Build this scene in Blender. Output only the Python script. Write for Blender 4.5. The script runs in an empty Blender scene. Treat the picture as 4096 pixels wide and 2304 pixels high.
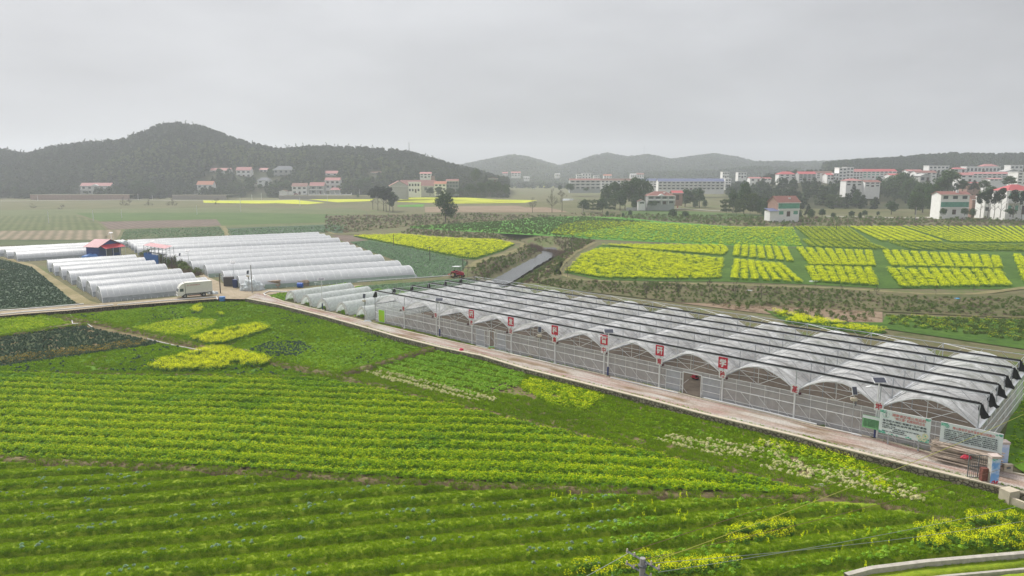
import bpy, bmesh, math, random
import numpy as np
from mathutils import Vector, Matrix
random.seed(7); RNG = np.random.default_rng(11)
S = bpy.context.scene
COL = S.collection
# ---------------------------------------------------------------- camera
CH = 25.5; PITCH = math.radians(9.2); FP = 2858.0
cam_d = bpy.data.cameras.new('camera'); cam = bpy.data.objects.new('camera', cam_d); COL.objects.link(cam)
cam.location = (0, 0, CH); cam.rotation_euler = (math.radians(90) - PITCH, 0, 0)
cam_d.sensor_width = 36; cam_d.lens = 36 * FP / 4096; cam_d.clip_start = .5; cam_d.clip_end = 20000
S.camera = cam
# ---------------------------------------------------------------- sky and sun (overcast)
W = bpy.data.worlds.new('World'); S.world = W; W.use_nodes = True
nt = W.node_tree; N = nt.nodes; L = nt.links; N.clear()
out = N.new('ShaderNodeOutputWorld'); bg = N.new('ShaderNodeBackground'); bg.inputs['Strength'].default_value = 0.15
sky = N.new('ShaderNodeTexSky'); sky.sky_type = 'NISHITA'; sky.sun_disc = False
SUN_EL, SUN_ROT = math.radians(46), math.radians(-42)
sky.sun_elevation = SUN_EL; sky.sun_rotation = SUN_ROT; sky.air_density = 1.0; sky.dust_density = 4.0; sky.altitude = 0
hs = N.new('ShaderNodeHueSaturation'); hs.inputs['Saturation'].default_value = 0.12; hs.inputs['Value'].default_value = 1.0
tc = N.new('ShaderNodeTexCoord'); mp = N.new('ShaderNodeMapping'); mp.inputs['Scale'].default_value = (1, 1, 3.2)
nz = N.new('ShaderNodeTexNoise'); nz.inputs['Scale'].default_value = 2.2; nz.inputs['Detail'].default_value = 5; nz.inputs['Roughness'].default_value = .5
cr = N.new('ShaderNodeValToRGB'); cr.color_ramp.elements[0].position = .32; cr.color_ramp.elements[1].position = .68
cr.color_ramp.elements[0].color = (3.15, 3.2, 3.4, 1); cr.color_ramp.elements[1].color = (4.6, 4.68, 4.9, 1)
mx = N.new('ShaderNodeMix'); mx.data_type = 'RGBA'; mx.inputs[0].default_value = 0.86
L.new(sky.outputs[0], hs.inputs['Color']); L.new(tc.outputs['Generated'], mp.inputs[0]); L.new(mp.outputs[0], nz.inputs['Vector'])
L.new(nz.outputs['Fac'], cr.inputs[0]); L.new(hs.outputs[0], mx.inputs[6]); L.new(cr.outputs[0], mx.inputs[7])
sx = N.new('ShaderNodeSeparateXYZ'); gr_ = N.new('ShaderNodeMapRange'); gr_.inputs[1].default_value = 0.; gr_.inputs[2].default_value = .45; gr_.inputs[3].default_value = .74; gr_.inputs[4].default_value = 1.08
L.new(tc.outputs['Generated'], sx.inputs[0]); L.new(sx.outputs[2], gr_.inputs[0]); ml = N.new('ShaderNodeMix'); ml.data_type = 'RGBA'; ml.blend_type = 'MULTIPLY'; ml.inputs[0].default_value = 1
L.new(mx.outputs[2], ml.inputs[6]); L.new(gr_.outputs[0], ml.inputs[7]); L.new(ml.outputs[2], bg.inputs['Color']); L.new(bg.outputs[0], out.inputs[0])
sl = bpy.data.lights.new('sun', 'SUN'); sun = bpy.data.objects.new('sun', sl); COL.objects.link(sun)
sl.energy = 4.2; sl.angle = math.radians(16); sl.color = (1, .965, .9)
sd = Vector((math.sin(SUN_ROT) * math.cos(SUN_EL), math.cos(SUN_ROT) * math.cos(SUN_EL), math.sin(SUN_EL)))
sun.rotation_euler = sd.to_track_quat('Z', 'Y').to_euler()
S.view_settings.view_transform = 'Standard'; S.view_settings.look = 'None'; S.view_settings.exposure = 0.14; S.view_settings.gamma = 1
S.view_settings.use_curve_mapping = False
S.cycles.max_bounces = 6; S.cycles.diffuse_bounces = 2; S.cycles.glossy_bounces = 2; S.cycles.transmission_bounces = 3
S.cycles.transparent_max_bounces = 20; S.cycles.volume_bounces = 1; S.cycles.use_denoising = True
S.cycles.use_adaptive_sampling = True; S.cycles.adaptive_threshold = 0.02
# ---------------------------------------------------------------- geometry helpers
cp, sp = math.cos(PITCH), math.sin(PITCH)
def ray(px, py):
    dx, dy = px - 2048., 1152. - py
    return dx, FP * cp + dy * sp, -FP * sp + dy * cp
def P(px, py, z=0.):
    a, b, c = ray(px, py); t = (z - CH) / c
    return Vector((a * t, b * t, z))
def PD(px, py, D):
    a, b, c = ray(px, py); t = D / b
    return Vector((a * t, D, CH + c * t))
def PP(pts, z=0.): return np.array([P(x, y, z)[:2] for x, y in pts])
def inpoly(pts, poly):
    x, y = pts[:, 0], pts[:, 1]; n = len(poly); r = np.zeros(len(pts), bool); j = n - 1
    for i in range(n):
        xi, yi = poly[i]; xj, yj = poly[j]
        c = ((yi > y) != (yj > y)) & (x < (xj - xi) * (y - yi) / (yj - yi + 1e-12) + xi)
        r ^= c; j = i
    return r
def pldist(pts, line):
    d = np.full(len(pts), 1e9)
    for a, b in zip(line[:-1], line[1:]):
        ab = b - a; t = np.clip(((pts - a) @ ab) / (ab @ ab), 0, 1)
        d = np.minimum(d, np.linalg.norm(pts - (a + t[:, None] * ab), axis=1))
    return d
def sstep(x): x = np.clip(x, 0, 1); return x * x * (3 - 2 * x)
def vnoise(x, y, s=1., seed=0):
    r = np.random.default_rng(seed); k = 6; o = np.zeros_like(x)
    for i in range(k):
        a = r.uniform(0, 6.28); f = s * r.uniform(.6, 1.8); p = r.uniform(0, 6.28); q = r.uniform(0, 6.28)
        o += np.sin((x * math.cos(a) + y * math.sin(a)) * f + p + 1.3 * np.sin((x * math.sin(a) - y * math.cos(a)) * f * .7 + q))
    return o / k
def tag(o, label=None, cat=None, group=None, kind=None):
    if label: o['label'] = label
    if cat: o['category'] = cat
    if group: o['group'] = group
    if kind: o['kind'] = kind
    return o
def thing(name, label, cat, loc=(0, 0, 0), rz=0., group=None):
    o = bpy.data.objects.new(name, None); COL.objects.link(o); o.empty_display_size = .3
    o.location = loc; o.rotation_euler = (0, 0, rz); tag(o, label, cat, group); return o
def link(name, me, parent=None):
    o = bpy.data.objects.new(name, me); COL.objects.link(o)
    if parent is not None: o.parent = parent
    return o
def npmesh(name, V, F, mats=(), mi=None, smooth=False, attrs=None):
    """V (n,3), F (m,4) or (m,3) arrays"""
    me = bpy.data.meshes.new(name); V = np.asarray(V, np.float32); F = np.asarray(F, np.int32); k = F.shape[1]
    me.vertices.add(len(V)); me.vertices.foreach_set('co', V.ravel())
    me.loops.add(F.size); me.loops.foreach_set('vertex_index', F.ravel())
    me.polygons.add(len(F)); me.polygons.foreach_set('loop_start', np.arange(0, F.size, k, dtype=np.int32))
    me.polygons.foreach_set('loop_total', np.full(len(F), k, np.int32))
    for m in mats: me.materials.append(m)
    if mi is not None: me.polygons.foreach_set('material_index', np.asarray(mi, np.int32))
    me.polygons.foreach_set('use_smooth', np.full(len(F), smooth, bool))
    for an, av in (attrs or {}).items():
        a = me.attributes.new(an, 'FLOAT', 'FACE'); a.data.foreach_set('value', np.asarray(av, np.float32))
    me.update(calc_edges=True); return me
class MB:
    def __init__(s): s.v = []; s.f = []; s.m = []
    def add(s, vs, fs, mi=0):
        b = len(s.v); s.v += [tuple(v) for v in vs]; s.f += [tuple(i + b for i in f) for f in fs]; s.m += [mi] * len(fs); return s
    def box(s, c, d, mi=0, rz=0., rx=0., ry=0.):
        x, y, z = d[0] / 2, d[1] / 2, d[2] / 2
        M = Matrix.Translation(c) @ Matrix.Rotation(rz, 4, 'Z') @ Matrix.Rotation(ry, 4, 'Y') @ Matrix.Rotation(rx, 4, 'X')
        vs = [M @ Vector(p) for p in [(-x, -y, -z), (x, -y, -z), (x, y, -z), (-x, y, -z), (-x, -y, z), (x, -y, z), (x, y, z), (-x, y, z)]]
        return s.add(vs, [(0, 3, 2, 1), (4, 5, 6, 7), (0, 1, 5, 4), (1, 2, 6, 5), (2, 3, 7, 6), (3, 0, 4, 7)], mi)
    def bx(s, x0, x1, y0, y1, z0, z1, mi=0):
        return s.box(((x0 + x1) / 2, (y0 + y1) / 2, (z0 + z1) / 2), (abs(x1 - x0), abs(y1 - y0), abs(z1 - z0)), mi)
    def tube(s, a, b, r, n=6, mi=0, r2=None, cap=True):
        a, b = Vector(a), Vector(b); r2 = r if r2 is None else r2; d = (b - a)
        if d.length < 1e-6: return s
        q = d.to_track_quat('Z', 'Y'); vs = []
        for p, rr in ((a, r), (b, r2)):
            for i in range(n):
                t = 2 * math.pi * i / n; vs.append(p + q @ Vector((rr * math.cos(t), rr * math.sin(t), 0)))
        fs = [(i, (i + 1) % n, n + (i + 1) % n, n + i) for i in range(n)]
        if cap: fs += [tuple(range(n - 1, -1, -1)), tuple(range(n, 2 * n))]
        return s.add(vs, fs, mi)
    def path(s, pts, r, n=6, mi=0):
        for a, b in zip(pts[:-1], pts[1:]): s.tube(a, b, r, n, mi)
        return s
    def quad(s, a, b, c, d, mi=0): return s.add([a, b, c, d], [(0, 1, 2, 3)], mi)
    def prism(s, poly, z0, z1, mi=0):
        n = len(poly); vs = [(x, y, z0) for x, y in poly] + [(x, y, z1) for x, y in poly]
        return s.add(vs, [tuple(range(n - 1, -1, -1)), tuple(range(n, 2 * n))] + [(i, (i + 1) % n, n + (i + 1) % n, n + i) for i in range(n)], mi)
    def extr(s, prof, y0, y1, mi=0):      # profile in x,z extruded along y
        n = len(prof); vs = [(x, y0, z) for x, z in prof] + [(x, y1, z) for x, z in prof]
        return s.add(vs, [tuple(range(n)), tuple(range(2 * n - 1, n - 1, -1))] + [((i + 1) % n, i, n + i, n + (i + 1) % n) for i in range(n)], mi)
    def build(s, name, mats, parent=None, smooth=False):
        me = bpy.data.meshes.new(name); me.from_pydata(s.v, [], s.f)
        for m in (mats if isinstance(mats, (list, tuple)) else [mats]): me.materials.append(m)
        me.polygons.foreach_set('material_index', s.m)
        if smooth: me.polygons.foreach_set('use_smooth', [True] * len(s.f))
        me.update(); return link(name, me, parent)
# ---------------------------------------------------------------- materials
def newmat(name):
    m = bpy.data.materials.new(name); m.use_nodes = True; n = m.node_tree.nodes
    return m, n, m.node_tree.links, n['Principled BSDF']
def ramp(n, stops):
    r = n.new('ShaderNodeValToRGB'); e = r.color_ramp.elements
    while len(e) < len(stops): e.new(.5)
    for k, (p, c) in enumerate(stops): e[k].position = p; e[k].color = (*c, 1)
    return r
def mat(name, col, rough=.7, var=.12, scale=1.5, metal=0., bump=0., spec=.3, detail=6):
    m, n, l, b = newmat(name); b.inputs['Roughness'].default_value = rough; b.inputs['Metallic'].default_value = metal
    b.inputs['Specular IOR Level'].default_value = spec
    tcn = n.new('ShaderNodeTexCoord'); z = n.new('ShaderNodeTexNoise'); z.inputs['Scale'].default_value = scale; z.inputs['Detail'].default_value = detail
    z.inputs['Roughness'].default_value = .65
    r = ramp(n, [(.3, [c * (1 - var) for c in col]), (.7, [min(1, c * (1 + var)) for c in col])])
    l.new(tcn.outputs['Object'], z.inputs['Vector']); l.new(z.outputs['Fac'], r.inputs[0]); l.new(r.outputs[0], b.inputs['Base Color'])
    if bump:
        bp = n.new('ShaderNodeBump'); bp.inputs['Strength'].default_value = bump; bp.inputs['Distance'].default_value = .1
        l.new(z.outputs['Fac'], bp.inputs['Height']); l.new(bp.outputs[0], b.inputs['Normal'])
    return m
def fieldmat(name, cols, s1=.12, s2=2.2, s3=9., rows=None, rowcol=None, bump=.6, w=(.45, .35, .2)):
    """ground cover: three noise octaves blended, optional planted rows (direction deg, period m, strength)"""
    m, n, l, b = newmat(name); b.inputs['Roughness'].default_value = .9; b.inputs['Specular IOR Level'].default_value = .1
    k_ = {"wooded_slope": .6, "young_grass": .74, "deep_grass": .72, "olive_stubble": .72, "ploughed_soil": .72, "tan_rows": .78, "green_rows": .74, "mixed_greens": .8, "cabbage_ground": .85, "dry_stubble": .78}.get(name, 1.)
    cols = [tuple(c * k_ for c in q) for q in cols]; rowcol = tuple(c * k_ for c in rowcol) if rowcol else None
    g = n.new('ShaderNodeNewGeometry'); tot = None
    for s, ww in zip((s1, s2, s3), w):
        z = n.new('ShaderNodeTexNoise'); z.inputs['Scale'].default_value = s; z.inputs['Detail'].default_value = 5; z.inputs['Roughness'].default_value = .6
        l.new(g.outputs['Position'], z.inputs['Vector'])
        mm = n.new('ShaderNodeMath'); mm.operation = 'MULTIPLY'; mm.inputs[1].default_value = ww; l.new(z.outputs['Fac'], mm.inputs[0])
        if tot is None: tot = mm
        else:
            a = n.new('ShaderNodeMath'); a.operation = 'ADD'; l.new(tot.outputs[0], a.inputs[0]); l.new(mm.outputs[0], a.inputs[1]); tot = a
    k = len(cols); r = ramp(n, [(.36 + .28 * i / (k - 1), c) for i, c in enumerate(cols)]); l.new(tot.outputs[0], r.inputs[0]); colout = r.outputs[0]
    if rows:
        ang, per, stg = rows; mpn = n.new('ShaderNodeMapping'); mpn.inputs['Rotation'].default_value = (0, 0, math.radians(ang))
        wv = n.new('ShaderNodeTexWave'); wv.bands_direction = 'Y'; wv.inputs['Scale'].default_value = 6.2832 / per / 20; wv.inputs['Distortion'].default_value = 1.2
        wv.inputs['Detail'].default_value = 2; wv.inputs['Detail Scale'].default_value = 1.5
        l.new(g.outputs['Position'], mpn.inputs[0]); l.new(mpn.outputs[0], wv.inputs['Vector'])
        mul = n.new('ShaderNodeMath'); mul.operation = 'MULTIPLY'; mul.inputs[1].default_value = stg; l.new(wv.outputs['Fac'], mul.inputs[0])
        mxn = n.new('ShaderNodeMix'); mxn.data_type = 'RGBA'; l.new(mul.outputs[0], mxn.inputs[0]); l.new(colout, mxn.inputs[6]); mxn.inputs[7].default_value = (*rowcol, 1)
        colout = mxn.outputs[2]
    l.new(colout, b.inputs['Base Color'])
    bp = n.new('ShaderNodeBump'); bp.inputs['Strength'].default_value = bump; bp.inputs['Distance'].default_value = .25
    l.new(tot.outputs[0], bp.inputs['Height']); l.new(bp.outputs[0], b.inputs['Normal'])
    return m
def vegmat(name, cols, trans=.25):
    """leaves: colour from per-leaf value 'fv' and per-plant 'tone'"""
    m, n, l, b = newmat(name); b.inputs['Roughness'].default_value = .7; b.inputs['Specular IOR Level'].default_value = .06
    a1 = n.new('ShaderNodeAttribute'); a1.attribute_name = 'fv'; a2 = n.new('ShaderNodeAttribute'); a2.attribute_type = 'INSTANCER'; a2.attribute_name = 'tone'
    a = n.new('ShaderNodeMath'); a.operation = 'MULTIPLY'; a.inputs[1].default_value = .5; l.new(a1.outputs['Fac'], a.inputs[0])
    c = n.new('ShaderNodeMath'); c.operation = 'MULTIPLY_ADD'; c.inputs[1].default_value = .5; l.new(a2.outputs['Fac'], c.inputs[0]); l.new(a.outputs[0], c.inputs[2])
    k = len(cols); r = ramp(n, [(i / (k - 1), q) for i, q in enumerate(cols)]); l.new(c.outputs[0], r.inputs[0]); l.new(r.outputs[0], b.inputs['Base Color'])
    if trans:
        t = n.new('ShaderNodeBsdfTranslucent'); l.new(r.outputs[0], t.inputs[0]); mxs = n.new('ShaderNodeMixShader'); mxs.inputs[0].default_value = trans
        l.new(b.outputs[0], mxs.inputs[1]); l.new(t.outputs[0], mxs.inputs[2]); l.new(mxs.outputs[0], n['Material Output'].inputs[0])
    return m
def filmmat(name, col, opacity, rough=.35, var=.12, scale=.5, gl=.5):
    m, n, l, b = newmat(name); b.inputs['Roughness'].default_value = rough; b.inputs['Specular IOR Level'].default_value = gl
    g = n.new('ShaderNodeTexCoord'); z = n.new('ShaderNodeTexNoise'); z.inputs['Scale'].default_value = scale; z.inputs['Detail'].default_value = 6; z.inputs['Roughness'].default_value = .7
    z.inputs['Distortion'].default_value = 1.5
    l.new(g.outputs['Object'], z.inputs['Vector'])
    r = ramp(n, [(.35, [c * (1 - var) for c in col]), (.65, col)]); l.new(z.outputs['Fac'], r.inputs[0]); l.new(r.outputs[0], b.inputs['Base Color'])
    t = n.new('ShaderNodeBsdfTranslucent'); l.new(r.outputs[0], t.inputs[0]); m1 = n.new('ShaderNodeMixShader'); m1.inputs[0].default_value = .35
    l.new(b.outputs[0], m1.inputs[1]); l.new(t.outputs[0], m1.inputs[2])
    tr = n.new('ShaderNodeBsdfTransparent'); m2 = n.new('ShaderNodeMixShader'); mr = n.new('ShaderNodeMapRange')
    mr.inputs[1].default_value = .35; mr.inputs[2].default_value = .65; mr.inputs[3].default_value = opacity * (1 - var); mr.inputs[4].default_value = min(1, opacity * (1 + var))
    l.new(z.outputs['Fac'], mr.inputs[0]); l.new(mr.outputs[0], m2.inputs[0]); l.new(tr.outputs[0], m2.inputs[1]); l.new(m1.outputs[0], m2.inputs[2])
    l.new(m2.outputs[0], n['Material Output'].inputs[0])
    bp = n.new('ShaderNodeBump'); bp.inputs['Strength'].default_value = .35; bp.inputs['Distance'].default_value = .15; l.new(z.outputs['Fac'], bp.inputs['Height']); l.new(bp.outputs[0], b.inputs['Normal'])
    return m
M = {}
M['white'] = mat('white_paint', (.72, .73, .73), .5, .06); M['steel'] = mat('galvanised_steel', (.42, .44, .46), .45, .12, 3, metal=.3)
M['dsteel'] = mat('dark_steel', (.13, .14, .15), .5, .15); M['navy'] = mat('navy_paint', (.03, .045, .16), .5)
M['black'] = mat('black_net', (.012, .012, .013), .9, .3, 6); M['rubber'] = mat('rubber', (.02, .02, .02), .8)
M['glass'] = mat('window_glass', (.05, .07, .08), .15, .3, .5, spec=.6); M['panel'] = mat('solar_cells', (.06, .065, .09), .3, .1, 4, spec=.5)
M['concrete'] = mat('concrete', (.42, .39, .34), .85, .22, 2.5, bump=.3); M['soil'] = fieldmat('bare_soil', [(.13, .09, .06), (.2, .15, .1), (.28, .21, .15)])
M['red'] = mat('red_board', (.56, .02, .05), .5, .04); M['redtext'] = mat('red_lettering', (.45, .01, .03), .5, 0); M['whitetext'] = mat('white_lettering', (.8, .8, .8), .5, 0)
M['beige'] = mat('beige_plastic', (.52, .46, .36), .5, .1); M['wood'] = mat('bamboo_poles', (.36, .27, .2), .7, .35, 2)
M['bark'] = mat('bark', (.1, .085, .07), .9, .3, 4)
# ---------------------------------------------------------------- terrain
SZ = -0.7
road_mid = PP([(-1500, 1330), (0, 1254), (98, 1243), (272, 1229), (454, 1214), (646, 1199), (867, 1186), (985, 1186), (1130, 1216), (1300, 1259), (1480, 1305), (1650, 1348), (1800, 1382), (2000, 1424), (2200, 1475),
                (2500, 1545), (2800, 1625), (3100, 1700), (3300, 1750), (3600, 1825), (3964, 1915), (4200, 1975), (5200, 2260)])
south = np.vstack([road_mid, [(120, 5), (120, -60), (-250, -60), (-250, 100)]])
creek = PP([(1830, 1215), (1940, 1160), (2045, 1102), (2112, 1062), (2172, 1030), (2203, 1004), (2190, 984), (2130, 972), (2080, 964), (2040, 958)], -1.8)
def hz(x, y):
    x = np.asarray(x, float); y = np.asarray(y, float); sh = x.shape; p = np.stack([x.ravel(), y.ravel()], 1)
    z = np.zeros(len(p)); near = (p[:, 1] < 420) & (np.abs(p[:, 0]) < 300)
    if near.any():
        q = p[near]; ins = inpoly(q, south); d = pldist(q, road_mid); zz = np.where(ins, SZ * sstep(d / .9), 0.)
        dc = pldist(q, creek); zc = -2.7 * (1 - sstep((dc - 2.) / 8.)); zz = np.where(ins, zz, np.minimum(zz, zc))
        z[near] = zz
    far = p[:, 1] > 1050
    return z.reshape(sh)
def build_ground():
    ths = np.radians(np.concatenate([np.arange(-88, -40, 1.), np.arange(-40, 40, .16), np.arange(40, 89, 1.)]))
    rs = np.concatenate([[0.5, 8, 16, 24], np.exp(np.linspace(math.log(32), math.log(600), 560)), np.exp(np.linspace(math.log(620), math.log(3300), 50))])
    T, R = np.meshgrid(ths, rs); X = R * np.sin(T); Y = R * np.cos(T)
    Z = hz(X, Y) + np.where(R > 60, .0, 0.)
    V = np.stack([X.ravel(), Y.ravel(), Z.ravel()], 1); nr, nc = X.shape
    i = np.arange((nr - 1))[:, None] * nc + np.arange(nc - 1)[None]; i = i.ravel()
    F = np.stack([i, i + nc, i + nc + 1, i + 1], 1)[:, ::-1]
    me = npmesh('ground', V, F, [M['ground']], smooth=True); o = link('ground', me); tag(o, kind='structure'); return o
M['ground'] = fieldmat('scrub_ground', [(.06, .08, .025), (.1, .105, .045), (.15, .13, .075), (.09, .13, .035), (.19, .16, .095)], .05, .5, 3.)
build_ground()
def sheet(name, pts, m, z=0., off=.03, kind='structure', px=True):
    w = PP(pts, z) if px else np.array(pts)
    bm = bmesh.new(); vs = [bm.verts.new((x, y, z + off)) for x, y in w]; f = bm.faces.new(vs); f.normal_update()
    if f.normal.z < 0: f.normal_flip()
    bmesh.ops.triangulate(bm, faces=bm.faces[:]); me = bpy.data.meshes.new(name); bm.to_mesh(me); bm.free(); me.materials.append(m)
    return tag(link(name, me), kind=kind)
def gridfield(name, poly, res, zf, m, smooth=True, mif=None):
    """poly world (n,2); height grid clipped to the polygon"""
    x0, y0 = poly.min(0); x1, y1 = poly.max(0); xs = np.arange(x0, x1 + res, res); ys = np.arange(y0, y1 + res, res)
    X, Y = np.meshgrid(xs, ys); nr, nc = X.shape; Z = zf(X, Y)
    i = (np.arange(nr - 1)[:, None] * nc + np.arange(nc - 1)[None]).ravel(); F = np.stack([i, i + 1, i + nc + 1, i + nc], 1)
    c = np.stack([X.ravel()[F].mean(1), Y.ravel()[F].mean(1)], 1); F = F[inpoly(c, poly)]
    V = np.stack([X.ravel(), Y.ravel(), Z.ravel()], 1); u, inv = np.unique(F, return_inverse=True)
    return tag(link(name, npmesh(name, V[u], inv.reshape(F.shape), m if isinstance(m, list) else [m], mi=None if mif is None else mif(X.ravel()[F].mean(1), Y.ravel()[F].mean(1)), smooth=smooth)), kind='structure')
def ribbon(name, line, w, m, z=None, off=.05, px=True, zp=0., kind='structure', wob=0.):
    """strip following a line on the ground"""
    p = PP(line, zp) if px else np.array(line); q = [p[0]]
    for a, b in zip(p[:-1], p[1:]):
        n = max(1, int(np.linalg.norm(b - a) / 2.0))
        for k in range(1, n + 1): q.append(a + (b - a) * k / n)
    q = np.array(q); t = np.gradient(q, axis=0); t /= np.linalg.norm(t, axis=1)[:, None] + 1e-9; nn = np.stack([-t[:, 1], t[:, 0]], 1)
    ww = w / 2 * (1 + wob * RNG.uniform(-1, 1, len(q))); V = []; k = 5
    for s in np.linspace(-1, 1, k): pt = q + nn * (ww * s)[:, None]; V.append(pt)
    V = np.stack(V, 1); X = V[..., 0]; Y = V[..., 1]; Z = (hz(X, Y) if z is None else np.full(X.shape, z)) + off
    nr = len(q); i = (np.arange(nr - 1)[:, None] * k + np.arange(k - 1)[None]).ravel(); F = np.stack([i, i + k, i + k + 1, i + 1], 1)
    return tag(link(name, npmesh(name, np.stack([X.ravel(), Y.ravel(), Z.ravel()], 1), F, [m], smooth=True)), kind=kind)
# ---------------------------------------------------------------- scatter (stuff) with geometry nodes
TPL = {}
def scatter(name, tpl, pts, z, smin, smax, label=None, cat=None, group=None, kind='stuff', tone=None, tilt=.15, flat=1.):
    n = len(pts)
    if n == 0: return None
    V = np.column_stack([pts, np.broadcast_to(z, n)]).astype(np.float32)
    me = bpy.data.meshes.new(name); me.vertices.add(n); me.vertices.foreach_set('co', V.ravel())
    rot = np.column_stack([RNG.normal(0, tilt, n), RNG.normal(0, tilt, n), RNG.uniform(0, 6.283, n)]).astype(np.float32)
    a = me.attributes.new('rot', 'FLOAT_VECTOR', 'POINT'); a.data.foreach_set('vector', rot.ravel())
    s = RNG.uniform(smin, smax, n); sc = np.column_stack([s, s, s * flat]).astype(np.float32)
    a = me.attributes.new('scl', 'FLOAT_VECTOR', 'POINT'); a.data.foreach_set('vector', sc.ravel())
    tn = RNG.uniform(0, 1, n) if tone is None else tone
    a = me.attributes.new('tone', 'FLOAT', 'POINT'); a.data.foreach_set('value', np.asarray(tn, np.float32))
    o = link(name, me); tag(o, label, cat, group, kind)
    key = 'G_' + tpl
    if key not in TPL:
        g = bpy.data.node_groups.new(key, 'GeometryNodeTree'); g.interface.new_socket('Geometry', in_out='INPUT', socket_type='NodeSocketGeometry'); g.interface.new_socket('Geometry', in_out='OUTPUT', socket_type='NodeSocketGeometry')
        gi = g.nodes.new('NodeGroupInput'); go = g.nodes.new('NodeGroupOutput'); ip = g.nodes.new('GeometryNodeInstanceOnPoints'); oi = g.nodes.new('GeometryNodeObjectInfo')
        oi.inputs['Object'].default_value = TPL[tpl]
        r = g.nodes.new('GeometryNodeInputNamedAttribute'); r.data_type = 'FLOAT_VECTOR'; r.inputs['Name'].default_value = 'rot'
        q = g.nodes.new('GeometryNodeInputNamedAttribute'); q.data_type = 'FLOAT_VECTOR'; q.inputs['Name'].default_value = 'scl'
        e2r = g.nodes.new('FunctionNodeEulerToRotation')
        g.links.new(gi.outputs[0], ip.inputs['Points']); g.links.new(oi.outputs['Geometry'], ip.inputs['Instance']); g.links.new(r.outputs[0], e2r.inputs[0]); g.links.new(e2r.outputs[0], ip.inputs['Rotation'])
        g.links.new(q.outputs[0], ip.inputs['Scale']); g.links.new(ip.outputs[0], go.inputs[0]); TPL[key] = g
    md = o.modifiers.new('scatter', 'NODES'); md.node_group = TPL[key]; return o
def leafmesh(name, pos, size, mats, mi=None, fv=None, out=None, upb=.3, asp=.6, seed=0):
    r = np.random.default_rng(seed); n = len(pos); nrm = r.normal(0, 1, (n, 3))
    if out is not None: nrm = nrm * .7 + out
    nrm[:, 2] = np.abs(nrm[:, 2]) + upb; nrm /= np.linalg.norm(nrm, axis=1)[:, None]
    t = np.cross(nrm, r.normal(0, 1, (n, 3))); t /= np.linalg.norm(t, axis=1)[:, None] + 1e-9; b = np.cross(nrm, t)
    s = np.broadcast_to(size, n)[:, None] * r.uniform(.7, 1.3, (n, 1))
    V = np.stack([pos - t * s, pos - b * s * asp, pos + t * s, pos + b * s * asp], 1).reshape(-1, 3); F = np.arange(4 * n).reshape(-1, 4)
    fv = r.uniform(0, 1, n) if fv is None else fv
    return npmesh(name, V, F, mats, mi, attrs={'fv': fv})
def tplobj(key, me): TPL[key] = bpy.data.objects.new('template_' + key, me)
def polyfill(pts, z, dens, px=True, jit=None):
    w = PP(pts, z) if px else np.array(pts); x0, y0 = w.min(0); x1, y1 = w.max(0); n = int((x1 - x0) * (y1 - y0) * dens)
    q = np.column_stack([RNG.uniform(x0, x1, n), RNG.uniform(y0, y1, n)]); return q[inpoly(q, w)]
def textmesh(name, s, size, m, parent, loc, rot=(math.pi / 2, 0, 0), bold=.0, w=None, h=None, align='CENTER', depth=.004):
    c = bpy.data.curves.new(name, 'FONT'); c.body = s; c.size = size; c.align_x = align; c.align_y = 'CENTER'; c.offset = bold; c.extrude = depth; c.resolution_u = 2
    o = bpy.data.objects.new('tmp_text', c); COL.objects.link(o)
    dg = bpy.context.evaluated_depsgraph_get(); me = bpy.data.meshes.new_from_object(o.evaluated_get(dg)); bpy.data.objects.remove(o)
    co = np.empty(len(me.vertices) * 3, np.float32); me.vertices.foreach_get('co', co); co = co.reshape(-1, 3)
    if len(co) and (w or h):
        mn, mxx = co.min(0), co.max(0); d = mxx - mn
        if w: co[:, 0] = (co[:, 0] - (mn[0] + mxx[0]) / 2) * w / d[0]
        if h: co[:, 1] = (co[:, 1] - (mn[1] + mxx[1]) / 2) * h / d[1]
        me.vertices.foreach_set('co', co.ravel())
    me.materials.clear(); me.materials.append(m); me.name = name
    o = link(name, me, parent); o.location = loc; o.rotation_euler = rot; return o
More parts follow.
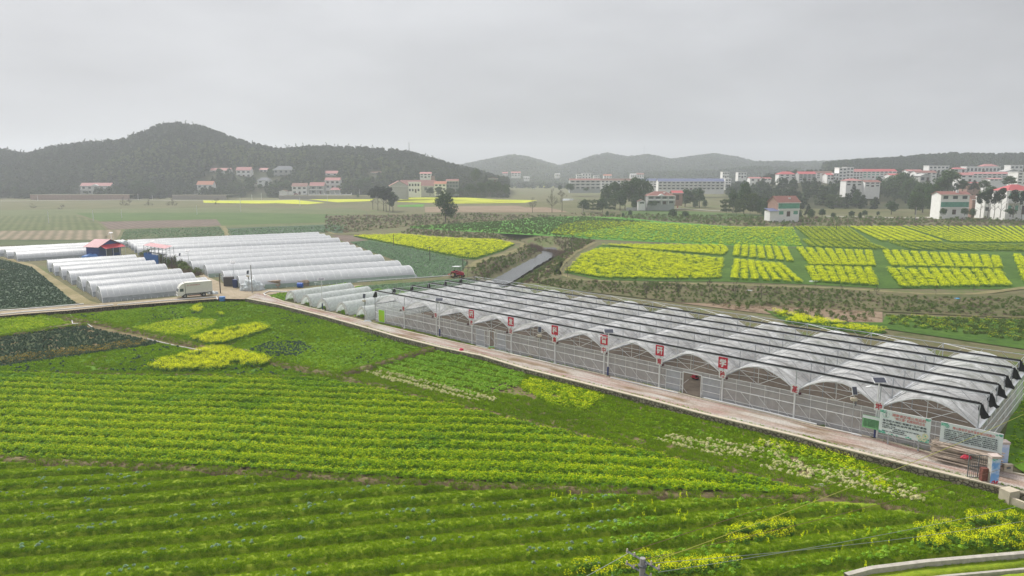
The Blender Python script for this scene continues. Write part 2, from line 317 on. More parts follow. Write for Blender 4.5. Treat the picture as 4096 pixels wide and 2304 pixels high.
# ---------------------------------------------------------------- creek water, roads, paths, soil
M['water'] = mat('creek_water', (.05, .055, .055), .22, .3, .35, spec=.18, bump=.04)
ribbon('water', [(1830, 1215), (1940, 1160), (2045, 1102), (2085, 1078), (2112, 1062), (2150, 1042), (2172, 1030), (2195, 1016), (2203, 1002), (2190, 990)], 5.6, M['water'], z=-1.8, off=0, zp=-1.8, wob=.12)
def roadmat():
    m, n, l, b = newmat('pink_gravel'); g = n.new('ShaderNodeNewGeometry'); mp_ = n.new('ShaderNodeMapping'); mp_.inputs['Rotation'].default_value = (0, 0, math.radians(43)); mp_.inputs['Scale'].default_value = (1, 1, 1)
    st = n.new('ShaderNodeMapping'); st.inputs['Scale'].default_value = (.1, .9, 1); l.new(g.outputs['Position'], mp_.inputs[0]); l.new(mp_.outputs[0], st.inputs[0])
    def nzz(s, src, d=5):
        z = n.new('ShaderNodeTexNoise'); z.inputs['Scale'].default_value = s; z.inputs['Detail'].default_value = d; z.inputs['Roughness'].default_value = .6; l.new(src, z.inputs['Vector']); return z.outputs['Fac']
    base = ramp(n, [(.35, (.3, .185, .155)), (.5, (.35, .235, .2)), (.62, (.37, .31, .26))]); l.new(nzz(.09, mp_.outputs[0]), base.inputs[0])
    streak = ramp(n, [(.4, (0, 0, 0)), (.62, (1, 1, 1))]); l.new(nzz(1.0, st.outputs[0], 6), streak.inputs[0])
    m1 = n.new('ShaderNodeMix'); m1.data_type = 'RGBA'; l.new(streak.outputs[0], m1.inputs[0]); l.new(base.outputs[0], m1.inputs[6]); m1.inputs[7].default_value = (.46, .43, .39, 1)
    mud = ramp(n, [(.5, (0, 0, 0)), (.66, (1, 1, 1))]); st2 = n.new('ShaderNodeMapping'); st2.inputs['Scale'].default_value = (.16, .7, 1); st2.inputs['Location'].default_value = (31, 7, 0); l.new(mp_.outputs[0], st2.inputs[0]); l.new(nzz(.9, st2.outputs[0], 6), mud.inputs[0])
    m2 = n.new('ShaderNodeMix'); m2.data_type = 'RGBA'; l.new(mud.outputs[0], m2.inputs[0]); l.new(m1.outputs[2], m2.inputs[6]); m2.inputs[7].default_value = (.22, .16, .1, 1)
    gr = ramp(n, [(.3, (.6, .6, .6)), (.7, (1.25, 1.25, 1.25))]); fine = nzz(9., g.outputs['Position'], 3); l.new(fine, gr.inputs[0])
    m3 = n.new('ShaderNodeMix'); m3.data_type = 'RGBA'; m3.blend_type = 'MULTIPLY'; m3.inputs[0].default_value = 1; l.new(m2.outputs[2], m3.inputs[6]); l.new(gr.outputs[0], m3.inputs[7]); l.new(m3.outputs[2], b.inputs['Base Color'])
    b.inputs['Roughness'].default_value = .95; b.inputs['Specular IOR Level'].default_value = .05; bp = n.new('ShaderNodeBump'); bp.inputs['Strength'].default_value = .5; bp.inputs['Distance'].default_value = .05; l.new(fine, bp.inputs['Height']); l.new(bp.outputs[0], b.inputs['Normal']); return m
M['gravel'] = roadmat()
M['dirt'] = fieldmat('dirt_track', [(.2, .16, .1), (.33, .27, .19), (.42, .35, .26)], .15, 1.2, 6.)
road_near = [(985, 1196), (1120, 1222), (1300, 1268), (1480, 1318), (1591, 1350), (1770, 1394), (1927, 1426), (2100, 1478), (2317, 1532), (2597, 1602), (2800, 1656), (3200, 1752), (3300, 1781), (3695, 1879), (3964, 1943), (4100, 1978), (4500, 2085)]
road_far = [(1060, 1180), (1133, 1207), (1240, 1233), (1330, 1254), (1450, 1285), (1759, 1358), (1904, 1389), (2100, 1433), (2442, 1508), (2712, 1574), (2800, 1597), (3064, 1655), (3266, 1708), (3446, 1745), (3524, 1762), (3767, 1828), (4018, 1888), (4200, 1925), (4500, 1990)]
sheet('road', road_near + road_far[::-1] + [(1030, 1172)], M['gravel'], 0, .06)
sheet('dirt_road', [(835, 1110), (905, 1140), (1000, 1160), (1150, 1158), (1450, 1140), (1450, 1150), (1160, 1168), (1062, 1180), (985, 1197), (870, 1196), (646, 1212), (454, 1226), (272, 1243), (98, 1256), (-300, 1290), (-300, 1268), (70, 1240), (335, 1219), (640, 1196), (860, 1172), (840, 1150), (790, 1095), (720, 1055), (640, 1010), (560, 985), (590, 980), (700, 1030)], M['dirt'], 0, .04)
M['stone'] = fieldmat('stone_masonry', [(.1, .085, .06), (.24, .2, .15), (.34, .28, .2)], .9, 2.2, 6., bump=1.)
def curb(name, line, w, h0, h1, m, label, cat, px=True, side=0., parent=None):
    p = PP(line, 0) if px else np.array(line); q = [p[0]]
    for a, b in zip(p[:-1], p[1:]):
        n = max(1, int(np.linalg.norm(b - a) / 3))
        for k in range(1, n + 1): q.append(a + (b - a) * k / n)
    q = np.array(q); t = np.gradient(q, axis=0); t /= np.linalg.norm(t, axis=1)[:, None]; nn = np.stack([-t[:, 1], t[:, 0]], 1)
    a = q + nn * (side - w / 2); b = q + nn * (side + w / 2); n = len(q); V = []
    for pt, z in ((a, h0), (a, h1), (b, h1), (b, h0)): V.append(np.column_stack([pt, np.full(n, z)]))
    V = np.concatenate(V); F = []
    for k in range(4):
        for i in range(n - 1): F.append((k * n + i, k * n + i + 1, ((k + 1) % 4) * n + i + 1, ((k + 1) % 4) * n + i))
    o = link(name, npmesh(name, V, F, [m]), parent)
    if label: tag(o, label, cat)
    return o
M['cap'] = mat('concrete_cap', (.5, .44, .34), .85, .15, 1.5, bump=.2)
M['pebble'] = None
def stone_mat():
    m, n, l, b = newmat('rubble_masonry'); g = n.new('ShaderNodeNewGeometry'); v = n.new('ShaderNodeTexVoronoi'); v.inputs['Scale'].default_value = 2.6; v.feature = 'DISTANCE_TO_EDGE'
    v2 = n.new('ShaderNodeTexVoronoi'); v2.inputs['Scale'].default_value = 2.6; l.new(g.outputs['Position'], v.inputs['Vector']); l.new(g.outputs['Position'], v2.inputs['Vector'])
    r = ramp(n, [(0., (.1, .08, .06)), (.07, (.18, .15, .1)), (.16, (.42, .36, .27))]); l.new(v.outputs['Distance'], r.inputs[0])
    mxx = n.new('ShaderNodeMix'); mxx.data_type = 'RGBA'; mxx.blend_type = 'MULTIPLY'; mxx.inputs[0].default_value = .5; l.new(r.outputs[0], mxx.inputs[6]); bwn = n.new('ShaderNodeRGBToBW'); l.new(v2.outputs['Color'], bwn.inputs[0]); l.new(bwn.outputs[0], mxx.inputs[7]); l.new(mxx.outputs[2], b.inputs['Base Color'])
    b.inputs['Roughness'].default_value = .9; bp = n.new('ShaderNodeBump'); bp.inputs['Distance'].default_value = .12; l.new(r.outputs[0], bp.inputs['Height']); l.new(bp.outputs[0], b.inputs['Normal']); return m
M['rubble'] = stone_mat()
wl = thing('retaining_wall', 'low rubble stone wall with concrete cap along the near side of the gravel road', 'wall')
curb('stone_face', road_near, .42, SZ - .3, .085, M['rubble'], None, None, parent=wl); curb('cap', road_near, .5, .085, .2, M['cap'], None, None, parent=wl)
bx_ = P(4037, 1978); t = thing('concrete_block', 'square concrete block at the right end of the stone wall', 'block', (bx_.x, bx_.y, 0), .3); MB().box((0, 0, -.1), (1.1, .9, 1.1)).build('block', M['cap'], t)
left_line = [(-300, 1290), (98, 1250), (272, 1238), (454, 1222), (646, 1206), (867, 1191), (960, 1190)]
wl = thing('retaining_wall', 'low dark stone wall below the white pipe, from the left edge to the truck', 'wall'); curb('stone_face', left_line, .35, SZ - .3, .02, M['rubble'], None, None, parent=wl)
def pipe(line, r, z, label, m=None, px=True, zp=0, legs=0):
    pts = [Vector((*q, z)) for q in (PP(line, zp) if px else line)]; b = MB().path(pts, r, 8)
    o = b.build('water_pipe', m or M['white']); tag(o, label, 'pipe', 'white irrigation pipes'); return o
pipe([(-40, 1264), (98, 1250), (272, 1238), (454, 1222)], .09, .14, 'white pipe on the stone wall between the left frame edge and the tunnels')
pipe([(470, 1222), (646, 1206), (867, 1190), (870, 1200)], .09, .16, 'white pipe on the wall directly below the parked truck')
pipe([(0, 1244), (70, 1240), (335, 1218)], .09, .12, 'white pipe along the near edge of the dark cabbage field at left')
pipe([(283, 1262), (291, 1298), (350, 1298), (372, 1314)], .06, SZ + .15, 'short white pipe dropping from the wall at the top of the dirt path', zp=SZ)
pipe([(470, 1312), (600, 1345), (750, 1378), (900, 1408), (1060, 1446), (1100, 1456)], .05, SZ + .3, 'long white pipe along the upper side of the brown earth bank', zp=SZ)
pipe([(590, 1358), (700, 1385), (840, 1410)], .05, SZ + .12, 'white pipe along the lower side of the brown earth bank', zp=SZ)
pipe([(1080, 1455), (1140, 1470), (1200, 1482)], .05, SZ + .12, 'white pipe below the yellow patch near the bank junction', zp=SZ)
pipe([(1430, 1138), (1560, 1128), (1700, 1120), (1860, 1108)], .08, .7, 'raised white pipe crossing behind the small open tunnels')
pipe([(1150, 1170), (1075, 1168), (1055, 1178), (1062, 1186)], .1, .2, 'white pipe bending around the corner of the junction by the small tunnels')
pipe([(1904, 1384), (2053, 1420), (2157, 1444), (2300, 1478)], .06, .12, 'thin white pipe beside the far curb under the third red sign')
pipe([(2442, 1513), (2600, 1550), (2712, 1576)], .06, .12, 'thin white pipe beside the far curb left of the wide doorway')
for q in (((3300, 1712), (3446, 1748)), ((3370, 1730), (3430, 1742))): pipe(q, .06, .12, 'white pipe lying on the kerb right of the monitoring post' if q[0][0] == 3300 else 'short loose white pipe end beside the longer one near the billboard')
curb('curb', road_far, .3, -.05, .14, M['cap'], 'pale concrete curb along the greenhouse side of the gravel road', 'curb')
pipe([(2815, 1598), (3064, 1655), (3266, 1705)], .08, .22, 'white pipe on the far curb between the wide doorway and the right sign posts')
# ---------------------------------------------------------------- large multi-span greenhouse
g0 = P(1503, 1285); g1 = P(3507, 1755); GA = math.atan2(g1.y - g0.y, g1.x - g0.x); GU = Vector((math.cos(GA), math.sin(GA), 0)); GV = Vector((-math.sin(GA), math.cos(GA), 0))
BW = (g1 - g0).length / 10; NB = 11; GL = BW * NB; GD = 24.; ZG = 3.1; ZA = 4.85; ZF = 5.25
def gl(u, v, z=0.): return g0 + GU * u + GV * v + Vector((0, 0, z))
def gu(px, py):
    p = P(px, py) - g0; return p.dot(GU)
M['film'] = filmmat('roof_film', (.92, .93, .94), .72, .3, .3, .3, .5); M['wallfilm'] = filmmat('wall_film', (.76, .78, .8), .4, .4, .15, .3, .3)
M['lowfilm'] = filmmat('skirt_film', (.6, .64, .7), .5, .5, .1); M['net'] = filmmat('insect_net', (.62, .66, .64), .45, .8, .1)
sheet('soil', [tuple(gl(u, v)[:2]) for u, v in ((0, 0), (GL, 0), (GL, GD), (0, GD))], fieldmat('greenhouse_soil', [(.11, .09, .07), (.18, .145, .115), (.24, .2, .16)], .2, 1.5, 7.), 0, .03, px=False)
G = thing('multi_span_greenhouse', 'large multi-arched plastic film greenhouse with black shade nets rolled above its roof', 'greenhouse', g0, GA)
def zar(t, h=ZA - ZG): return ZG + h * (1 - abs(2 * t - 1) ** 1.75)
NSEG = 14
for n in range(NB):
    x0 = n * BW; b = MB(); prof = [(x0 + BW * t, zar(t)) for t in np.linspace(0, 1, NSEG + 1)]
    ny = 12
    vs = [(x, v, z) for v in np.linspace(0, GD, ny + 1) for x, z in prof]
    fs = [(j * (NSEG + 1) + i, j * (NSEG + 1) + i + 1, (j + 1) * (NSEG + 1) + i + 1, (j + 1) * (NSEG + 1) + i) for j in range(ny) for i in range(NSEG)]
    b.add(vs, fs); b.build('roof_film', M['film'], G, True)
    b = MB()
    for v in np.arange(0, GD + .1, 1.0):
        r = .06 if v in (0, GD) else .016
        b.path([(x, v, z + .02) for x, z in prof], r, 4)
    for t in (.12, .3, .5, .7, .88): b.tube((x0 + BW * t, 0, zar(t) + .02), (x0 + BW * t, GD, zar(t) + .02), .014, 4)
    b.build('roof_hoops', M['white'], G)
    # truss under the arch of each 4 m frame
    b = MB()
    for v in np.arange(0, GD + .1, 4.):
        c = x0 + BW / 2
        b.tube((x0, v, ZG - .15), (x0 + BW, v, ZG - .15), .035, 5); b.tube((c, v, ZG - .15), (x0 + BW * .22, v, zar(.22)), .025, 4); b.tube((c, v, ZG - .15), (x0 + BW * .78, v, zar(.78)), .025, 4)
        b.tube((c, v, ZG - .15), (c, v, ZA), .025, 4); b.tube((x0 + BW * .1, v, ZG + .35), (x0 + BW * .5, v, ZG + .6), .02, 4); b.tube((x0 + BW * .9, v, ZG + .35), (x0 + BW * .5, v, ZG + .6), .02, 4)
    b.build('truss', M['white'], G)
    # shade frame trusses above the arches
    b = MB()
    for v in np.arange(0, GD + .1, 4.):
        b.tube((x0, v, ZF), (x0 + BW, v, ZF), .04, 5)
        b.tube((x0, v, ZG), (x0 + BW * .28, v, ZF), .025, 4); b.tube((x0 + BW, v, ZG), (x0 + BW * .72, v, ZF), .025, 4)
    b.build('shade_frame', M['steel'], G)
for n in range(NB + 1):
    x = n * BW; b = MB(); b.bx(x - .16, x + .16, -.15, GD + .1, ZG - .08, ZG + .04); b.build('gutter', M['steel'], G)
    b = MB(); b.tube((x, 0, ZF), (x, GD, ZF), .035, 5); b.tube((x, 0, ZF), (x + 0, 4, ZG), .02, 4); b.tube((x, GD, ZF), (x, GD - 4, ZG), .02, 4)
    if n < NB:
        b.tube((x, 0, ZF), (x + BW, 4, ZF), .018, 4); b.tube((x, GD, ZF), (x + BW, GD - 4, ZF), .018, 4); b.tube((x + BW / 2, 0, ZF), (x + BW / 2, GD, ZF), .025, 4)
    b.build('top_rail', M['steel'], G)
    for v in np.arange(0, GD + .1, 4.):
        b = MB(); r = .075 if v == 0 else .05
        if v == 0 and n > 0: b.box((x, v - .1, ZG / 2), (.15, .13, ZG), 1); b.tube((x, v, 0), (x, v, ZF), .05, 6, 0); b.box((x, v - .1, .05), (.34, .3, .14), 1)
        else: b.tube((x, v, 0), (x, v, ZF), r, 6, 0)
        b.build('post', [M['steel'], M['white']], G)
for k, v in enumerate(np.arange(0, 21, 4.)):
    b = MB(); pts = []
    for x in np.linspace(.2, GL - .1, 60): pts.append((x, v + .18, ZF + .1 - .03 * (math.sin(x / BW * math.pi) ** 2)))
    b.path(pts, .135, 6); s = b.build('shade_net_roll', M['black'], G)
    for xx, sgn in ((.1, -1), (GL, 1)):
        b = MB(); rr = np.random.default_rng(k + int(xx)); base = [(-.05, 0), (.3, .12), (.42, .4), (.1, .55), (-.15, .3)]
        for j, (dx, dy) in enumerate(base): pass
        nseg = 9; rings = []
        for j in range(5):
            f = j / 4; w = .16 + .34 * f; zc = ZF + .1 - 1.15 * f; xo = xx + sgn * (.05 + .35 * f ** 1.5)
            rings.append([(xo + w * math.cos(a) * (.7 + .5 * rr.random()), v + .18 + w * .8 * math.sin(a) * (.7 + .5 * rr.random()), zc + rr.uniform(-.12, .12)) for a in np.linspace(0, 2 * math.pi, nseg, endpoint=False)])
        vs = [p for r_ in rings for p in r_]; fs = [(j * nseg + i, j * nseg + (i + 1) % nseg, (j + 1) * nseg + (i + 1) % nseg, (j + 1) * nseg + i) for j in range(4) for i in range(nseg)]
        b.add(vs, fs); b.build('hanging_net_end', M['black'], s, True)
# front wall, with a narrow doorway and a wide doorway
d1 = (gu(1962, 1391), gu(1981, 1396)); d2 = (gu(2730, 1573), gu(2803, 1590))
segs = [(0, d1[0]), (d1[1], d2[0]), (d2[1], GL)]
b = MB(); bs = MB(); br = MB(); fr = MB()
for a, c in segs:
    b.bx(a, c, -.02, -.02, .55, ZG - .1) if False else b.quad((a, -.02, .5), (c, -.02, .5), (c, -.02, ZG - .1), (a, -.02, ZG - .1))
    bs.quad((a, -.03, .02), (c, -.03, .02), (c, -.03, .52), (a, -.03, .52))
    fr.tube((a, -.04, .5), (c, -.04, .5), .03, 4); fr.tube((a, -.06, 1.7), (c, -.06, 1.7), .045, 4); fr.tube((a, -.04, ZG - .6), (c, -.04, ZG - .6), .03, 4)
b.quad((d2[0], -.02, 2.6), (d2[1], -.02, 2.6), (d2[1], -.02, ZG - .1), (d2[0], -.02, ZG - .1)); b.build('front_wall_film', M['wallfilm'], G); bs.build('front_skirt', M['lowfilm'], G)
x = 0
while x < GL:
    if not (d1[0] - .1 < x < d1[1] + .1 or d2[0] - .1 < x < d2[1] + .1): fr.tube((x, -.03, 0), (x, -.03, ZG - .1), .018, 4)
    x += BW / 5
fr.build('wall_rails', M['white'], G)
for n in range(NB):
    x0 = n * BW; br = MB()
    for a, c in ((.04, .22), (.26, .46), (.5, .7), (.74, .94)):
        if d2[0] < x0 + BW * (a + c) / 2 < d2[1] or d1[0] < x0 + BW * (a + c) / 2 < d1[1]: continue
        br.tube((x0 + BW * a, -.07, 1.75), (x0 + BW * c, -.07, .2), .026, 4)
        if (a + n) and a > .2: br.tube((x0 + BW * a, .2, .2), (x0 + BW * c, .2, 1.75), .022, 4)
    br.build('cross_brace', M['white'], G)
for d in (d1, d2):
    b = MB()
    for xx in d: b.box((xx, -.05, 1.3), (.09, .09, 2.6))
    b.box(((d[0] + d[1]) / 2, -.05, 2.6), (d[1] - d[0], .08, .08)); b.build('door_frame', M['white'], G)
for a, c in ((d1[0] - 2.7, d1[0] - .9), (d1[1] + .6, d1[1] + 2.4), (d2[0] - 2.2, d2[0] - .3), (d2[1] + .2, d2[1] + 2.4)):
    b = MB(); b.quad((a, -.12, .1), (c, -.12, .1), (c, -.12, 2.5), (a, -.12, 2.5), 1)
    for z in (.1, .9, 1.7, 2.5): b.tube((a, -.14, z), (c, -.14, z), .03, 4)
    for xx in (a, c): b.tube((xx, -.14, .1), (xx, -.14, 2.5), .03, 4)
    b.build('sliding_door', [M['white'], M['lowfilm']], G)
for x, nm in ((0, 'end_wall_net'), (GL, 'end_wall_net')):
    b = MB(); xo = 1.2 if x else 0
    b.quad((x, 0, ZG), (x, GD, ZG), (x + xo * .2, GD, .9), (x + xo * .2, 0, .9)); b.quad((x + xo * .2, 0, .9), (x + xo * .2, GD, .9), (x + xo * .25, GD, 0), (x + xo * .25, 0, 0), 1)
    for v in np.arange(0, GD + .1, 2.): b.tube((x + .05, v, 0), (x + .05, v, ZG), .03, 4, 2)
    for z in (.9, 1.8, 2.7): b.tube((x + .3 * bool(x), 0, z), (x + .3 * bool(x), GD, z), .035, 4, 2)
    b.build(nm, [M['net'], M['wallfilm'], M['white']], G)
b = MB(); b.quad((0, GD, ZG), (GL, GD, ZG), (GL, GD, .1), (0, GD, .1)); b.build('back_wall_film', M['wallfilm'], G)
# ---------------------------------------------------------------- sign boards
CH_RED = {3: '研', 4: '发', 5: '科', 6: '普', 7: '研', 8: '学'}; CH_WH = {1: '敬', 2: '安', 3: '农', 4: '业', 5: '集', 6: '中', 7: '育', 8: '秧', 9: '基', 10: '地'}
ordn = ['', 'first', 'second', 'third', 'fourth', 'fifth', 'sixth', 'seventh', 'eighth', 'ninth', 'tenth']
pf = gl(0, -.2) - g0
for n, c in CH_WH.items():
    p = gl(n * BW, -.2, 2.85); t = thing('character_sign', f'white square sign with the red character {c} on the {ordn[n]} greenhouse post', 'sign', p, GA, 'white character signs on the greenhouse posts')
    MB().box((0, 0, .47), (.85, .05, .94)).build('board', M['white'], t); textmesh('lettering', c, .8, M['redtext'], t, (0, -.032, .47), bold=.02, w=.62, h=.72)
for i, (n, c) in enumerate(CH_RED.items()):
    p = gl(n * BW, -.2, 4.0); t = thing('character_sign', f'{"large" if 1 else ""} red sign with the white character {c}, {ordn[i + 1]} red board from the left', 'sign', p, GA, 'red character signs on the greenhouse posts')
    MB().box((0, 0, .62), (1.1, .05, 1.25)).build('board', M['red'], t); textmesh('lettering', c, 1., M['whitetext'], t, (0, -.032, .62), bold=.035, w=.78, h=.92)
    MB().tube((0, .1, -1), (0, .1, 1.2), .04, 6).build('pole', M['steel'], t)
# ---------------------------------------------------------------- billboards
M['paleb'] = mat('billboard_face', (.72, .8, .79), .4, .06, .8); M['greenprint'] = mat('green_print', (.12, .45, .32), .5, .3, 3.); M['dkink'] = mat('dark_ink', (.03, .05, .06), .5, 0)
M['redink'] = mat('red_ink', (.6, .2, .18), .5, 0); M['cream'] = mat('cream_print', (.65, .66, .45), .5, .3, 6); M['lightgreen'] = mat('pale_green_print', (.3, .62, .5), .5, .3, 2)
def billboard(label, u0, u1, z0, z1, v, lines, kind):
    w = u1 - u0; h = z1 - z0; p = gl((u0 + u1) / 2, v); t = thing('billboard', label, 'billboard', p, GA, 'printed billboards by the gate')
    MB().bx(-w / 2, w / 2, -.04, .04, z0, z1).build('panel', M['paleb'], t)
    for x in (-w * .3, w * .3): MB().box((x, .1, z1 / 2), (.12, .1, z1)).build('leg', M['steel'], t)
    b = MB(); b.tube((-w / 2, -.02, z1 + .02), (w / 2, -.02, z1 + .02), .035, 5); b.build('frame_tube', M['white'], t)
    # printed green foliage border, one flat piece a little proud of the panel
    rr = random.Random(3 + int(u0)); b = MB()
    for k in range(70):
        cx = rr.choice([rr.uniform(-w / 2, w / 2), rr.uniform(-w / 2, -w * .35), rr.uniform(w * .3, w / 2)]); cz = z0 + abs(rr.gauss(0, .12)) if k % 3 else z1 - abs(rr.gauss(0, .1)) - .03
        if k % 3 == 0: cx = rr.choice([-1, 1]) * (w / 2 - abs(rr.gauss(0, .25)))
        s = rr.uniform(.05, .14); a = rr.uniform(0, 3.1)
        pts = [(cx + s * math.cos(a + q) * (1.6 if j % 2 else .7), cz + s * math.sin(a + q)) for j, q in enumerate(np.linspace(0, 6.28, 6, endpoint=False))]
        pts = [(min(max(x, -w / 2 + .01), w / 2 - .01), min(max(z, z0 + .01), z1 - .01)) for x, z in pts]
        y = -.044 - k * .0002; b.add([(x, y, z) for x, z in pts], [tuple(range(6))], k % 2)
    if kind == 2:
        for k in range(8):
            x = -w * .4 + w * .11 * k; hh = .12 + .16 * ((k * 37) % 5) / 5; b.quad((x, -.06, z0 + .12), (x + .12, -.06, z0 + .12), (x + .12, -.06, z0 + .12 + hh), (x, -.06, z0 + .12 + hh), 1)
    b.build('leaf_print', [M['greenprint'], M['lightgreen']], t)
    if kind == 1:
        b = MB()
        for k, (cx, cz, r) in enumerate(((w * .42, z0 + .62, .3), (w * .3, z0 + .45, .24), (w * .4, z0 + .3, .26), (w * .33, z0 + .25, .2))):
            pts = [(cx + r * (1 if j % 2 else .72) * math.cos(q), cz + r * (1 if j % 2 else .72) * math.sin(q)) for j, q in enumerate(np.linspace(0, 6.28, 16, endpoint=False))]
            pts = [(min(x, w / 2 - .01), max(z, z0 + .01)) for x, z in pts]; b.add([(x, -.07 - .001 * k, z) for x, z in pts], [tuple(range(16))], 0); b.add([(cx + r * .25 * math.cos(q), -.076 - .001 * k, cz + r * .25 * math.sin(q)) for q in np.linspace(0, 6.28, 8, endpoint=False)], [tuple(range(8))], 1)
        b.build('flower_print', [M['cream'], M['greenprint']], t)
        b = MB(); cx, cz, r = -w * .37, z1 - .42, .3
        for j, q in enumerate(np.linspace(0, 6.28, 26, endpoint=False)):
            if 8 < j < 24 or j < 3: b.quad((cx + r * math.cos(q), -.07, cz + r * math.sin(q)), (cx + r * math.cos(q + .26), -.07, cz + r * math.sin(q + .26)), (cx + r * .93 * math.cos(q + .26), -.07, cz + r * .93 * math.sin(q + .26)), (cx + r * .93 * math.cos(q), -.07, cz + r * .93 * math.sin(q)), 0)
        b.build('round_emblem', M['greenprint'], t)
        for k, c in enumerate('湘江源'): textmesh('emblem_lettering', c, .15, M['dkink'], t, (cx, -.07, cz + .16 - .16 * k))
    else:
        b = MB(); cx, cz, r = -w * .39, z1 - .28, .15
        for j, q in enumerate(np.linspace(0, 6.28, 16, endpoint=False)): b.quad((cx + r * math.cos(q), -.07, cz + r * math.sin(q)), (cx + r * math.cos(q + .4), -.07, cz + r * math.sin(q + .4)), (cx + r * .75 * math.cos(q + .4), -.07, cz + r * .75 * math.sin(q + .4)), (cx + r * .75 * math.cos(q), -.07, cz + r * .75 * math.sin(q)))
        b.quad((cx - .1, -.07, cz - .02), (cx, -.07, cz - .08), (cx + .1, -.07, cz - .02), (cx, -.07, cz + .02)); b.build('round_emblem', M['greenprint'], t)
    for txt, zz, hh, ww, mk, xo in lines: textmesh('lettering', txt, hh, M[mk], t, (xo * w, -.085, z0 + (z1 - z0) * zz), w=ww * w, bold=.004)
    return t
u = gu(3550, 1757), gu(3681, 1796)
uc = (gu(3545, 1770) + gu(3690, 1803)) / 2
billboard('left billboard with a round emblem, red headline and flower print, beside the tall white lamp', uc - 2.15, uc + 2.15, 1.05, 3.35, -1.0,
          [('湖南省区域公用品牌', .86, .3, .66, 'redink', .08), ('“湘江源” 蔬菜授牌企业', .72, .28, .6, 'redink', .1), ('粤港澳大湾区“菜篮子”生产基地', .57, .2, .86, 'dkink', .0), ('衡山敬安农业开发有限公司', .45, .2, .86, 'dkink', .0),
           ('种植面积：505亩', .35, .11, .26, 'dkink', -.3), ('主要种植作物：丝瓜 南瓜 冬瓜 辣椒 茄子 西兰花', .28, .11, .72, 'dkink', -.07), ('白菜苔 红菜苔', .2, .11, .24, 'dkink', -.1), ('公司地址：衡山县长江镇石桥铺社区', .12, .1, .5, 'dkink', -.18)], 1)
uc = (gu(3795, 1826) + gu(3970, 1864)) / 2
body = ['公司成立于2014年7月，主要从事水果、蔬菜、水稻等种植与销售，', '现有生产、销售、管理等从业人员30余人，建设江等生产基地1000亩。', '常年组织专业合作，统筹农业生产要求，组织内联30余个蔬菜基地生产，通过', '优质农产品认定品种16个，绿色食品认证品种2个，主导大湾区农社品牌', '供港供澳蔬菜产量3000余吨，荣获湖南省高新农业企业，衡阳市农业龙头企业', '湘江源蔬菜授权企业等多项荣誉，粤港澳大湾区“菜篮子”生产基地。']
billboard('right billboard with small text and a skyline print, above the bamboo stack by the gate', uc - 2.35, uc + 2.35, 1.15, 3.35, -1.1,
          [('衡山敬安农业开发有限公司简介', .85, .26, .68, 'redink', .04)] + [(s, .73 - .078 * k, .11, .86, 'dkink', 0) for k, s in enumerate(body)], 2)
# small green panel and lime banner
M['lime'] = mat('lime_banner', (.34, .72, .03), .5, .05); M['yelink'] = mat('yellow_ink', (.75, .6, .05), .5, 0); M['pgreen'] = mat('green_panel', (.2, .5, .22), .5, .25, 2)
uu = gu(3445, 1745); t = thing('notice_panel', 'small green printed notice between two posts, behind the tall white lamp', 'sign', gl(uu + 1.0, -.5), GA)
MB().bx(-.95, .95, -.03, .03, 1.05, 2.3).build('panel', M['pgreen'], t); MB().bx(-.95, .95, -.036, -.03, 2.0, 2.28).build('header_strip', M['paleb'], t)
for k in range(6): textmesh('lettering', '蔬菜生产基地管理制度及安全要求', .1, M['dkink'], t, (-.05, -.04, 1.9 - .13 * k), w=1.6)
for x in (-1., 1.): MB().tube((x, 0, 0), (x, 0, 2.6), .035, 6).build('post', M['steel'], t)
uu = gu(1532, 1292); t = thing('banner', 'lime green banner with yellow text at the left corner of the greenhouse', 'banner', gl(uu, -.25), GA)
MB().bx(-.9, .9, -.03, .03, .15, 2.35).build('frame', M['white'], t); MB().bx(-.8, .8, -.045, -.03, .22, 2.28).build('cloth', M['lime'], t)
textmesh('lettering', '招工公告', .24, M['yelink'], t, (-.1, -.05, 1.75))
for k in range(6): textmesh('lettering', '蔬菜大棚种植采摘工人若干名', .11, M['yelink'], t, (0, -.05, 1.4 - .17 * k), w=1.2)
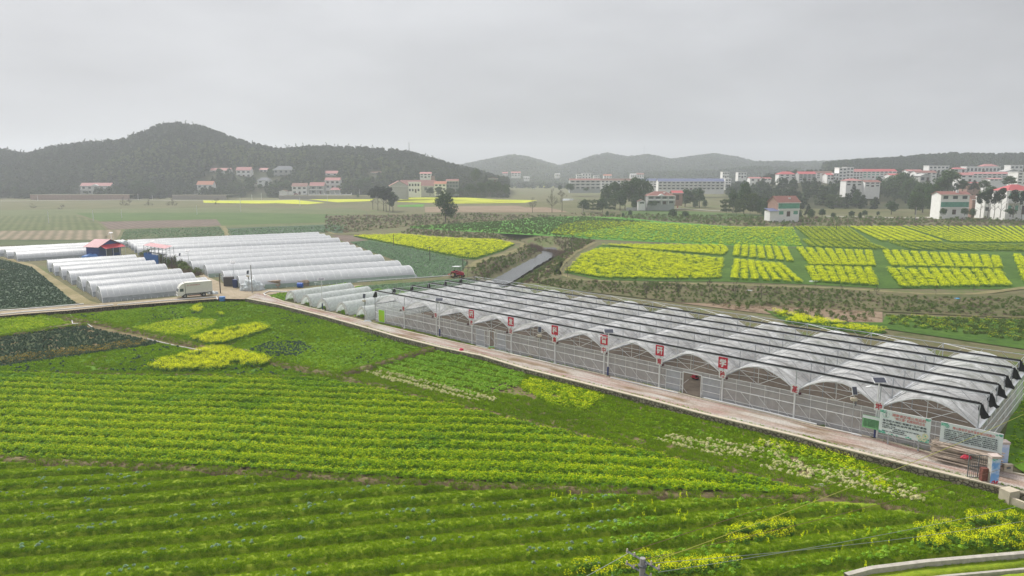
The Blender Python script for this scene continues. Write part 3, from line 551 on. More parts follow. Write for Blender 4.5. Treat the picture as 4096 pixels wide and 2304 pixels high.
# ---------------------------------------------------------------- plastic tunnels
M['tun'] = filmmat('tunnel_film', (.68, .695, .72), .93, .35, .05, .3, .4); M['tunend'] = filmmat('tunnel_end_film', (.4, .43, .46), .8, .4, .12, .6); M['vent'] = filmmat('vent_net', (.4, .52, .44), .85, .8, .12, .4)
M['sfilm'] = filmmat('small_tunnel_film', (.74, .78, .77), .84, .35, .2, .8, .5); M['hoop'] = mat('hoop_band', (.92, .93, .94), .5, .03); M['hoopd'] = mat('hoop_tube', (.5, .52, .53), .5, .1)
def tunnel(al, ar, w, h, label, group, step=1.1, vent=.45, open_=False, gothic=1.6, ventm='tunend'):
    a = P(*al, h); c = P(*ar, h); a.z = c.z = 0; d = (c - a); Lg = d.length; ang = math.atan2(d.y, d.x)
    t = thing('plastic_tunnel', label, 'polytunnel', a, ang, group)
    def pr(s):   # s -1..1
        y = s * w / 2; return y, h * (1 - abs(s) ** 2.1) ** (.72) if abs(s) < 1 else 0.
    ss = np.linspace(-1, 1, 19); prof = [pr(s) for s in ss]
    nx = max(4, int(Lg / 2)); rg = np.random.default_rng(abs(int(al[0])))
    vs = [(x, y + rg.normal(0, .02), z * (1 + .012 * math.sin(x * 1.7 + k)) if z > 0 else z) for k, x in enumerate(np.linspace(0, Lg, nx + 1)) for y, z in prof]
    m_ = 19; fs = []; mi = []
    for j in range(nx):
        for i in range(m_ - 1): fs.append((j * m_ + i, j * m_ + i + 1, (j + 1) * m_ + i + 1, (j + 1) * m_ + i)); mi.append(1 if (i in (0, 17) and vent) else 0)
    me = npmesh('film_cover', vs, np.array(fs)[:, ::-1], [M['sfilm'] if open_ else M['tun'], M[ventm]], mi, smooth=True); link('film_cover', me, t)
    b = MB()
    for x in np.arange(0, Lg + .01, step): b.path([(x, y * 1.003, z + .012) for y, z in prof[::2]], .035 if not open_ else .016, 4)
    b.path([(0, y, z) for y, z in prof], .05, 5); b.path([(Lg, y, z) for y, z in prof], .05, 5)
    b.build('hoops', M['hoopd'] if open_ else M['hoop'], t)
    if not open_:
        for x in (0.02, Lg - .02):
            b = MB(); n = len(prof); b.add([(x, y, z) for y, z in prof] + [(x, 0, 0)], [(i, i + 1, n) for i in range(n - 1)], 0)
            for y in (-w * .25, -.5, .5, w * .25): b.tube((x, y, 0), (x, y, pr(2 * y / w)[1]), .03, 4, 1)
            b.tube((x, -w * .42, h * .55), (x, w * .42, h * .55), .025, 4, 1); b.build('end_wall', [M['tunend'], M['hoop']], t)
    else:
        for x, sg in ((0, -1), (Lg, 1)):
            for side in (-1, 1):     # gathered film curtain hanging at each side of the opening
                n = 7; vs = []; rr = np.random.default_rng(abs(int(al[0])) + side + 5)
                for k in range(n):
                    f = k / (n - 1); s0 = side * (.12 + .86 * f ** .8); y, z = pr(min(.995, abs(s0)) * side); inner = side * w * (.10 + .2 * f + .05 * math.sin(f * 9))
                    wd = .12 + .12 * math.sin(f * 3.1); vs += [(x, y, z), (x + sg * (.1 + .25 * f), y - side * (.25 + wd + rr.uniform(0, .12)), max(0, z - .12)), (x + sg * .3 * f, y - side * (.5 + .25 * rr.random()) * (1 - .3 * f), max(.02, z - .3 - .1 * f))]
                fs = []
                for k in range(n - 1):
                    for q in range(2): fs.append((k * 3 + q, k * 3 + q + 1, (k + 1) * 3 + q + 1, (k + 1) * 3 + q))
                MB().add(vs, fs).build('door_curtain', M['whitefilm'], t, True)
    return t
M['whitefilm'] = filmmat('gathered_film', (.8, .8, .78), .9, .4, .2, 2.)
Lb = [((189, 1039), (540, 1018)), ((211, 1052), (575, 1029)), ((241, 1066), (615, 1041)), ((273, 1083), (657, 1055)), ((316, 1106), (718, 1074)), ((353, 1124), (767, 1090)), ((393, 1145), (821, 1109))]
nm7 = ['rearmost', 'second rearmost', 'third from the back', 'middle', 'third from the front', 'second nearest', 'nearest']
for k, (a, c) in enumerate(Lb): tunnel(a, c, 8.4, 2.8, f'white plastic tunnel, {nm7[k]} of the seven beside the truck', 'seven plastic tunnels beside the truck')
Rb = [((512, 959), (1271, 928)), ((522, 966), (1296, 935)), ((535, 974), (1317, 942)), ((549, 984), (1352, 951)), ((600, 1000), (1391, 968)), ((655, 1012), (1416, 979)), ((705, 1027), (1441, 990)), ((762, 1044), (1476, 1002)), ((820, 1060), (1519, 1018)), ((890, 1084), (1589, 1042)), ((952, 1104), (1636, 1062))]
o11 = ['rearmost', 'second from the back', 'third from the back', 'fourth from the back', 'fifth from the back', 'middle', 'fifth from the front', 'fourth from the front', 'third from the front', 'second nearest', 'nearest']
for k, (a, c) in enumerate(Rb): tunnel(a, c, 9.4 if k > 3 else 8.6, 2.6, f'long white plastic tunnel, {o11[k]} of the eleven in the centre block', 'eleven long plastic tunnels in the centre block', 1.6, ventm='vent' if k >= 7 else 'tunend')
for k, (a, c) in enumerate([((-70, 991), (363, 969)), ((21, 998), (367, 978)), ((61, 1007), (352, 990))]): tunnel(a, c, 8.6, 2.6, f'white plastic tunnel, {["rear", "middle", "front"][k]} of three behind the dark cabbage field at the left edge', 'three plastic tunnels at the left edge', 1.4)
for k, (a, c) in enumerate([((1163, 1163), (1399, 1131)), ((1225, 1179), (1470, 1145)), ((1291, 1194), (1557, 1156)), ((1367, 1208), (1640, 1168)), ((1448, 1226), (1735, 1187))]):
    tunnel(a, c, 4.4, 2.15, f'small open-ended film tunnel with gathered curtains, {["first", "second", "third", "fourth", "fifth"][k]} from the left', 'small open tunnels beside the gravel road', 1.2, 0, True)
# ---------------------------------------------------------------- solar lamps and monitoring posts
def solar_lamp(px, py, ptop, label, px2=None, blue=True, z=0.):
    p = P(px, py, z); D = p.y; H = CH - z + 0; top = PD(px, ptop, D); h = max(3.5, top.z - z)
    t = thing('solar_street_lamp', label, 'street lamp', p, 0, 'solar street lamps on white poles')
    MB().box((0, 0, .06), (.7, .6, .16)).build('base', M['cap'], t)
    b = MB(); b.tube((0, 0, .1), (0, 0, h * .22), .11, 8, 1 if blue else 0); b.tube((0, 0, h * .22), (0, 0, h - .3), .09, 8, 0, .06); b.build('pole', [M['white'], M['navy']], t)
    b = MB(); b.box((0, 0, h), (1.25, .75, .05), 0, rx=math.radians(32)); b.box((0, -.02, h + .035), (1.1, .62, .03), 1, rx=math.radians(32)); b.build('solar_panel', [M['white'], M['panel']], t)
    b = MB(); b.tube((0, 0, h - .8), (-.85, -.1, h - .62), .035, 6); b.box((-1.05, -.12, h - .6), (.5, .18, .07), ry=math.radians(-10)); b.build('lamp_arm', M['white'], t)
    return t
solar_lamp(1759, 1348, 1199, 'white solar lamp with navy base in front of the second greenhouse post', blue=True)
solar_lamp(2431, 1506, 1325, 'white solar lamp with navy base beside the sign 普 in the middle of the greenhouse front')
solar_lamp(3498, 1754, 1521, 'tall white solar lamp with navy base standing left of the left billboard')
solar_lamp(1290, 1240, 1117, 'white solar lamp with navy base between the small open tunnels')
solar_lamp(937, 1130, 1050, 'white solar lamp by the stacked black crates at the end of the centre tunnels')
solar_lamp(757, 1075, 1003, 'white solar lamp between the two middle rows of tunnels')
solar_lamp(616, 1042, 966, 'white solar lamp in front of the open red roofed shed')
solar_lamp(448, 985, 931, 'white solar lamp rising behind the blue shed', blue=False)
def monitor(px, py, ptop, label):
    p = P(px, py); h = PD(px, ptop, p.y).z
    t = thing('monitoring_post', label, 'monitoring post', p, 0, 'solar monitoring posts')
    MB().tube((0, 0, 0), (0, 0, h - .3), .045, 6).build('pole', M['steel'], t)
    b = MB(); b.box((0, 0, h), (.5, .06, .85), 0, rx=math.radians(-28)); b.box((0, -.035, h), (.42, .05, .76), 1, rx=math.radians(-28)); b.build('solar_panel', [M['white'], M['panel']], t)
    b = MB(); b.box((0, -.05, h - .85), (.5, .34, .3)); b.box((-.28, -.1, h - .78), (.2, .2, .16)); b.tube((.15, -.1, h - 1.), (.15, -.1, h - 1.5), .07, 6, 1); b.build('sensor_box', [M['beige'], M['dsteel']], t)
monitor(2158, 1443, 1318, 'grey monitoring post with beige box between the signs 发 and 科')
monitor(3405, 1735, 1563, 'grey monitoring post with beige box right of the sign 基')
monitor(1460, 1284, 1184, 'grey monitoring post with beige box in front of the last small open tunnel')
monitor(996, 1168, 1089, 'grey monitoring post with small solar panel beside the white sack heap')
monitor(722, 1062, 1018, 'grey monitoring post among the bare shrubs behind the truck tunnels')
# ---------------------------------------------------------------- poles
M['pole'] = mat('concrete_pole', (.3, .29, .28), .8, .15, 2)
M['dpole'] = mat('dark_wood_pole', (.1, .085, .075), .85, .2, 2)
def util_pole(px, py, ptop, label, cross=0, m='pole', r=.13, z=0., group='utility poles in the fields'):
    p = P(px, py, z); h = PD(px, ptop, p.y).z - z
    t = thing('utility_pole', label, 'utility pole', p, 0, group); MB().tube((0, 0, -.1), (0, 0, h), r, 7, 0, r * .7).build('pole', M[m], t)
    if cross:
        MB().box((0, 0, h - .35), (1.6, .09, .1)).build('crossarm', M['dsteel'], t)
        b = MB(); [b.tube((x, 0, h - .3), (x, 0, h - .1), .05, 6) for x in (-.7, 0.25, .7)]; b.build('insulator', M['beige'], t)
util_pole(1009, 1171, 1060, 'tall grey concrete pole rising from the white sack heap')
util_pole(882, 1174, 1094, 'short dark pole with crossarm beside the truck rear', 1, 'dpole')
util_pole(689, 1080, 1028, 'dark pole with crossarm between the two rows of tunnels', 1, 'dpole')
util_pole(1575, 986, 935, 'thin dark pole at the corner of the bright yellow field', 0, 'dpole', .12)
util_pole(1720, 1045, 986, 'thin dark pole with crossarm at the edge of the cabbage field', 1, 'dpole', .12)
util_pole(1852, 1082, 1033, 'thin dark pole with crossarm beside the red tractor', 1, 'dpole', .12)
util_pole(2092, 903, 871, 'thin dark pole in the green field left of the creek bend', 0, 'dpole', .12)
util_pole(2188, 882, 850, 'thin pole at the upper edge of the long green field', 0, 'dpole', .12)
util_pole(2330, 853, 818, 'pale pole left of the bamboo grove', 0, 'pole', .14)
util_pole(2590, 840, 770, 'tall pale pole with crossarm in front of the grey villa', 1, 'pole', .17)
util_pole(3661, 885, 828, 'tall pale pole with crossarm left of the white green-glazed house', 1, 'pole', .2)
util_pole(3793, 927, 903, 'short dark pole at the far edge of the right yellow plots', 0, 'dpole', .13)
util_pole(3345, 923, 900, 'short dark pole at the far edge of the green striped plot', 0, 'dpole', .13)
util_pole(1467, 875, 850, 'short pole beside the pine copse field', 0, 'pole', .14)
for k, (x, y, yt) in enumerate([(195, 893, 845), (374, 885, 842), (487, 872, 838), (788, 858, 822), (963, 848, 790), (1200, 825, 790), (1310, 808, 778), (1438, 792, 757), (610, 800, 779), (553, 800, 775), (152, 803, 782), (1046, 798, 772), (1008, 800, 778), (3110, 868, 842)]):
    util_pole(x, y, yt, f'pale roadside pole in the far left fields, {["first","second","third","fourth","fifth","sixth","seventh","eighth"][k]} along the front row' if k < 8 else
              ['pale thin pole below the dark forest left of the brick terrace', 'pale thin pole at the right end of the brick terrace wall', 'white post at the left end of the brick terrace wall', 'right one of two white posts before the grey hipped house', 'left one of two white posts before the grey hipped house', 'short pale pole beside the brown roofed house with blue canopy'][k - 8], 0, 'white', .16)
# power pole at the bottom edge with wires
pp = P(2560, 2345, SZ); D = 30.; pw = PD(2571, 2232, D); t = thing('power_pole', 'concrete power pole top with steel crossarms and insulators at the bottom edge', 'power pole', (pw.x, pw.y, SZ)); hh = pw.z - SZ
MB().tube((0, 0, -.2), (0, 0, hh), .22, 10, 0, .13).build('pole', M['pole'], t)
for k, (a, z) in enumerate(((-.85, hh - .15), (-.85, hh - .75))):
    dx, dy = math.cos(a) * .95, math.sin(a) * .95
    b = MB(); b.tube((-dx, -dy, z + .1), (dx, dy, z - .02), .055, 4); b.build('crossarm', M['dsteel'], t)
    b = MB()
    for s in (-.95, -.5, .5, .95): b.tube((dx * s, dy * s, z + .03), (dx * s, dy * s, z + .22), .06, 8, 0, .035)
    b.build('insulator', M['beige'], t)
for z in (hh - .4, hh - 1.2): MB().tube((0, 0, z), (0, 0, z + .07), .21, 10).build('clamp', M['dsteel'], t)
M['wy'] = mat('yellow_wire', (.5, .5, .08), .5, 0); M['wr'] = mat('brown_wire', (.25, .13, .08), .6, 0); M['wg'] = mat('grey_wire', (.35, .4, .35), .5, 0)
def wire(a, c, sag, m, label, r=.014):
    a, c = Vector(a), Vector(c); pts = [a.lerp(c, f) - Vector((0, 0, sag * 4 * f * (1 - f))) for f in np.linspace(0, 1, 25)]
    o = MB().path(pts, r, 4).build('power_line', M[m]); tag(o, label, 'cable', 'power lines from the bottom pole'); return o
wt = Vector((pw.x, pw.y, pw.z))
tgt = lambda px, py, D: PD(px, py, D)
wire(wt + Vector((.5, -.4, .1)), tgt(4600, 1400, 72), .9, 'wy', 'yellow power line from the bottom pole past the gate pillars to the right edge', .022)
wire(wt + Vector((-.5, .4, .1)), tgt(4500, 1450, 74), .9, 'wr', 'brown power line running just above the yellow one')
wire(wt + Vector((.6, -.5, -.4)), tgt(4700, 1850, 62), .8, 'wg', 'upper grey line from the bottom pole across the bottom right field')
wire(wt + Vector((-.4, .3, -.5)), tgt(4700, 1960, 58), .8, 'wg', 'lower grey line from the bottom pole across the bottom right field')
wire(wt + Vector((0, .2, -.2)), tgt(4600, 1650, 70), 1.1, 'wr', 'dull brown line between the yellow line and the grey lines')
wire(wt + Vector((-.6, .4, 0)), tgt(1700, 2600, 40), .3, 'wg', 'upper grey line leaving the bottom pole towards the bottom left')
wire(wt + Vector((.3, -.5, -.5)), tgt(2100, 2700, 38), .3, 'wg', 'lower grey line leaving the bottom pole towards the bottom left')
# ---------------------------------------------------------------- box truck
M['tw'] = mat('truck_white', (.72, .71, .64), .35, .05, 1.5); M['tsilver'] = mat('wheel_rim', (.3, .3, .29), .5, .1)
a = P(741, 1193); c = P(816, 1186); ta = math.atan2(c.y - a.y, c.x - a.x)
T = thing('box_truck', 'white box truck with air deflector and red lettering parked facing left', 'truck', a, ta)
# local x: front wheel at 0, rear wheel at +3.6 ; near side is -y
WB = (c - a).length; y0, y1 = -.05, 2.0
b = MB(); b.bx(-.35 + .55, WB + 1.75, y0, y1, .95, 3.15); b.build('cargo_box', M['tw'], T)
b = MB()
for x in np.arange(.35, WB + 1.7, .28): b.bx(x, x + .03, y0 - .025, y0, 1.05, 3.05)
for z in (.95, 3.1): b.bx(.18, WB + 1.78, y0 - .04, y0 - .002, z, z + .08)
b.build('panel_ribs', M['tw'], T)
b = MB(); prof = [(-1.3, .55), (-1.32, 1.15), (-1.1, 1.95), (-.85, 2.25), (.1, 2.25), (.1, .75), (-.0, .55)]; b.extr(prof, y0 + .05, y1 - .05); cab = b.build('cab', M['tw'], T)
b = MB(); b.extr([(-1.02, 2.27), (-.75, 2.62), (-.35, 2.95), (.08, 3.05), (.08, 2.27)], y0 + .2, y1 - .2); b.build('air_deflector', M['tw'], T)
MB().quad((-.95, y0 + .04, 1.4), (-.2, y0 + .04, 1.4), (-.2, y0 + .04, 2.02), (-.85, y0 + .04, 2.02)).build('side_window', M['glass'], T)
MB().quad((-1.27, y0 + .15, 1.38), (-1.27, y1 - .15, 1.38), (-1.1, y1 - .2, 2.0), (-1.1, y0 + .2, 2.0)).build('windscreen', M['glass'], T)
MB().box((-1.34, (y0 + y1) / 2, .62), (.12, 1.9, .24)).build('bumper', M['white'], T)
for y in (y0 + .25, y1 - .25): MB().box((-1.35, y, .95), (.06, .3, .2)).build('headlight', M['glass'], T)
b = MB(); b.tube((-1.15, y0, 2.05), (-1.45, y0 - .25, 2.05), .02, 4); b.box((-1.5, y0 - .27, 1.9), (.06, .18, .35)); b.build('wing_mirror', M['dsteel'], T)
b = MB(); b.bx(.1, WB + 1.7, .35, 1.6, .7, .93); b.bx(.5, WB - .55, y0 + .02, y0 + .1, .5, .62); b.bx(WB + 1.5, WB + 1.7, y0 + .1, y1 - .1, .5, .62); b.build('chassis', M['dsteel'], T)
MB().bx(.6, WB - .6, y0 - .01, y0 + .03, .42, .5).build('side_guard', mat('guard_red', (.35, .08, .07)), T)
for x in (0, WB):
    for y in (y0 + .14, y1 - .14):
        w = MB(); w.tube((x, y - .13, .42), (x, y + .13, .42), .42, 18); w = w.build('wheel', M['rubber'], T)
        MB().tube((x, y - .145, .42), (x, y + .145, .42), .22, 12).build('rim', M['tsilver'], w)
textmesh('lettering', 'JMC 江铃汽车 品质卡车', .26, M['redtext'], T, (1.75, y0 - .05, 2.6), w=2.6)
# ---------------------------------------------------------------- tractor
M['tred'] = mat('tractor_red', (.42, .025, .05), .45, .1, 3); M['yrim'] = mat('yellow_rim', (.45, .3, .08), .6, .2)
p = P(1830, 1110); T = thing('tractor', 'red farm tractor with a white canopy at the back corner of the greenhouse', 'tractor', p, math.radians(-28))
b = MB(); b.bx(-.2, 1.7, -.38, .38, .75, 1.25); b.extr([(.3, 1.25), (.3, 1.62), (1.3, 1.5), (1.75, 1.25)], -.36, .36); b.build('bonnet', M['tred'], T)
for y in (-.75, .75): b = MB(); b.extr([(-1.4, 1.2), (-1.2, 1.55), (-.4, 1.6), (-.1, 1.2), (-.3, 1.3), (-1.1, 1.35)], y - .22, y + .22); b.build('mudguard', M['tred'], T)
for y in (-.75, .75):
    w = MB().tube((-.75, y - .2, .72), (-.75, y + .2, .72), .72, 20).build('rear_wheel', M['rubber'], T); MB().tube((-.75, y - .22, .72), (-.75, y + .22, .72), .42, 14).build('rim', M['yrim'], w)
    w = MB().tube((1.25, y * .85 - .13, .42), (1.25, y * .85 + .13, .42), .42, 16).build('front_wheel', M['rubber'], T); MB().tube((1.25, y * .85 - .15, .42), (1.25, y * .85 + .15, .42), .22, 12).build('rim', M['yrim'], w)
MB().box((-.2, 0, 2.72), (2.0, 1.5, .1), ry=math.radians(-3)).build('canopy', M['white'], T)
b = MB(); [b.tube((x, y, 1.2), (x * 1.02, y * .9, 2.7), .035, 5) for x, y in ((-1., -.6), (-1., .6), (.45, -.45), (.45, .45))]; b.build('canopy_post', M['dsteel'], T)
b = MB(); b.box((-.7, 0, 1.35), (.5, .5, .12)); b.box((-.93, 0, 1.62), (.1, .5, .5)); b.build('seat', M['black'], T)
MB().tube((.1, 0, 1.5), (-.1, 0, 1.85), .03, 5).build('steering_column', M['dsteel'], T); MB().tube((1.0, -.28, 1.5), (1.0, -.28, 2.2), .045, 6).build('exhaust', M['dsteel'], T)
b = MB(); b.box((-1.95, 0, .55), (.7, 1.6, .45)); b.tube((-1.2, 0, .8), (-1.8, 0, .7), .06, 5); b.build('rotary_tiller', mat('tiller_orange', (.42, .12, .05), .6, .2), T)
p = P(2780, 1518); T = thing('walking_tiller', 'small red walking tiller on the soil inside the wide doorway', 'tiller', p, math.radians(25))
b = MB(); b.box((0, 0, .42), (.6, .42, .35)); b.box((.1, 0, .68), (.32, .3, .2)); b.build('engine_housing', M['tred'], T)
b = MB(); b.tube((0, -.2, .55), (-.9, -.3, 1.0), .025, 5); b.tube((0, .2, .55), (-.9, .3, 1.0), .025, 5); b.build('handlebar', M['dsteel'], T)
for y in (-.3, .3): MB().tube((0.05, y - .09, .25), (0.05, y + .09, .25), .26, 12).build('tine_wheel', M['rubber'], T)
b = MB(); b.box((-.1, 0, .3), (.5, 1.0, .08)); b.build('fender', M['tred'], T)
# ---------------------------------------------------------------- sheds
M['blue'] = mat('blue_sheet', (.02, .06, .22), .5, .12, 1.5); M['rroof'] = mat('red_sheet_roof', (.27, .03, .055), .5, .12, 1.5)
def corr(b, p0, du, dv, n, mi=0, amp=.04):   # corrugated sheet from p0 spanning du (corrugation dir) and dv
    p0, du, dv = Vector(p0), Vector(du), Vector(dv); nn = du.cross(dv).normalized(); vs = []
    for i in range(n + 1):
        q = p0 + du * (i / n) + nn * (amp if i % 2 else 0); vs += [q, q + dv]
    b.add(vs, [(2 * i, 2 * i + 2, 2 * i + 3, 2 * i + 1) for i in range(n)], mi)
A = P(397, 1031); ang = math.radians(75); w = 8.5
T = thing('storage_shed', 'blue storage shed with a dark red ridged roof and a red awning', 'shed', A, ang); d = 4.6; e = 3.4; rdg = 5.1; so = .6
b = MB(); prof = [(0, 0), (w, 0), (w, e), (w / 2, rdg), (0, e)]; b.extr(prof, 0, d); b.build('wall', M['blue'], T)
b = MB(); corr(b, (-so, -so, e - .2), (0, d + 2 * so, 0), (w / 2 + so, 0, rdg - e + .35), 30); corr(b, (w + so, d + so, e - .2), (0, -d - 2 * so, 0), (-w / 2 - so, 0, rdg - e + .35), 30); b.build('roof', M['rroof'], T)
b = MB(); corr(b, (.4, -2.2, 2.7), (w - .5, 0, 0), (0, 2.2, 1.0), 26); b.build('awning', mat('awning_red', (.5, .02, .045), .5, .08), T)
for x in (.7, w * .4, w * .7, w - .4): MB().tube((x, -2.1, 0), (x, -2.1, 2.7), .06, 6).build('awning_post', M['white'], T)
b = MB(); b.bx(w * .35, w * .6, -.04, -.0, 0, 2.4); b.build('door', M['dsteel'], T); MB().bx(w * .68, w * .9, -.04, 0, .9, 2.2).build('window', M['glass'], T)
A = P(551, 1030); B = P(590, 1048); ang = 0.0
T = thing('open_shed', 'open sided shed with a thin red roof and blue sheet walls behind the truck tunnels', 'shed', (-105.4, 203.5, 0), math.radians(-41)); w, d = 14.4, 2.2
b = MB(); corr(b, (-.3, 0, 4.9), (w, 0, 0), (0, d, .6), 30); b.build('roof', M['rroof'], T)
for x in np.linspace(0, w, 7):
    b = MB(); b.tube((x, 0.1, 0), (x, .1, 4.9), .06, 5); b.tube((x, d, 0), (x, d, 5.4), .06, 5); b.tube((x, .1, 4.2), (x, d, 4.6), .04, 4); b.tube((x, .1, 4.9), (x + 1.2, .1, 4.2), .03, 4); b.tube((x + 2.3, .1, 4.9), (x + 1.2, .1, 4.2), .03, 4); b.build('frame', M['steel'], T)
b = MB(); b.bx(0, w * .65, -.05, .0, .0, 2.7); b.bx(0, .05, 0, d, 0, 2.8); b.build('wall', mat('bright_blue_sheet', (.02, .14, .45), .5, .1), T); MB().bx(-.2, w, .1, .3, 3.1, 3.3).build('beam', M['dsteel'], T)
# ---------------------------------------------------------------- heaps and small things near the junction
def lumps(name, p, rx, ry, h, m, label, cat, n=40, seed=1, sz=.5):
    """a heap: bulging bags packed over a mound, one joined surface"""
    r = np.random.default_rng(seed); bm = bmesh.new()
    bmesh.ops.create_icosphere(bm, subdivisions=4, radius=1.)
    cs = r.normal(0, 1, (n, 3)); cs /= np.linalg.norm(cs, axis=1)[:, None]
    for v in bm.verts:
        d = np.sort(np.linalg.norm(cs - np.array(v.co), axis=1)); bulge = .85 + .3 * min(1, (d[1] - d[0]) * 3) + .08 * math.sin(v.co.x * 9 + v.co.y * 7)
        v.co = Vector((v.co.x * rx * bulge, v.co.y * ry * bulge, max(-.05, v.co.z) * h * bulge))
    me = bpy.data.meshes.new(name); bm.to_mesh(me); bm.free(); me.materials.append(m); me.polygons.foreach_set('use_smooth', [True] * len(me.polygons)); o = link(name, me); o.location = p; tag(o, label, cat); return o
M['sack'] = mat('grey_plastic_sacks', (.5, .54, .55), .45, .35, 1.6, bump=.6); M['trash'] = mat('mixed_scraps', (.55, .52, .45), .8, .5, 2.5, bump=.8)
lumps('sack_heap', P(1010, 1160), 2.6, 1.8, 2.2, M['sack'], 'heap of grey white plastic sacks at the foot of the concrete pole', 'heap', 60)
lumps('film_heap', P(487, 987), 4., 2.5, 2.4, M['sack'], 'heap of crumpled plastic film behind the blue shed', 'heap', 40, 2)
lumps('film_bundle', P(851, 1176), 1.2, .7, .6, M['sack'], 'crumpled white bundle on the ground behind the truck', 'heap', 20, 3)
lumps('film_bundle', P(595, 1040), 1.6, .9, 1.5, M['sack'], 'white bundle beside the blue wall of the open shed', 'heap', 20, 4)
lumps('film_bundle', P(1657, 1110), .8, .6, .9, M['sack'], 'white plastic bundle at the right end of the nearest long tunnel', 'heap', 20, 5)
lumps('scrap_heap', P(740, 1101), 3., 1.2, .5, M['trash'], 'pale scraps heaped beside the path behind the nearest truck tunnel', 'heap', 50, 6)
lumps('scrap_heap', P(1470, 1287), .7, .4, .3, M['sack'], 'small white scraps at the foot of the last open tunnel', 'heap', 20, 7)
lumps('litter_pile', P(3282, 1950, SZ), .55, .35, .3, M['trash'], 'small pile of white litter on the grassy balk at lower right', 'litter', 20, 8)
lumps('litter_pile', P(1370, 1508, SZ), .8, .4, .3, mat('dark_scrap', (.1, .1, .11)), 'small dark scrap pile where the earth banks meet', 'litter', 20, 9)
lumps('haystack', P(2137, 1428), .9, .6, .55, mat('dry_grass', (.33, .24, .14), .9, .3, 6, bump=.8), 'dry brown grass tuft left of the grey monitoring post', 'grass tuft', 30, 10)
def bundle(p, ang, Lx, w, h, n, label, seed=0, name='pole_stack', r=.05):
    rr = random.Random(seed); t = thing(name, label, 'pole stack', p, ang)
    nl = 4
    for k in range(nl):
        b = MB(); zz = h * k / nl
        for i in range(n // nl):
            y = rr.uniform(-w / 2, w / 2) * (1 - .3 * k / nl); z = zz + rr.uniform(.04, h / nl); dz = rr.uniform(-.12, .12); x = rr.uniform(-.35, .35); a = rr.uniform(-.05, .05) * Lx
            b.tube((-Lx / 2 + x, y - a, max(.05, z - dz)), (Lx / 2 + x, y + a, max(.05, z + dz)), r * rr.uniform(.7, 1.2), 5)
        b.build('pole_layer', M['wood'], t)
    return t
bundle(P(1070, 1150), math.radians(8), 5.2, 1.6, 1.5, 110, 'stack of brown poles right of the sack heap', 1, r=.1)
bundle(P(1170, 1143), math.radians(8), 7., 1.6, 1.1, 90, 'long low stack of brown poles before the nearest long tunnel', 2, r=.1)
uu = gu(3860, 1862); M['wood2'] = mat('pale_bamboo', (.45, .37, .3), .7, .35, 1.2); ws = M['wood']; M['wood'] = M['wood2']
bundle(gl(gu(3865, 1850), -1.5), GA, 4.8, 2.2, 1.6, 170, 'big stack of bamboo canes under the right billboard', 3, r=.045); M['wood'] = ws
cl = P(3865, 1828); lumps('red_net_bag', gl(gu(3845, 1845) + .6, -2.4, 1.0), .45, .3, .25, M['tred'], 'red net bag lying on the bamboo stack', 'bag', 12, 12)
def crate(p, ang, s, m, label, name='crate_stack'):
    t = thing(name, label, 'crate stack', p, ang); b = MB()
    n = int(s[2] / .3)
    for k in range(n):
        z = k * .3; b = MB(); b.bx(-s[0] / 2, s[0] / 2, -s[1] / 2, s[1] / 2, z, z + .24); b.bx(-s[0] / 2 - .03, s[0] / 2 + .03, -s[1] / 2 - .03, s[1] / 2 + .03, z + .24, z + .29); b.build('crate_layer', m, t)
crate(P(917, 1143), .1, (2., 1.4, 2.1), mat('dark_crates', (.1, .09, .09)), 'stack of dark brown crates at the end of the second nearest long tunnel')
crate(P(942, 1150), .1, (.9, .9, 1.8), M['navy'], 'stack of navy crates right of the dark brown crates')
MB_ = MB()
def barrel(p, r, h, m, label, lying=False):
    t = thing('barrel', label, 'barrel', p); b = MB()
    if lying: b.tube((-h / 2, 0, r), (h / 2, 0, r), r, 14)
    else:
        b.tube((0, 0, 0), (0, 0, h), r, 14)
    b.build('drum', m, t)
    for f in (.02, .33, .66, .97):
        q = MB()
        if lying: q.tube((h * (f - .5) - .02, 0, r), (h * (f - .5) + .02, 0, r), r * 1.04, 14)
        else: q.tube((0, 0, h * f - .02), (0, 0, h * f + .02), r * 1.04, 14)
        q.build('hoop', m, t)
M['bblue'] = mat('blue_plastic', (.03, .12, .5), .4, .1)
barrel(P(889, 1203, SZ + .3), .62, .85, mat('blue_tank', (.06, .2, .5), .4, .1), 'squat blue barrel beside the wall corner near the truck')
barrel(P(1201, 1150), .55, 1.2, M['bblue'], 'blue barrel lying by the long low pole stack', True)
lumps('plastic_bag', P(877, 1201, SZ + .3), .3, .25, .5, M['tred'], 'small red bag beside the squat blue barrel', 'bag', 10, 13)
lumps('red_cloth', P(1845, 1403, .12), .32, .3, .35, mat('red_cloth', (.55, .03, .08), .7), 'red cloth draped over the stone wall cap near the third red sign', 'cloth', 9, 14)
lumps('tarpaulin', P(372, 1030), 2.8, 1.4, 1.2, mat('blue_tarp', (.1, .25, .6), .5, .2), 'blue tarpaulin at the left foot of the blue shed', 'tarpaulin', 14, 15)
lumps('plastic_sheet', P(3258, 1128), 1.2, .8, .3, M['sack'], 'scrap of white plastic on the bank below the right yellow plots', 'litter', 14, 16)
lumps('plastic_sheet', P(3829, 1197), .6, .4, .25, mat('blue_scrap', (.1, .4, .7), .5), 'scrap of light blue plastic on the overgrown bank at right', 'litter', 14, 17)
lumps('plastic_sheet', P(2998, 1165), .8, .5, .25, M['sack'], 'white plastic scrap below the middle yellow plots', 'litter', 14, 18)
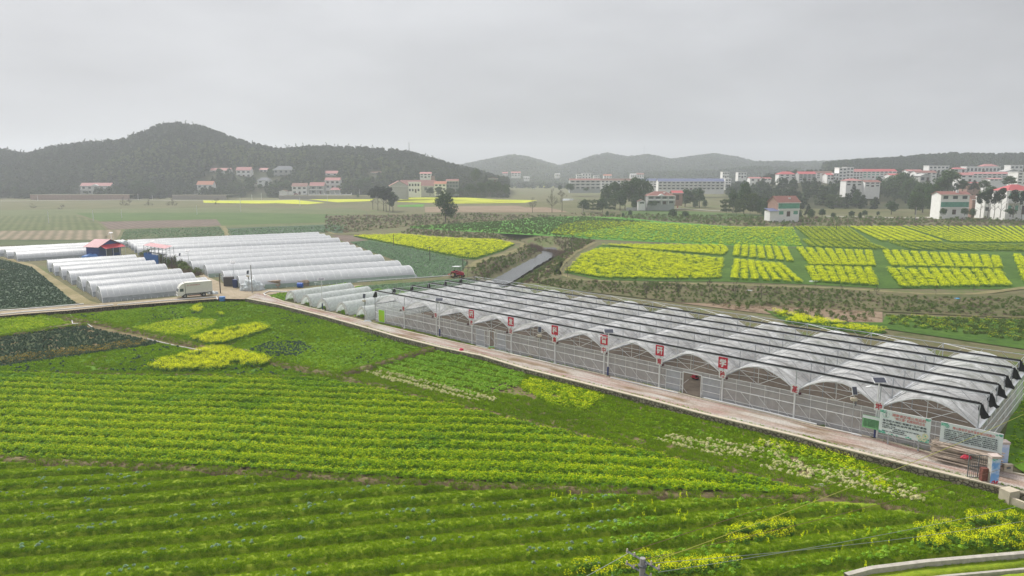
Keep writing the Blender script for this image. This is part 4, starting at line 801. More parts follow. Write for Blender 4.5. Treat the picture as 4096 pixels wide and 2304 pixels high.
# ---------------------------------------------------------------- gate and pillars
M['brick'] = mat('red_brick', (.2, .075, .06), .85, .35, 5, bump=.4); M['sky1'] = None
def skyprint(name, c1, c2, zh):
    m, n, l, b = newmat(name); tcn = n.new('ShaderNodeTexCoord'); z = n.new('ShaderNodeTexNoise'); z.inputs['Scale'].default_value = 1.6; z.inputs['Detail'].default_value = 4
    l.new(tcn.outputs['Object'], z.inputs['Vector']); r = ramp(n, [(.42, c1), (.62, c2)]); l.new(z.outputs['Fac'], r.inputs[0]); l.new(r.outputs[0], b.inputs['Base Color']); b.inputs['Roughness'].default_value = .4; return m
M['skyA'] = skyprint('sky_print', (.16, .36, .75), (.66, .72, .85), 0); M['skyB'] = skyprint('pale_sky_print', (.42, .55, .8), (.72, .72, .85), 0); M['flow'] = mat('red_flower_print', (.5, .03, .05), .5, .5, 8)
def pillar(px, py, h, w, label, face, leaf):
    p = P(px, py); t = thing('gate_pillar', label, 'gate pillar', p, math.radians(-6)); b = MB(); b.box((0, 0, h / 2), (w, w, h)); b.build('shaft', M['concrete'], t)
    MB().box((0, 0, h + .09), (w + .14, w + .14, .2)).build('cap', mat('pillar_cap', (.5, .42, .38), .8, .2), t)
    MB().bx(-w / 2 - .01, w / 2 + .01, -w / 2 - .03, -w / 2 - .003, .1, h - .02).build('printed_sky_panel', face, t)
    rr = random.Random(4); b = MB()
    for k in range(26):
        cx = rr.uniform(-w / 2 + .05, w / 2 - .05); cz = .12 + abs(rr.gauss(0, .14)); s = rr.uniform(.04, .09); b.add([(cx + s * math.cos(q), -w / 2 - .035 - .0005 * k, max(.1, cz + s * math.sin(q))) for q in np.linspace(0, 6.28, 8, endpoint=False)], [tuple(range(8))])
    b.build('flower_print', M['flow'], t)
    if leaf:
        b = MB()
        for k in range(12):
            cx = rr.uniform(-w / 2, w * .1); cz = h - .05 - abs(rr.gauss(0, .08)); s = rr.uniform(.05, .1); b.add([(cx - s, -w / 2 - .035 - .0005 * k, cz), (cx, -w / 2 - .035 - .0005 * k, cz - s * .4), (cx + s, -w / 2 - .035 - .0005 * k, cz - s), (cx, -w / 2 - .035 - .0005 * k, cz + s * .3)], [(0, 1, 2, 3)])
        b.build('leaf_print', M['greenprint'], t)
pillar(3966, 1936, 2.35, .62, 'near gate pillar printed with blue sky, clouds and red flowers', M['skyA'], True)
pillar(4003, 1872, 2.3, .62, 'far gate pillar printed with pale violet sky and red flowers', M['skyB'], False)
def gate(p, q, h, label, z=.2):
    d = (q - p); w = d.length; t = thing('gate_leaf', label, 'gate', p, math.atan2(d.y, d.x), 'steel gate leaves'); b = MB()
    for x in (0, w / 2, w): b.box((x, 0, z + h / 2), (.07, .07, h))
    for zz in (0, h * .5, h): b.box((w / 2, 0, z + zz), (w, .06, .06))
    b.build('frame', M['dsteel2'], t); b = MB()
    for x in np.arange(.15, w, .16): b.tube((x, 0, z), (x, 0, z + h), .018, 4)
    b.build('bars', M['dsteel2'], t)
M['dsteel2'] = mat('gate_steel', (.16, .17, .18), .5, .1, metal=.3)
gate(P(3868, 1916), P(3948, 1921), 1.95, 'near leaf of the grey steel gate left of the near pillar'); gate(P(3895, 1845), P(3990, 1868), 1.95, 'far leaf of the grey steel gate left of the far pillar')
t = thing('brick_wall', 'short dark red brick wall between the near gate leaf and pillar', 'brick wall', P(3937, 1930)); MB().box((0, 0, .65), (.75, .4, 1.3)).build('wall', M['brick'], t)
t = thing('stone_marker', 'low white stone block beside the far gate pillar', 'marker', P(4028, 1886)); b = MB(); b.box((0, 0, .35), (.75, .3, .7)); b.build('block', M['cap'], t); MB().box((0, -.16, .4), (.35, .02, .2)).build('dark_patch', M['dsteel'], t)
# concrete channel at bottom right
ch = PP([(3380, 2345), (3480, 2318), (3700, 2290), (4060, 2258), (4300, 2236)], SZ); wl = thing('concrete_channel', 'pale concrete channel wall in the bottom right corner', 'channel')
curb('channel_wall', ch, .35, SZ - .3, SZ + .85, M['concrete'], None, None, px=False, parent=wl); curb('channel_wall', ch + np.array([.5, -1.2]), .2, SZ - .3, SZ + .5, M['concrete'], None, None, px=False, parent=wl)
curb('curb', [(4045, 1990), (4120, 2020), (4300, 2080)], .25, SZ, SZ + .75, M['cap'], 'pale concrete kerb leaving the block at the right edge', 'curb')
# yellow crate at the narrow door
t = thing('crate', 'yellow plastic crate of seedlings by the narrow greenhouse doorway', 'crate', P(1966, 1397)); b = MB(); b.box((0, 0, .15), (.9, .4, .25)); b.build('box', mat('yellow_crate', (.6, .42, .04)), t); MB().box((0, 0, .32), (.8, .3, .12)).build('seedlings', M['pgreen'], t)
# spotlights at the gutters
M['maroond'] = mat('dark_maroon', (.06, .01, .02), .5)
for n in range(1, 11):
    sx = .6 if n > 4 else -.6; b = MB().tube(gl(n * BW + sx, -.25, 3.0), gl(n * BW + sx, -.45, 3.0), .13, 8); b.tube(gl(n * BW + sx, -.3, 3.0), gl(n * BW, -.1, 3.0), .03, 5)
    tag(b.build('spotlight', M['maroond']), f'small dark spotlight on the gutter beside the {ordn[n]} white sign', 'spotlight', 'spotlights along the greenhouse gutters')
# ---------------------------------------------------------------- foliage templates
M['pine'] = vegmat('pine_leaves', [(.008, .02, .01), (.018, .038, .017), (.034, .062, .025)], .1)
M['broad'] = vegmat('broad_leaves', [(.025, .055, .018), (.06, .115, .03), (.12, .18, .045)], .15)
M['forest'] = vegmat('forest_leaves', [(.007, .018, .009), (.018, .038, .015), (.038, .07, .024), (.075, .09, .035)], .1)
M['bamboo'] = vegmat('bamboo_leaves', [(.05, .08, .028), (.09, .125, .042), (.14, .17, .065)], .2)
M['twig'] = vegmat('bare_twigs', [(.14, .1, .075), (.22, .16, .125), (.3, .23, .18)], 0)
M['scrub'] = vegmat('scrub_leaves', [(.07, .13, .025), (.13, .19, .045), (.2, .22, .08)], .15)
M['dryscrub'] = vegmat('dry_scrub', [(.16, .12, .07), (.28, .21, .13), (.42, .33, .2)], .1)
def crownpts(n, lobes, seed, shell=.55):
    r = np.random.default_rng(seed); L_ = np.array(lobes); k = r.integers(0, len(L_), n) if len(L_) < 3 else r.choice(len(L_), n, p=(L_[:, 3] ** 2) / (L_[:, 3] ** 2).sum())
    d = r.normal(0, 1, (n, 3)); d /= np.linalg.norm(d, axis=1)[:, None]; rad = L_[k, 3] * (shell + (1 - shell) * r.random(n) ** .5); rad *= r.uniform(.85, 1.12, n)
    pos = L_[k, :3] + d * rad[:, None] * np.array([1, 1, .8]); lv = r.random(len(L_)); fv = np.clip(.55 * lv[k] + .45 * r.random(n), 0, 1); return pos, fv, d
def lobes_round(h, w, n, seed, base=.3):
    r = np.random.default_rng(seed); o = []
    for i in range(n):
        a = r.uniform(0, 6.28); f = r.random(); z = h * (base + (1 - base) * (.1 + .8 * f)); rr = w / 2 * (.75 * math.sin(math.pi * min(1, .15 + .85 * f)) ** .6) * r.uniform(.3, 1); o.append((rr * math.cos(a), rr * math.sin(a), z, w * r.uniform(.14, .24)))
    return o
def treemesh(kind, h, w, seed, n=1400, ls=.32):
    if kind == 'conifer':
        lb = []
        r = np.random.default_rng(seed)
        for i in range(26):
            f = i / 25; z = h * (.2 + .78 * f); a = i * 2.4; rr = w / 2 * (1 - f) ** .8 * .75; lb.append((rr * math.cos(a), rr * math.sin(a), z, w * (.2 - .12 * f)))
        m = M['pine']
    elif kind == 'pine': lb = lobes_round(h, w, 14, seed, .5); m = M['pine']
    elif kind == 'bamboo':
        r = np.random.default_rng(seed); lb = []
        for i in range(24): a = r.uniform(0, 6.28); q = r.random() ** .5 * w / 2; hh = h * r.uniform(.75, 1); [lb.append((q * math.cos(a) * (1 + .25 * f), q * math.sin(a) * (1 + .25 * f), hh * (.25 + .65 * f), w * .09)) for f in (.1, .5, 1)]
        m = M['bamboo']
    else: lb = lobes_round(h, w, 24, seed, .22); m = M['broad']
    pos, fv, d = crownpts(n, lb, seed); return leafmesh('crown', pos, ls, [m], fv=fv, out=d, seed=seed)
def trunkmesh(h, w, seed, r0=.3, bare=False, nb=9):
    b = MB(); rr = random.Random(seed); top = h * (.95 if bare else .75); pts = [Vector((0, 0, -.3))]
    for k in range(1, 7): pts.append(Vector((rr.uniform(-.1, .1) * k * .4, rr.uniform(-.1, .1) * k * .4, top * k / 6)))
    for k in range(6): b.tube(pts[k], pts[k + 1], r0 * (1 - k / 6.5), 7, 0, r0 * (1 - (k + 1) / 6.5))
    def br(p, d, L_, r, lvl):
        q = p + d * L_; b.tube(p, q, r, 4, 0, r * .5)
        if lvl > 0:
            for _ in range(4 if bare else 2):
                nd = (d + Vector((rr.uniform(-.8, .8), rr.uniform(-.8, .8), rr.uniform(-.1, .7)))).normalized(); br(p.lerp(q, rr.uniform(.35, 1)), nd, L_ * .6, r * .5, lvl - 1)
    for k in range(nb if not bare else 16):
        f = rr.uniform(.25, .95); i = min(5, int(f * 6)); p = pts[i].lerp(pts[i + 1], f * 6 - i); a = rr.uniform(0, 6.28); d = Vector((math.cos(a), math.sin(a), rr.uniform(.4, 1.2))).normalized(); br(p, d, w * .42 * (1.1 - f * .6), r0 * .32, 3 if bare else 1)
    me = bpy.data.meshes.new('trunk'); me.from_pydata(b.v, [], b.f); me.materials.append(M['bark']); me.update(); return me
TREES = {}
def treekind(key, kind, h, w, seed, n=1400, ls=.32, r0=.3):
    TREES[key] = (None if kind == 'bare' else treemesh(kind, h, w, seed, n, ls), trunkmesh(h, w, seed, r0, kind == 'bare'), h)
treekind('broadA', 'broad', 12, 10, 1, 2600, .38); treekind('broadB', 'broad', 12, 12, 2, 2600, .4); treekind('broadC', 'broad', 12, 8, 3, 2200, .36)
treekind('pineA', 'pine', 12, 6, 4, 1500, .3, .2); treekind('pineB', 'pine', 12, 7, 5, 1500, .3, .2); treekind('conifer', 'conifer', 12, 6, 6, 1600, .3, .2)
treekind('bamboo', 'bamboo', 10, 9, 7, 3000, .3, .12); treekind('bareA', 'bare', 12, 8, 8, r0=.22); treekind('bareB', 'bare', 12, 7, 9, r0=.2); treekind('shrub', 'broad', 12, 16, 10, 1800, .55)
def tree(kinds, px, ptop, pbase, wpx, label, group=None, cat='tree', name='tree', z0=0., D=None, rs=None):
    """stands at the ground point seen at px,pbase"""
    if D is None: p = P(px, pbase, z0)
    else: p = PD(px, pbase, D)
    top = PD(px, ptop, p.y).z; h = max(1., top - p.z); w = wpx / 2895 * p.y
    cme, tme, bh = TREES[kinds]; t = thing(name, label, cat, p, (int(px) * 37 % 628) / 100., group); 
    wd = {'broadA': 10, 'broadB': 12, 'broadC': 8, 'pineA': 6, 'pineB': 7, 'conifer': 6, 'bamboo': 10, 'bareA': 8, 'bareB': 7, 'shrub': 16}[kinds]
    sc = (w / wd, w / wd, h / bh)
    for nm, me in (('crown', cme), ('trunk', tme)):
        if me is not None: o = link(nm, me, t); o.scale = sc
    return t
def foliage_tpl():
    r = np.random.default_rng(5)
    pos, fv, d = crownpts(170, lobes_round(9, 7.5, 9, 3, .05), 21, .75); tplobj('crownA', leafmesh('c', pos, .85, [M['forest']], fv=fv, out=d, seed=1, upb=.5))
    pos, fv, d = crownpts(150, [(0, 0, 2 + 1.3 * i, 2.6 - .3 * i) for i in range(8)], 22, .7); tplobj('crownB', leafmesh('c', pos, .7, [M['pine']], fv=fv, out=d, seed=2))
    pos, fv, d = crownpts(150, lobes_round(9, 6, 9, 5, .05), 23, .6); tplobj('crownC', leafmesh('c', pos, .7, [M['bamboo']], fv=fv, out=d, seed=3))
    pos, fv, d = crownpts(60, lobes_round(9, 10, 7, 6, .0), 24, .8); tplobj('crownFar', leafmesh('c', pos, 1.9, [M['forest']], fv=fv, out=d, seed=4, upb=.6))
    pos, fv, d = crownpts(90, lobes_round(1.3, 1.8, 7, 7, .05), 25, .5); tplobj('bush', leafmesh('c', pos, .16, [M['scrub']], fv=fv, out=d, seed=5))
    n = 110; a = r.uniform(0, 6.28, n); el = r.uniform(.5, 1.5, n); ln = r.uniform(.5, 1.5, n); dirs = np.stack([np.cos(a) * np.cos(el), np.sin(a) * np.cos(el), np.sin(el)], 1); base = np.stack([r.normal(0, .35, n), r.normal(0, .35, n), np.zeros(n)], 1)
    side = np.cross(dirs, r.normal(0, 1, (n, 3))); side /= np.linalg.norm(side, axis=1)[:, None]; wd = .022
    V = np.stack([base - side * wd, base + side * wd, base + dirs * ln[:, None] + side * .006, base + dirs * ln[:, None] - side * .006], 1).reshape(-1, 3)
    tplobj('twigs', npmesh('c', V, np.arange(4 * n).reshape(-1, 4), [M['twig']], attrs={'fv': r.random(n)})); V2 = V * np.array([.8, .8, .45]); tplobj('drygrass', npmesh('c', V2, np.arange(4 * n).reshape(-1, 4), [M['dryscrub']], attrs={'fv': r.random(n)}))
foliage_tpl()
# ---------------------------------------------------------------- hills
M['hillm'] = fieldmat('wooded_slope', [(.045, .07, .03), (.08, .09, .045), (.14, .11, .07)], .02, .2, 1.)
def hill(D, foot, prof, back, m, name='hill', n=160, noise=6., nr=26):
    """ridge whose crest follows a silhouette profile at depth D, rising from depth foot"""
    xs = np.linspace(prof[0][0], prof[-1][0], n); cy = np.interp(xs, [a for a, _ in prof], [b for _, b in prof]); V = []
    for j in range(nr):
        f = j / (nr - 1)
        for px, py in zip(xs, cy):
            c = PD(px, py, D); cz = max(.5, c.z)
            if f <= .7: g = f / .7; Y = foot + (D - foot) * g; z = cz * (math.sin(g * math.pi / 2) ** 1.15)
            else: g = (f - .7) / .3; Y = D + back * g; z = cz * (1 - g ** 2)
            X = c.x * (1 + (Y / D - 1) * .9); V.append((X, Y, z))
    V = np.array(V); z = V[:, 2]; V[:, 2] = z + np.where(z > 2, noise * np.minimum(1, z / 40) * vnoise(V[:, 0], V[:, 1], .02, int(D)) * np.where((V[:, 1] < D * .97), 1, .25), 0) - .3
    i = (np.arange(nr - 1)[:, None] * n + np.arange(n - 1)[None]).ravel(); F = np.stack([i, i + 1, i + n + 1, i + n], 1)
    tag(link(name, npmesh(name, V, F, [m], smooth=True)), kind='structure'); return V.reshape(nr, n, 3)
def hill_scatter(V, tpl, count, smin, smax, label, cat, cond=None, name='forest', sink=1.):
    nr, n, _ = V.shape; A = np.linalg.norm(np.cross(V[1:, :-1] - V[:-1, :-1], V[:-1, 1:] - V[:-1, :-1]), axis=2); A[int(nr * .78):] = 0; pr = A.ravel() / A.sum()
    k = RNG.choice(len(pr), count, p=pr); j, i = k // (n - 1), k % (n - 1); u, v = RNG.random(count)[:, None], RNG.random(count)[:, None]
    q = V[j, i] * (1 - u) * (1 - v) + V[j, i + 1] * u * (1 - v) + V[j + 1, i] * (1 - u) * v + V[j + 1, i + 1] * u * v
    if cond is not None: q = q[cond(q)]
    tone = np.clip(.45 + .5 * vnoise(q[:, 0], q[:, 1], .025, 4) + .3 * vnoise(q[:, 0], q[:, 1], .09, 14) + RNG.normal(0, .2, len(q)), 0, 1)
    return scatter(name, tpl, q[:, :2], q[:, 2] - sink, smin, smax, label, cat, tone=tone, tilt=.08)
left_prof = [(-700, 600), (-300, 585), (0, 622), (60, 634), (110, 642), (150, 634), (190, 620), (260, 606), (400, 590), (480, 584), (540, 568), (600, 548), (640, 530), (700, 523), (760, 527), (820, 540), (900, 566), (1000, 598), (1060, 612), (1130, 624), (1200, 610), (1350, 612), (1450, 616), (1560, 628), (1650, 642), (1750, 668), (1830, 688), (1900, 704), (1960, 722), (2030, 738)]
def not_house(q): return np.ones(len(q), bool)
HV = hill(960, 730, left_prof, 260, M['hillm'])
HOUSES = []   # (x, y, halfwidth) clearings, filled below before the forest is planted
pf2 = [(1700, 700), (1870, 668), (1960, 650), (2050, 632), (2110, 642), (2170, 660), (2235, 678), (2300, 662), (2370, 636), (2430, 626), (2500, 644), (2540, 640), (2590, 632), (2680, 652), (2760, 640), (2850, 628), (2950, 644), (3040, 672), (3150, 695)]
HV2 = hill(2150, 1500, pf2, 600, M['hillm'], nr=20, noise=10)
pf3 = [(2500, 712), (2650, 703), (2800, 700), (2900, 694), (2980, 684), (3060, 682), (3200, 690)]
HV3 = hill(1450, 1300, pf3, 200, M['hillm'], n=60, nr=14, noise=4)
pf4 = [(2850, 690), (2950, 672), (3040, 662), (3150, 660), (3300, 658), (3400, 656), (3500, 646), (3560, 652), (3700, 660), (3900, 665)]
HV4 = hill(1900, 1500, pf4, 400, M['hillm'], n=90, nr=16, noise=6)
pf5 = [(3300, 676), (3400, 666), (3500, 660), (3600, 652), (3700, 644), (3800, 638), (3950, 642), (4100, 640), (4400, 620), (4700, 640)]
HV5 = hill(1080, 860, pf5, 250, M['hillm'], n=110, nr=20, noise=4)
HV6 = hill(800, 500, [(2900, 765), (3000, 750), (3080, 725), (3180, 712), (3500, 708), (3900, 706), (4500, 706)], 400, M['hillm'], n=110, nr=24, noise=1)
# ---------------------------------------------------------------- houses
M['wwall'] = mat('white_render', (.78, .77, .75), .8, .07, .6); M['gwall'] = mat('grey_render', (.38, .4, .39), .8, .1, .6); M['bwall'] = mat('pink_brick', (.33, .2, .16), .85, .18, 1.5); M['cwall'] = mat('cement_wall', (.42, .42, .41), .85, .12, .8)
M['dgrey'] = mat('dark_grey_wall', (.17, .19, .21), .8, .12, .8); M['maroon'] = mat('maroon_tiles', (.24, .1, .085), .7, .2, 2); M['pinkr'] = mat('pink_tiles', (.42, .17, .17), .7, .15, 1.5); M['redr'] = mat('bright_red_tiles', (.44, .09, .1), .6, .12, 1.5); M['orr'] = mat('orange_tiles', (.42, .15, .09), .7, .15, 2)
M['slate'] = mat('slate_tiles', (.12, .13, .16), .7, .15, 2); M['bluer'] = mat('blue_sheet_roof', (.13, .15, .27), .6, .12, 1.5); M['grn'] = mat('green_glazing', (.08, .3, .23), .2, .3, 1., spec=.6); M['brownr'] = mat('brown_tiles', (.16, .09, .07), .8, .2, 2); M['ddoor'] = mat('dark_door', (.07, .03, .03), .6)
def house(label, x0, x1, base, top, D, fl=2, cols=3, roof='gable', rc='maroon', wc='wwall', depth=8., yaw=0., name='house', rh=.22, feats=(), group=None, winm='glass', wins=True, cat='house'):
    """front facade between pixel columns x0..x1, foot at pixel row base, roof ridge at pixel row top, at distance D"""
    a = PD(x0, base, D); c = PD(x1, base, D); zt = PD((x0 + x1) / 2, top, D + depth / 2).z; w = c.x - a.x; H = zt - a.z; eh = H * (1 - rh) if roof not in ('flat',) else H
    t = thing(name, label, cat, ((a.x + c.x) / 2, D, a.z), math.radians(yaw), group); hw = w / 2; HOUSES.append(((a.x + c.x) / 2, D + depth / 2, max(hw, depth) + 3))
    b = MB(); b.bx(-hw, hw, 0, depth, -9 if x0 > 2990 and D > 450 else -4, eh); o = .5
    if roof == 'gable': b.add([(-hw, 0, eh), (-hw, depth, eh), (-hw, depth / 2, H - .05), (hw, 0, eh), (hw, depth, eh), (hw, depth / 2, H - .05)], [(0, 1, 2), (3, 5, 4)])
    if roof == 'gablefront': b.add([(-hw, 0, eh), (hw, 0, eh), (0, 0, H - .05), (-hw, depth, eh), (hw, depth, eh), (0, depth, H - .05)], [(0, 1, 2), (3, 5, 4)])
    b.build('wall', M[wc], t); b = MB(); e = eh - .15
    if roof == 'gable':
        for s in (0, 1):
            y = -o if s == 0 else depth + o
            b.add([(-hw - o, y, e), (hw + o, y, e), (hw + o, depth / 2, H), (-hw - o, depth / 2, H), (-hw - o, y, e - .18), (hw + o, y, e - .18), (hw + o, depth / 2, H - .2), (-hw - o, depth / 2, H - .2)], [(0, 1, 2, 3), (4, 7, 6, 5), (0, 4, 5, 1), (0, 3, 7, 4), (1, 5, 6, 2)])
    elif roof == 'gablefront':
        for s in (-1, 1): b.add([(s * (hw + o), -o, e), (s * (hw + o), depth + o, e), (0, depth + o, H), (0, -o, H), (s * (hw + o), -o, e - .2), (s * (hw + o), depth + o, e - .2), (0, depth + o, H - .22), (0, -o, H - .22)], [(0, 1, 2, 3), (4, 7, 6, 5), (0, 3, 7, 4), (1, 5, 6, 2), (0, 4, 5, 1)])
    elif roof == 'hip':
        r_ = min(hw, depth / 2) * .95; b.add([(-hw - o, -o, e), (hw + o, -o, e), (hw + o, depth + o, e), (-hw - o, depth + o, e), (-hw + r_, depth / 2, H), (hw - r_, depth / 2, H)], [(0, 1, 5, 4), (1, 2, 5), (2, 3, 4, 5), (3, 0, 4), (0, 3, 2, 1)])
    else: b.bx(-hw - .25, hw + .25, -.25, depth + .25, H, H + .45)
    b.build('roof', M[rc], t)
    if roof != 'flat': MB().bx(-hw - .55, hw + .55, -.6, -.25, e - .35, e - .05).build('cornice', M['wwall'], t)
    fh = eh / fl; cw = w / cols
    if wins:
        for f in range(fl):
            for k in range(cols):
                cx = -hw + cw * (k + .5); cz = f * fh + fh * .52
                if f == 0 and k == cols // 2 and H > 4: MB().bx(cx - min(1., cw * .28), cx + min(1., cw * .28), -.06, .02, 0.05, fh * .72).build('door', M['ddoor'], t); continue
                ww = min(cw * .3, 1.3); o_ = MB().bx(cx - ww, cx + ww, -.05, .03, cz - fh * .22, cz + fh * .24).build('window', M[winm], t)
    for ft in feats:
        if ft == 'gallery':
            b = MB()
            for f in range(1, fl + 1): b.bx(-hw - .1, hw + .1, -1.5, -.06, f * fh - .25, f * fh - .02)
            b.build('balcony_slab', M['wwall'], t); b = MB()
            for f in range(1, fl): b.bx(-hw, hw, -1.5, -1.4, f * fh, f * fh + .9)
            b.build('balcony_rail', M['wwall'], t)
            for k in range(cols + 1): MB().bx(-hw + cw * k - .15 * (k > 0), -hw + cw * k + .15, -1.5, -1.2, 0, eh - .3).build('pillar', M['wwall'], t)
        if ft == 'pediment':
            b = MB(); b.add([(-hw * .3, -1.2, eh - .1), (hw * .3, -1.2, eh - .1), (0, -1.2, eh + H * .14), (-hw * .3, 1.5, eh - .1), (hw * .3, 1.5, eh - .1), (0, 1.5, eh + H * .14)], [(0, 1, 2), (0, 2, 5, 3), (1, 4, 5, 2)]); b.build('pediment', M['wwall'], t)
        if ft == 'greenband': MB().bx(-hw + .3, hw - .3, -.35, -.04, fh * 1.12, fh * 1.85).build('glazed_balcony', M['grn'], t); MB().bx(-hw, hw, -.4, -.03, fh * .9, fh * 1.1).build('band', M['wwall'], t)
        if ft == 'brickside': b = MB(); b.bx(-hw - .06, -hw - .003, 0, depth, -1, eh); b.add([(-hw - .06, 0, eh), (-hw - .06, depth, eh), (-hw - .06, depth / 2, H - .25)], [(0, 1, 2)]); b.build('brick_side', M['bwall'], t)
        if ft == 'tank': b = MB(); b.tube((hw * .3, depth * .3, eh), (hw * .3, depth * .3, eh + 2.2), .7, 10); b.build('water_tank', M['white'], t)
        if ft == 'scaffold':
            b = MB()
            for x in np.linspace(-hw - .5, hw + .5, 11): b.tube((x, -1.6, 0), (x, -1.6, eh), .08, 4)
            for z in np.linspace(1.5, eh, 5): b.tube((-hw - .5, -1.6, z), (hw + .5, -1.6, z), .08, 4)
            b.build('scaffolding', M['steel'], t)
        if ft == 'sidewing': MB().bx(hw, hw + w * .3, 0, depth * .7, -3, fh * .9).build('side_wing', M['bwall'], t); MB().bx(hw, hw + w * .33, -.3, depth * .75, fh * .9, fh * .9 + .25).build('wing_roof', M['brownr'], t)
        if ft == 'leftwing': MB().bx(-hw - w * .35, -hw, 0, depth * .7, -3, fh * .8).build('side_wing', M['wwall'], t); MB().bx(-hw - w * .38, -hw, -.3, depth * .75, fh * .8, fh * .8 + .25).build('wing_roof', M['brownr'], t)
        if ft == 'bluelean': b = MB(); b.add([(-hw - w * .45, -2, fh * .8), (-hw, -2, fh * .8), (-hw, 4, fh * 1.15), (-hw - w * .45, 4, fh * 1.15)], [(0, 1, 2, 3)]); b.build('lean_to_roof', M['bluer'], t); MB().bx(-hw - w * .4, -hw, -1, 4, -2, fh * .8).build('lean_to_wall', M['wwall'], t)
    return t
# left village (foot of the wooded hill)
house('long white two storey house with pink roof above the brick terrace', 325, 445, 777, 731, 745, 2, 5, 'gable', 'pinkr', feats=('gallery', 'pediment'), rh=.26)
house('white two storey house with orange roof and round tree at its door', 790, 853, 774, 724, 735, 2, 3, 'gable', 'orr', feats=('sidewing', 'leftwing'), rh=.28)
house('white house with pink roof half hidden by an olive tree high on the slope', 843, 922, 716, 672, 800, 2, 3, 'gable', 'pinkr', rh=.22, feats=('gallery',))
house('white two storey house with pink roof high on the slope, clear of trees', 946, 1004, 710, 668, 800, 2, 3, 'gable', 'pinkr', rh=.3)
house('small pale house with pink roof left of the scaffolded villa', 1038, 1070, 702, 672, 820, 2, 2, 'gable', 'pinkr')
house('grey villa under scaffolding with a hipped slate roof', 1095, 1175, 712, 664, 810, 2, 4, 'hip', 'slate', 'cwall', 10, feats=('scaffold',), rh=.3)
house('small white house with grey hipped roof below the scaffolded villa', 1030, 1080, 745, 710, 770, 2, 2, 'hip', 'slate', rh=.32, feats=('leftwing',))
house('white two storey house with arched windows and a brown roof', 1169, 1228, 778, 732, 730, 2, 3, 'gable', 'maroon', rh=.28, feats=('leftwing',))
house('tiny white annex left of the arched window house', 1117, 1148, 779, 759, 728, 1, 2, 'gablefront', 'brownr', depth=5, wins=False)
house('grey pillared house with a pink roof right of the arched window house', 1240, 1296, 776, 729, 732, 2, 2, 'gable', 'pinkr', 'gwall', feats=('gallery',), rh=.3)
house('tall narrow house with brick side and pink roof', 1302, 1360, 756, 710, 755, 2, 3, 'gable', 'pinkr', 'wwall', feats=('gallery',), rh=.24)
house('upper white house with pink roof above the tall narrow one', 1302, 1353, 712, 683, 805, 2, 2, 'gable', 'pinkr', rh=.35)
house('small pavilion with pink hipped roof on white pillars', 1320, 1359, 776, 750, 728, 1, 2, 'hip', 'pinkr', 'gwall', depth=5, feats=('gallery',), wins=False, rh=.35)
house('brown roofed farmhouse among trees on the slope with a white porch', 1483, 1522, 706, 686, 820, 1, 2, 'gable', 'brownr')
house('white two storey house with pink roof alone on the slope above the factory', 1680, 1724, 712, 688, 760, 2, 3, 'gable', 'pinkr', feats=('sidewing',), rh=.25)
house('grey walled factory gable with maroon roof beside the pine copse', 1562, 1634, 779, 723, 650, 2, 4, 'gablefront', 'maroon', 'cwall', 14, 14, rh=.35, wins=False, name='factory', cat='factory')
house('long factory hall with dark red roof behind the white workshop', 1600, 1738, 770, 720, 680, 1, 6, 'gable', 'maroon', 'cwall', 14, rh=.45, name='factory', cat='factory')
house('white flat roofed workshop in front of the long factory hall', 1634, 1680, 771, 730, 648, 2, 4, 'flat', 'wwall', name='workshop', cat='workshop')
house('low white house with orange roof right of the factory hall', 1738, 1784, 764, 725, 660, 2, 3, 'gable', 'orr', rh=.24)
house('dark grey three storey house at the right end of the factory row', 1786, 1833, 766, 716, 665, 3, 4, 'gable', 'maroon', 'dgrey', rh=.14)
house('brown roofed gable among dark trees right of the factory row', 1948, 1990, 735, 708, 700, 1, 2, 'gablefront', 'maroon', 'dgrey')
# far centre
for k, (x0, x1, b_, t_, lab, rc) in enumerate([(2010, 2030, 704, 688, 'tiny white house leftmost below the misty centre hills', 'pinkr'), (2045, 2082, 704, 686, 'pink roofed house below the misty left ridge', 'pinkr'), (2095, 2118, 716, 706, 'tiny grey house at the foot of the misty left ridge', 'cwall'), (2220, 2240, 704, 694, 'tiny pale house left of the misty ridge houses', 'cwall'),
        (2306, 2326, 716, 698, 'small white misty house, first of the row under the centre ridge', 'wwall'), (2328, 2364, 716, 694, 'wide white misty house in the row under the centre ridge', 'wwall'), (2376, 2398, 716, 702, 'low pale misty house in the row under the centre ridge', 'wwall'), (2415, 2446, 715, 697, 'orange roofed misty house under the centre ridge', 'orr'), (2522, 2546, 709, 694, 'grey misty house behind the grove', 'cwall'), (2548, 2576, 709, 692, 'red roofed misty house behind the grove', 'maroon'),
        (2890, 2916, 712, 688, 'tall pale misty tower house right of the apartment row', 'wwall'), (2952, 2986, 712, 690, 'pale misty house right of the misty tower house', 'wwall')]):
    house(lab, x0, x1, b_, t_, 1250 if k < 10 else 900, 2, 3, 'gable' if rc != 'wwall' else 'flat', rc, 'wwall', 10, rh=.3)
house('three storey school building with red roof and blue grey balconies', 2280, 2402, 757, 714, 770, 3, 6, 'gable', 'maroon', 'gwall', 12, 3, rh=.16, feats=('gallery',), name='school_building', cat='school')
house('white apartment block with grey roof left of the blue roofed row', 2404, 2530, 752, 714, 800, 3, 8, 'gable', 'brownr', 'wwall', 10, rh=.2, name='apartment_block', cat='apartment block')
house('short blue roofed apartment block left of the long one', 2566, 2628, 752, 714, 760, 3, 4, 'gable', 'bluer', 'wwall', 10, rh=.25, name='apartment_block', cat='apartment block', feats=('gallery',))
house('long white three storey apartment row with a blue roof', 2632, 2896, 760, 714, 740, 3, 15, 'gable', 'bluer', 'wwall', 11, rh=.25, name='apartment_block', cat='apartment block', feats=('gallery',))
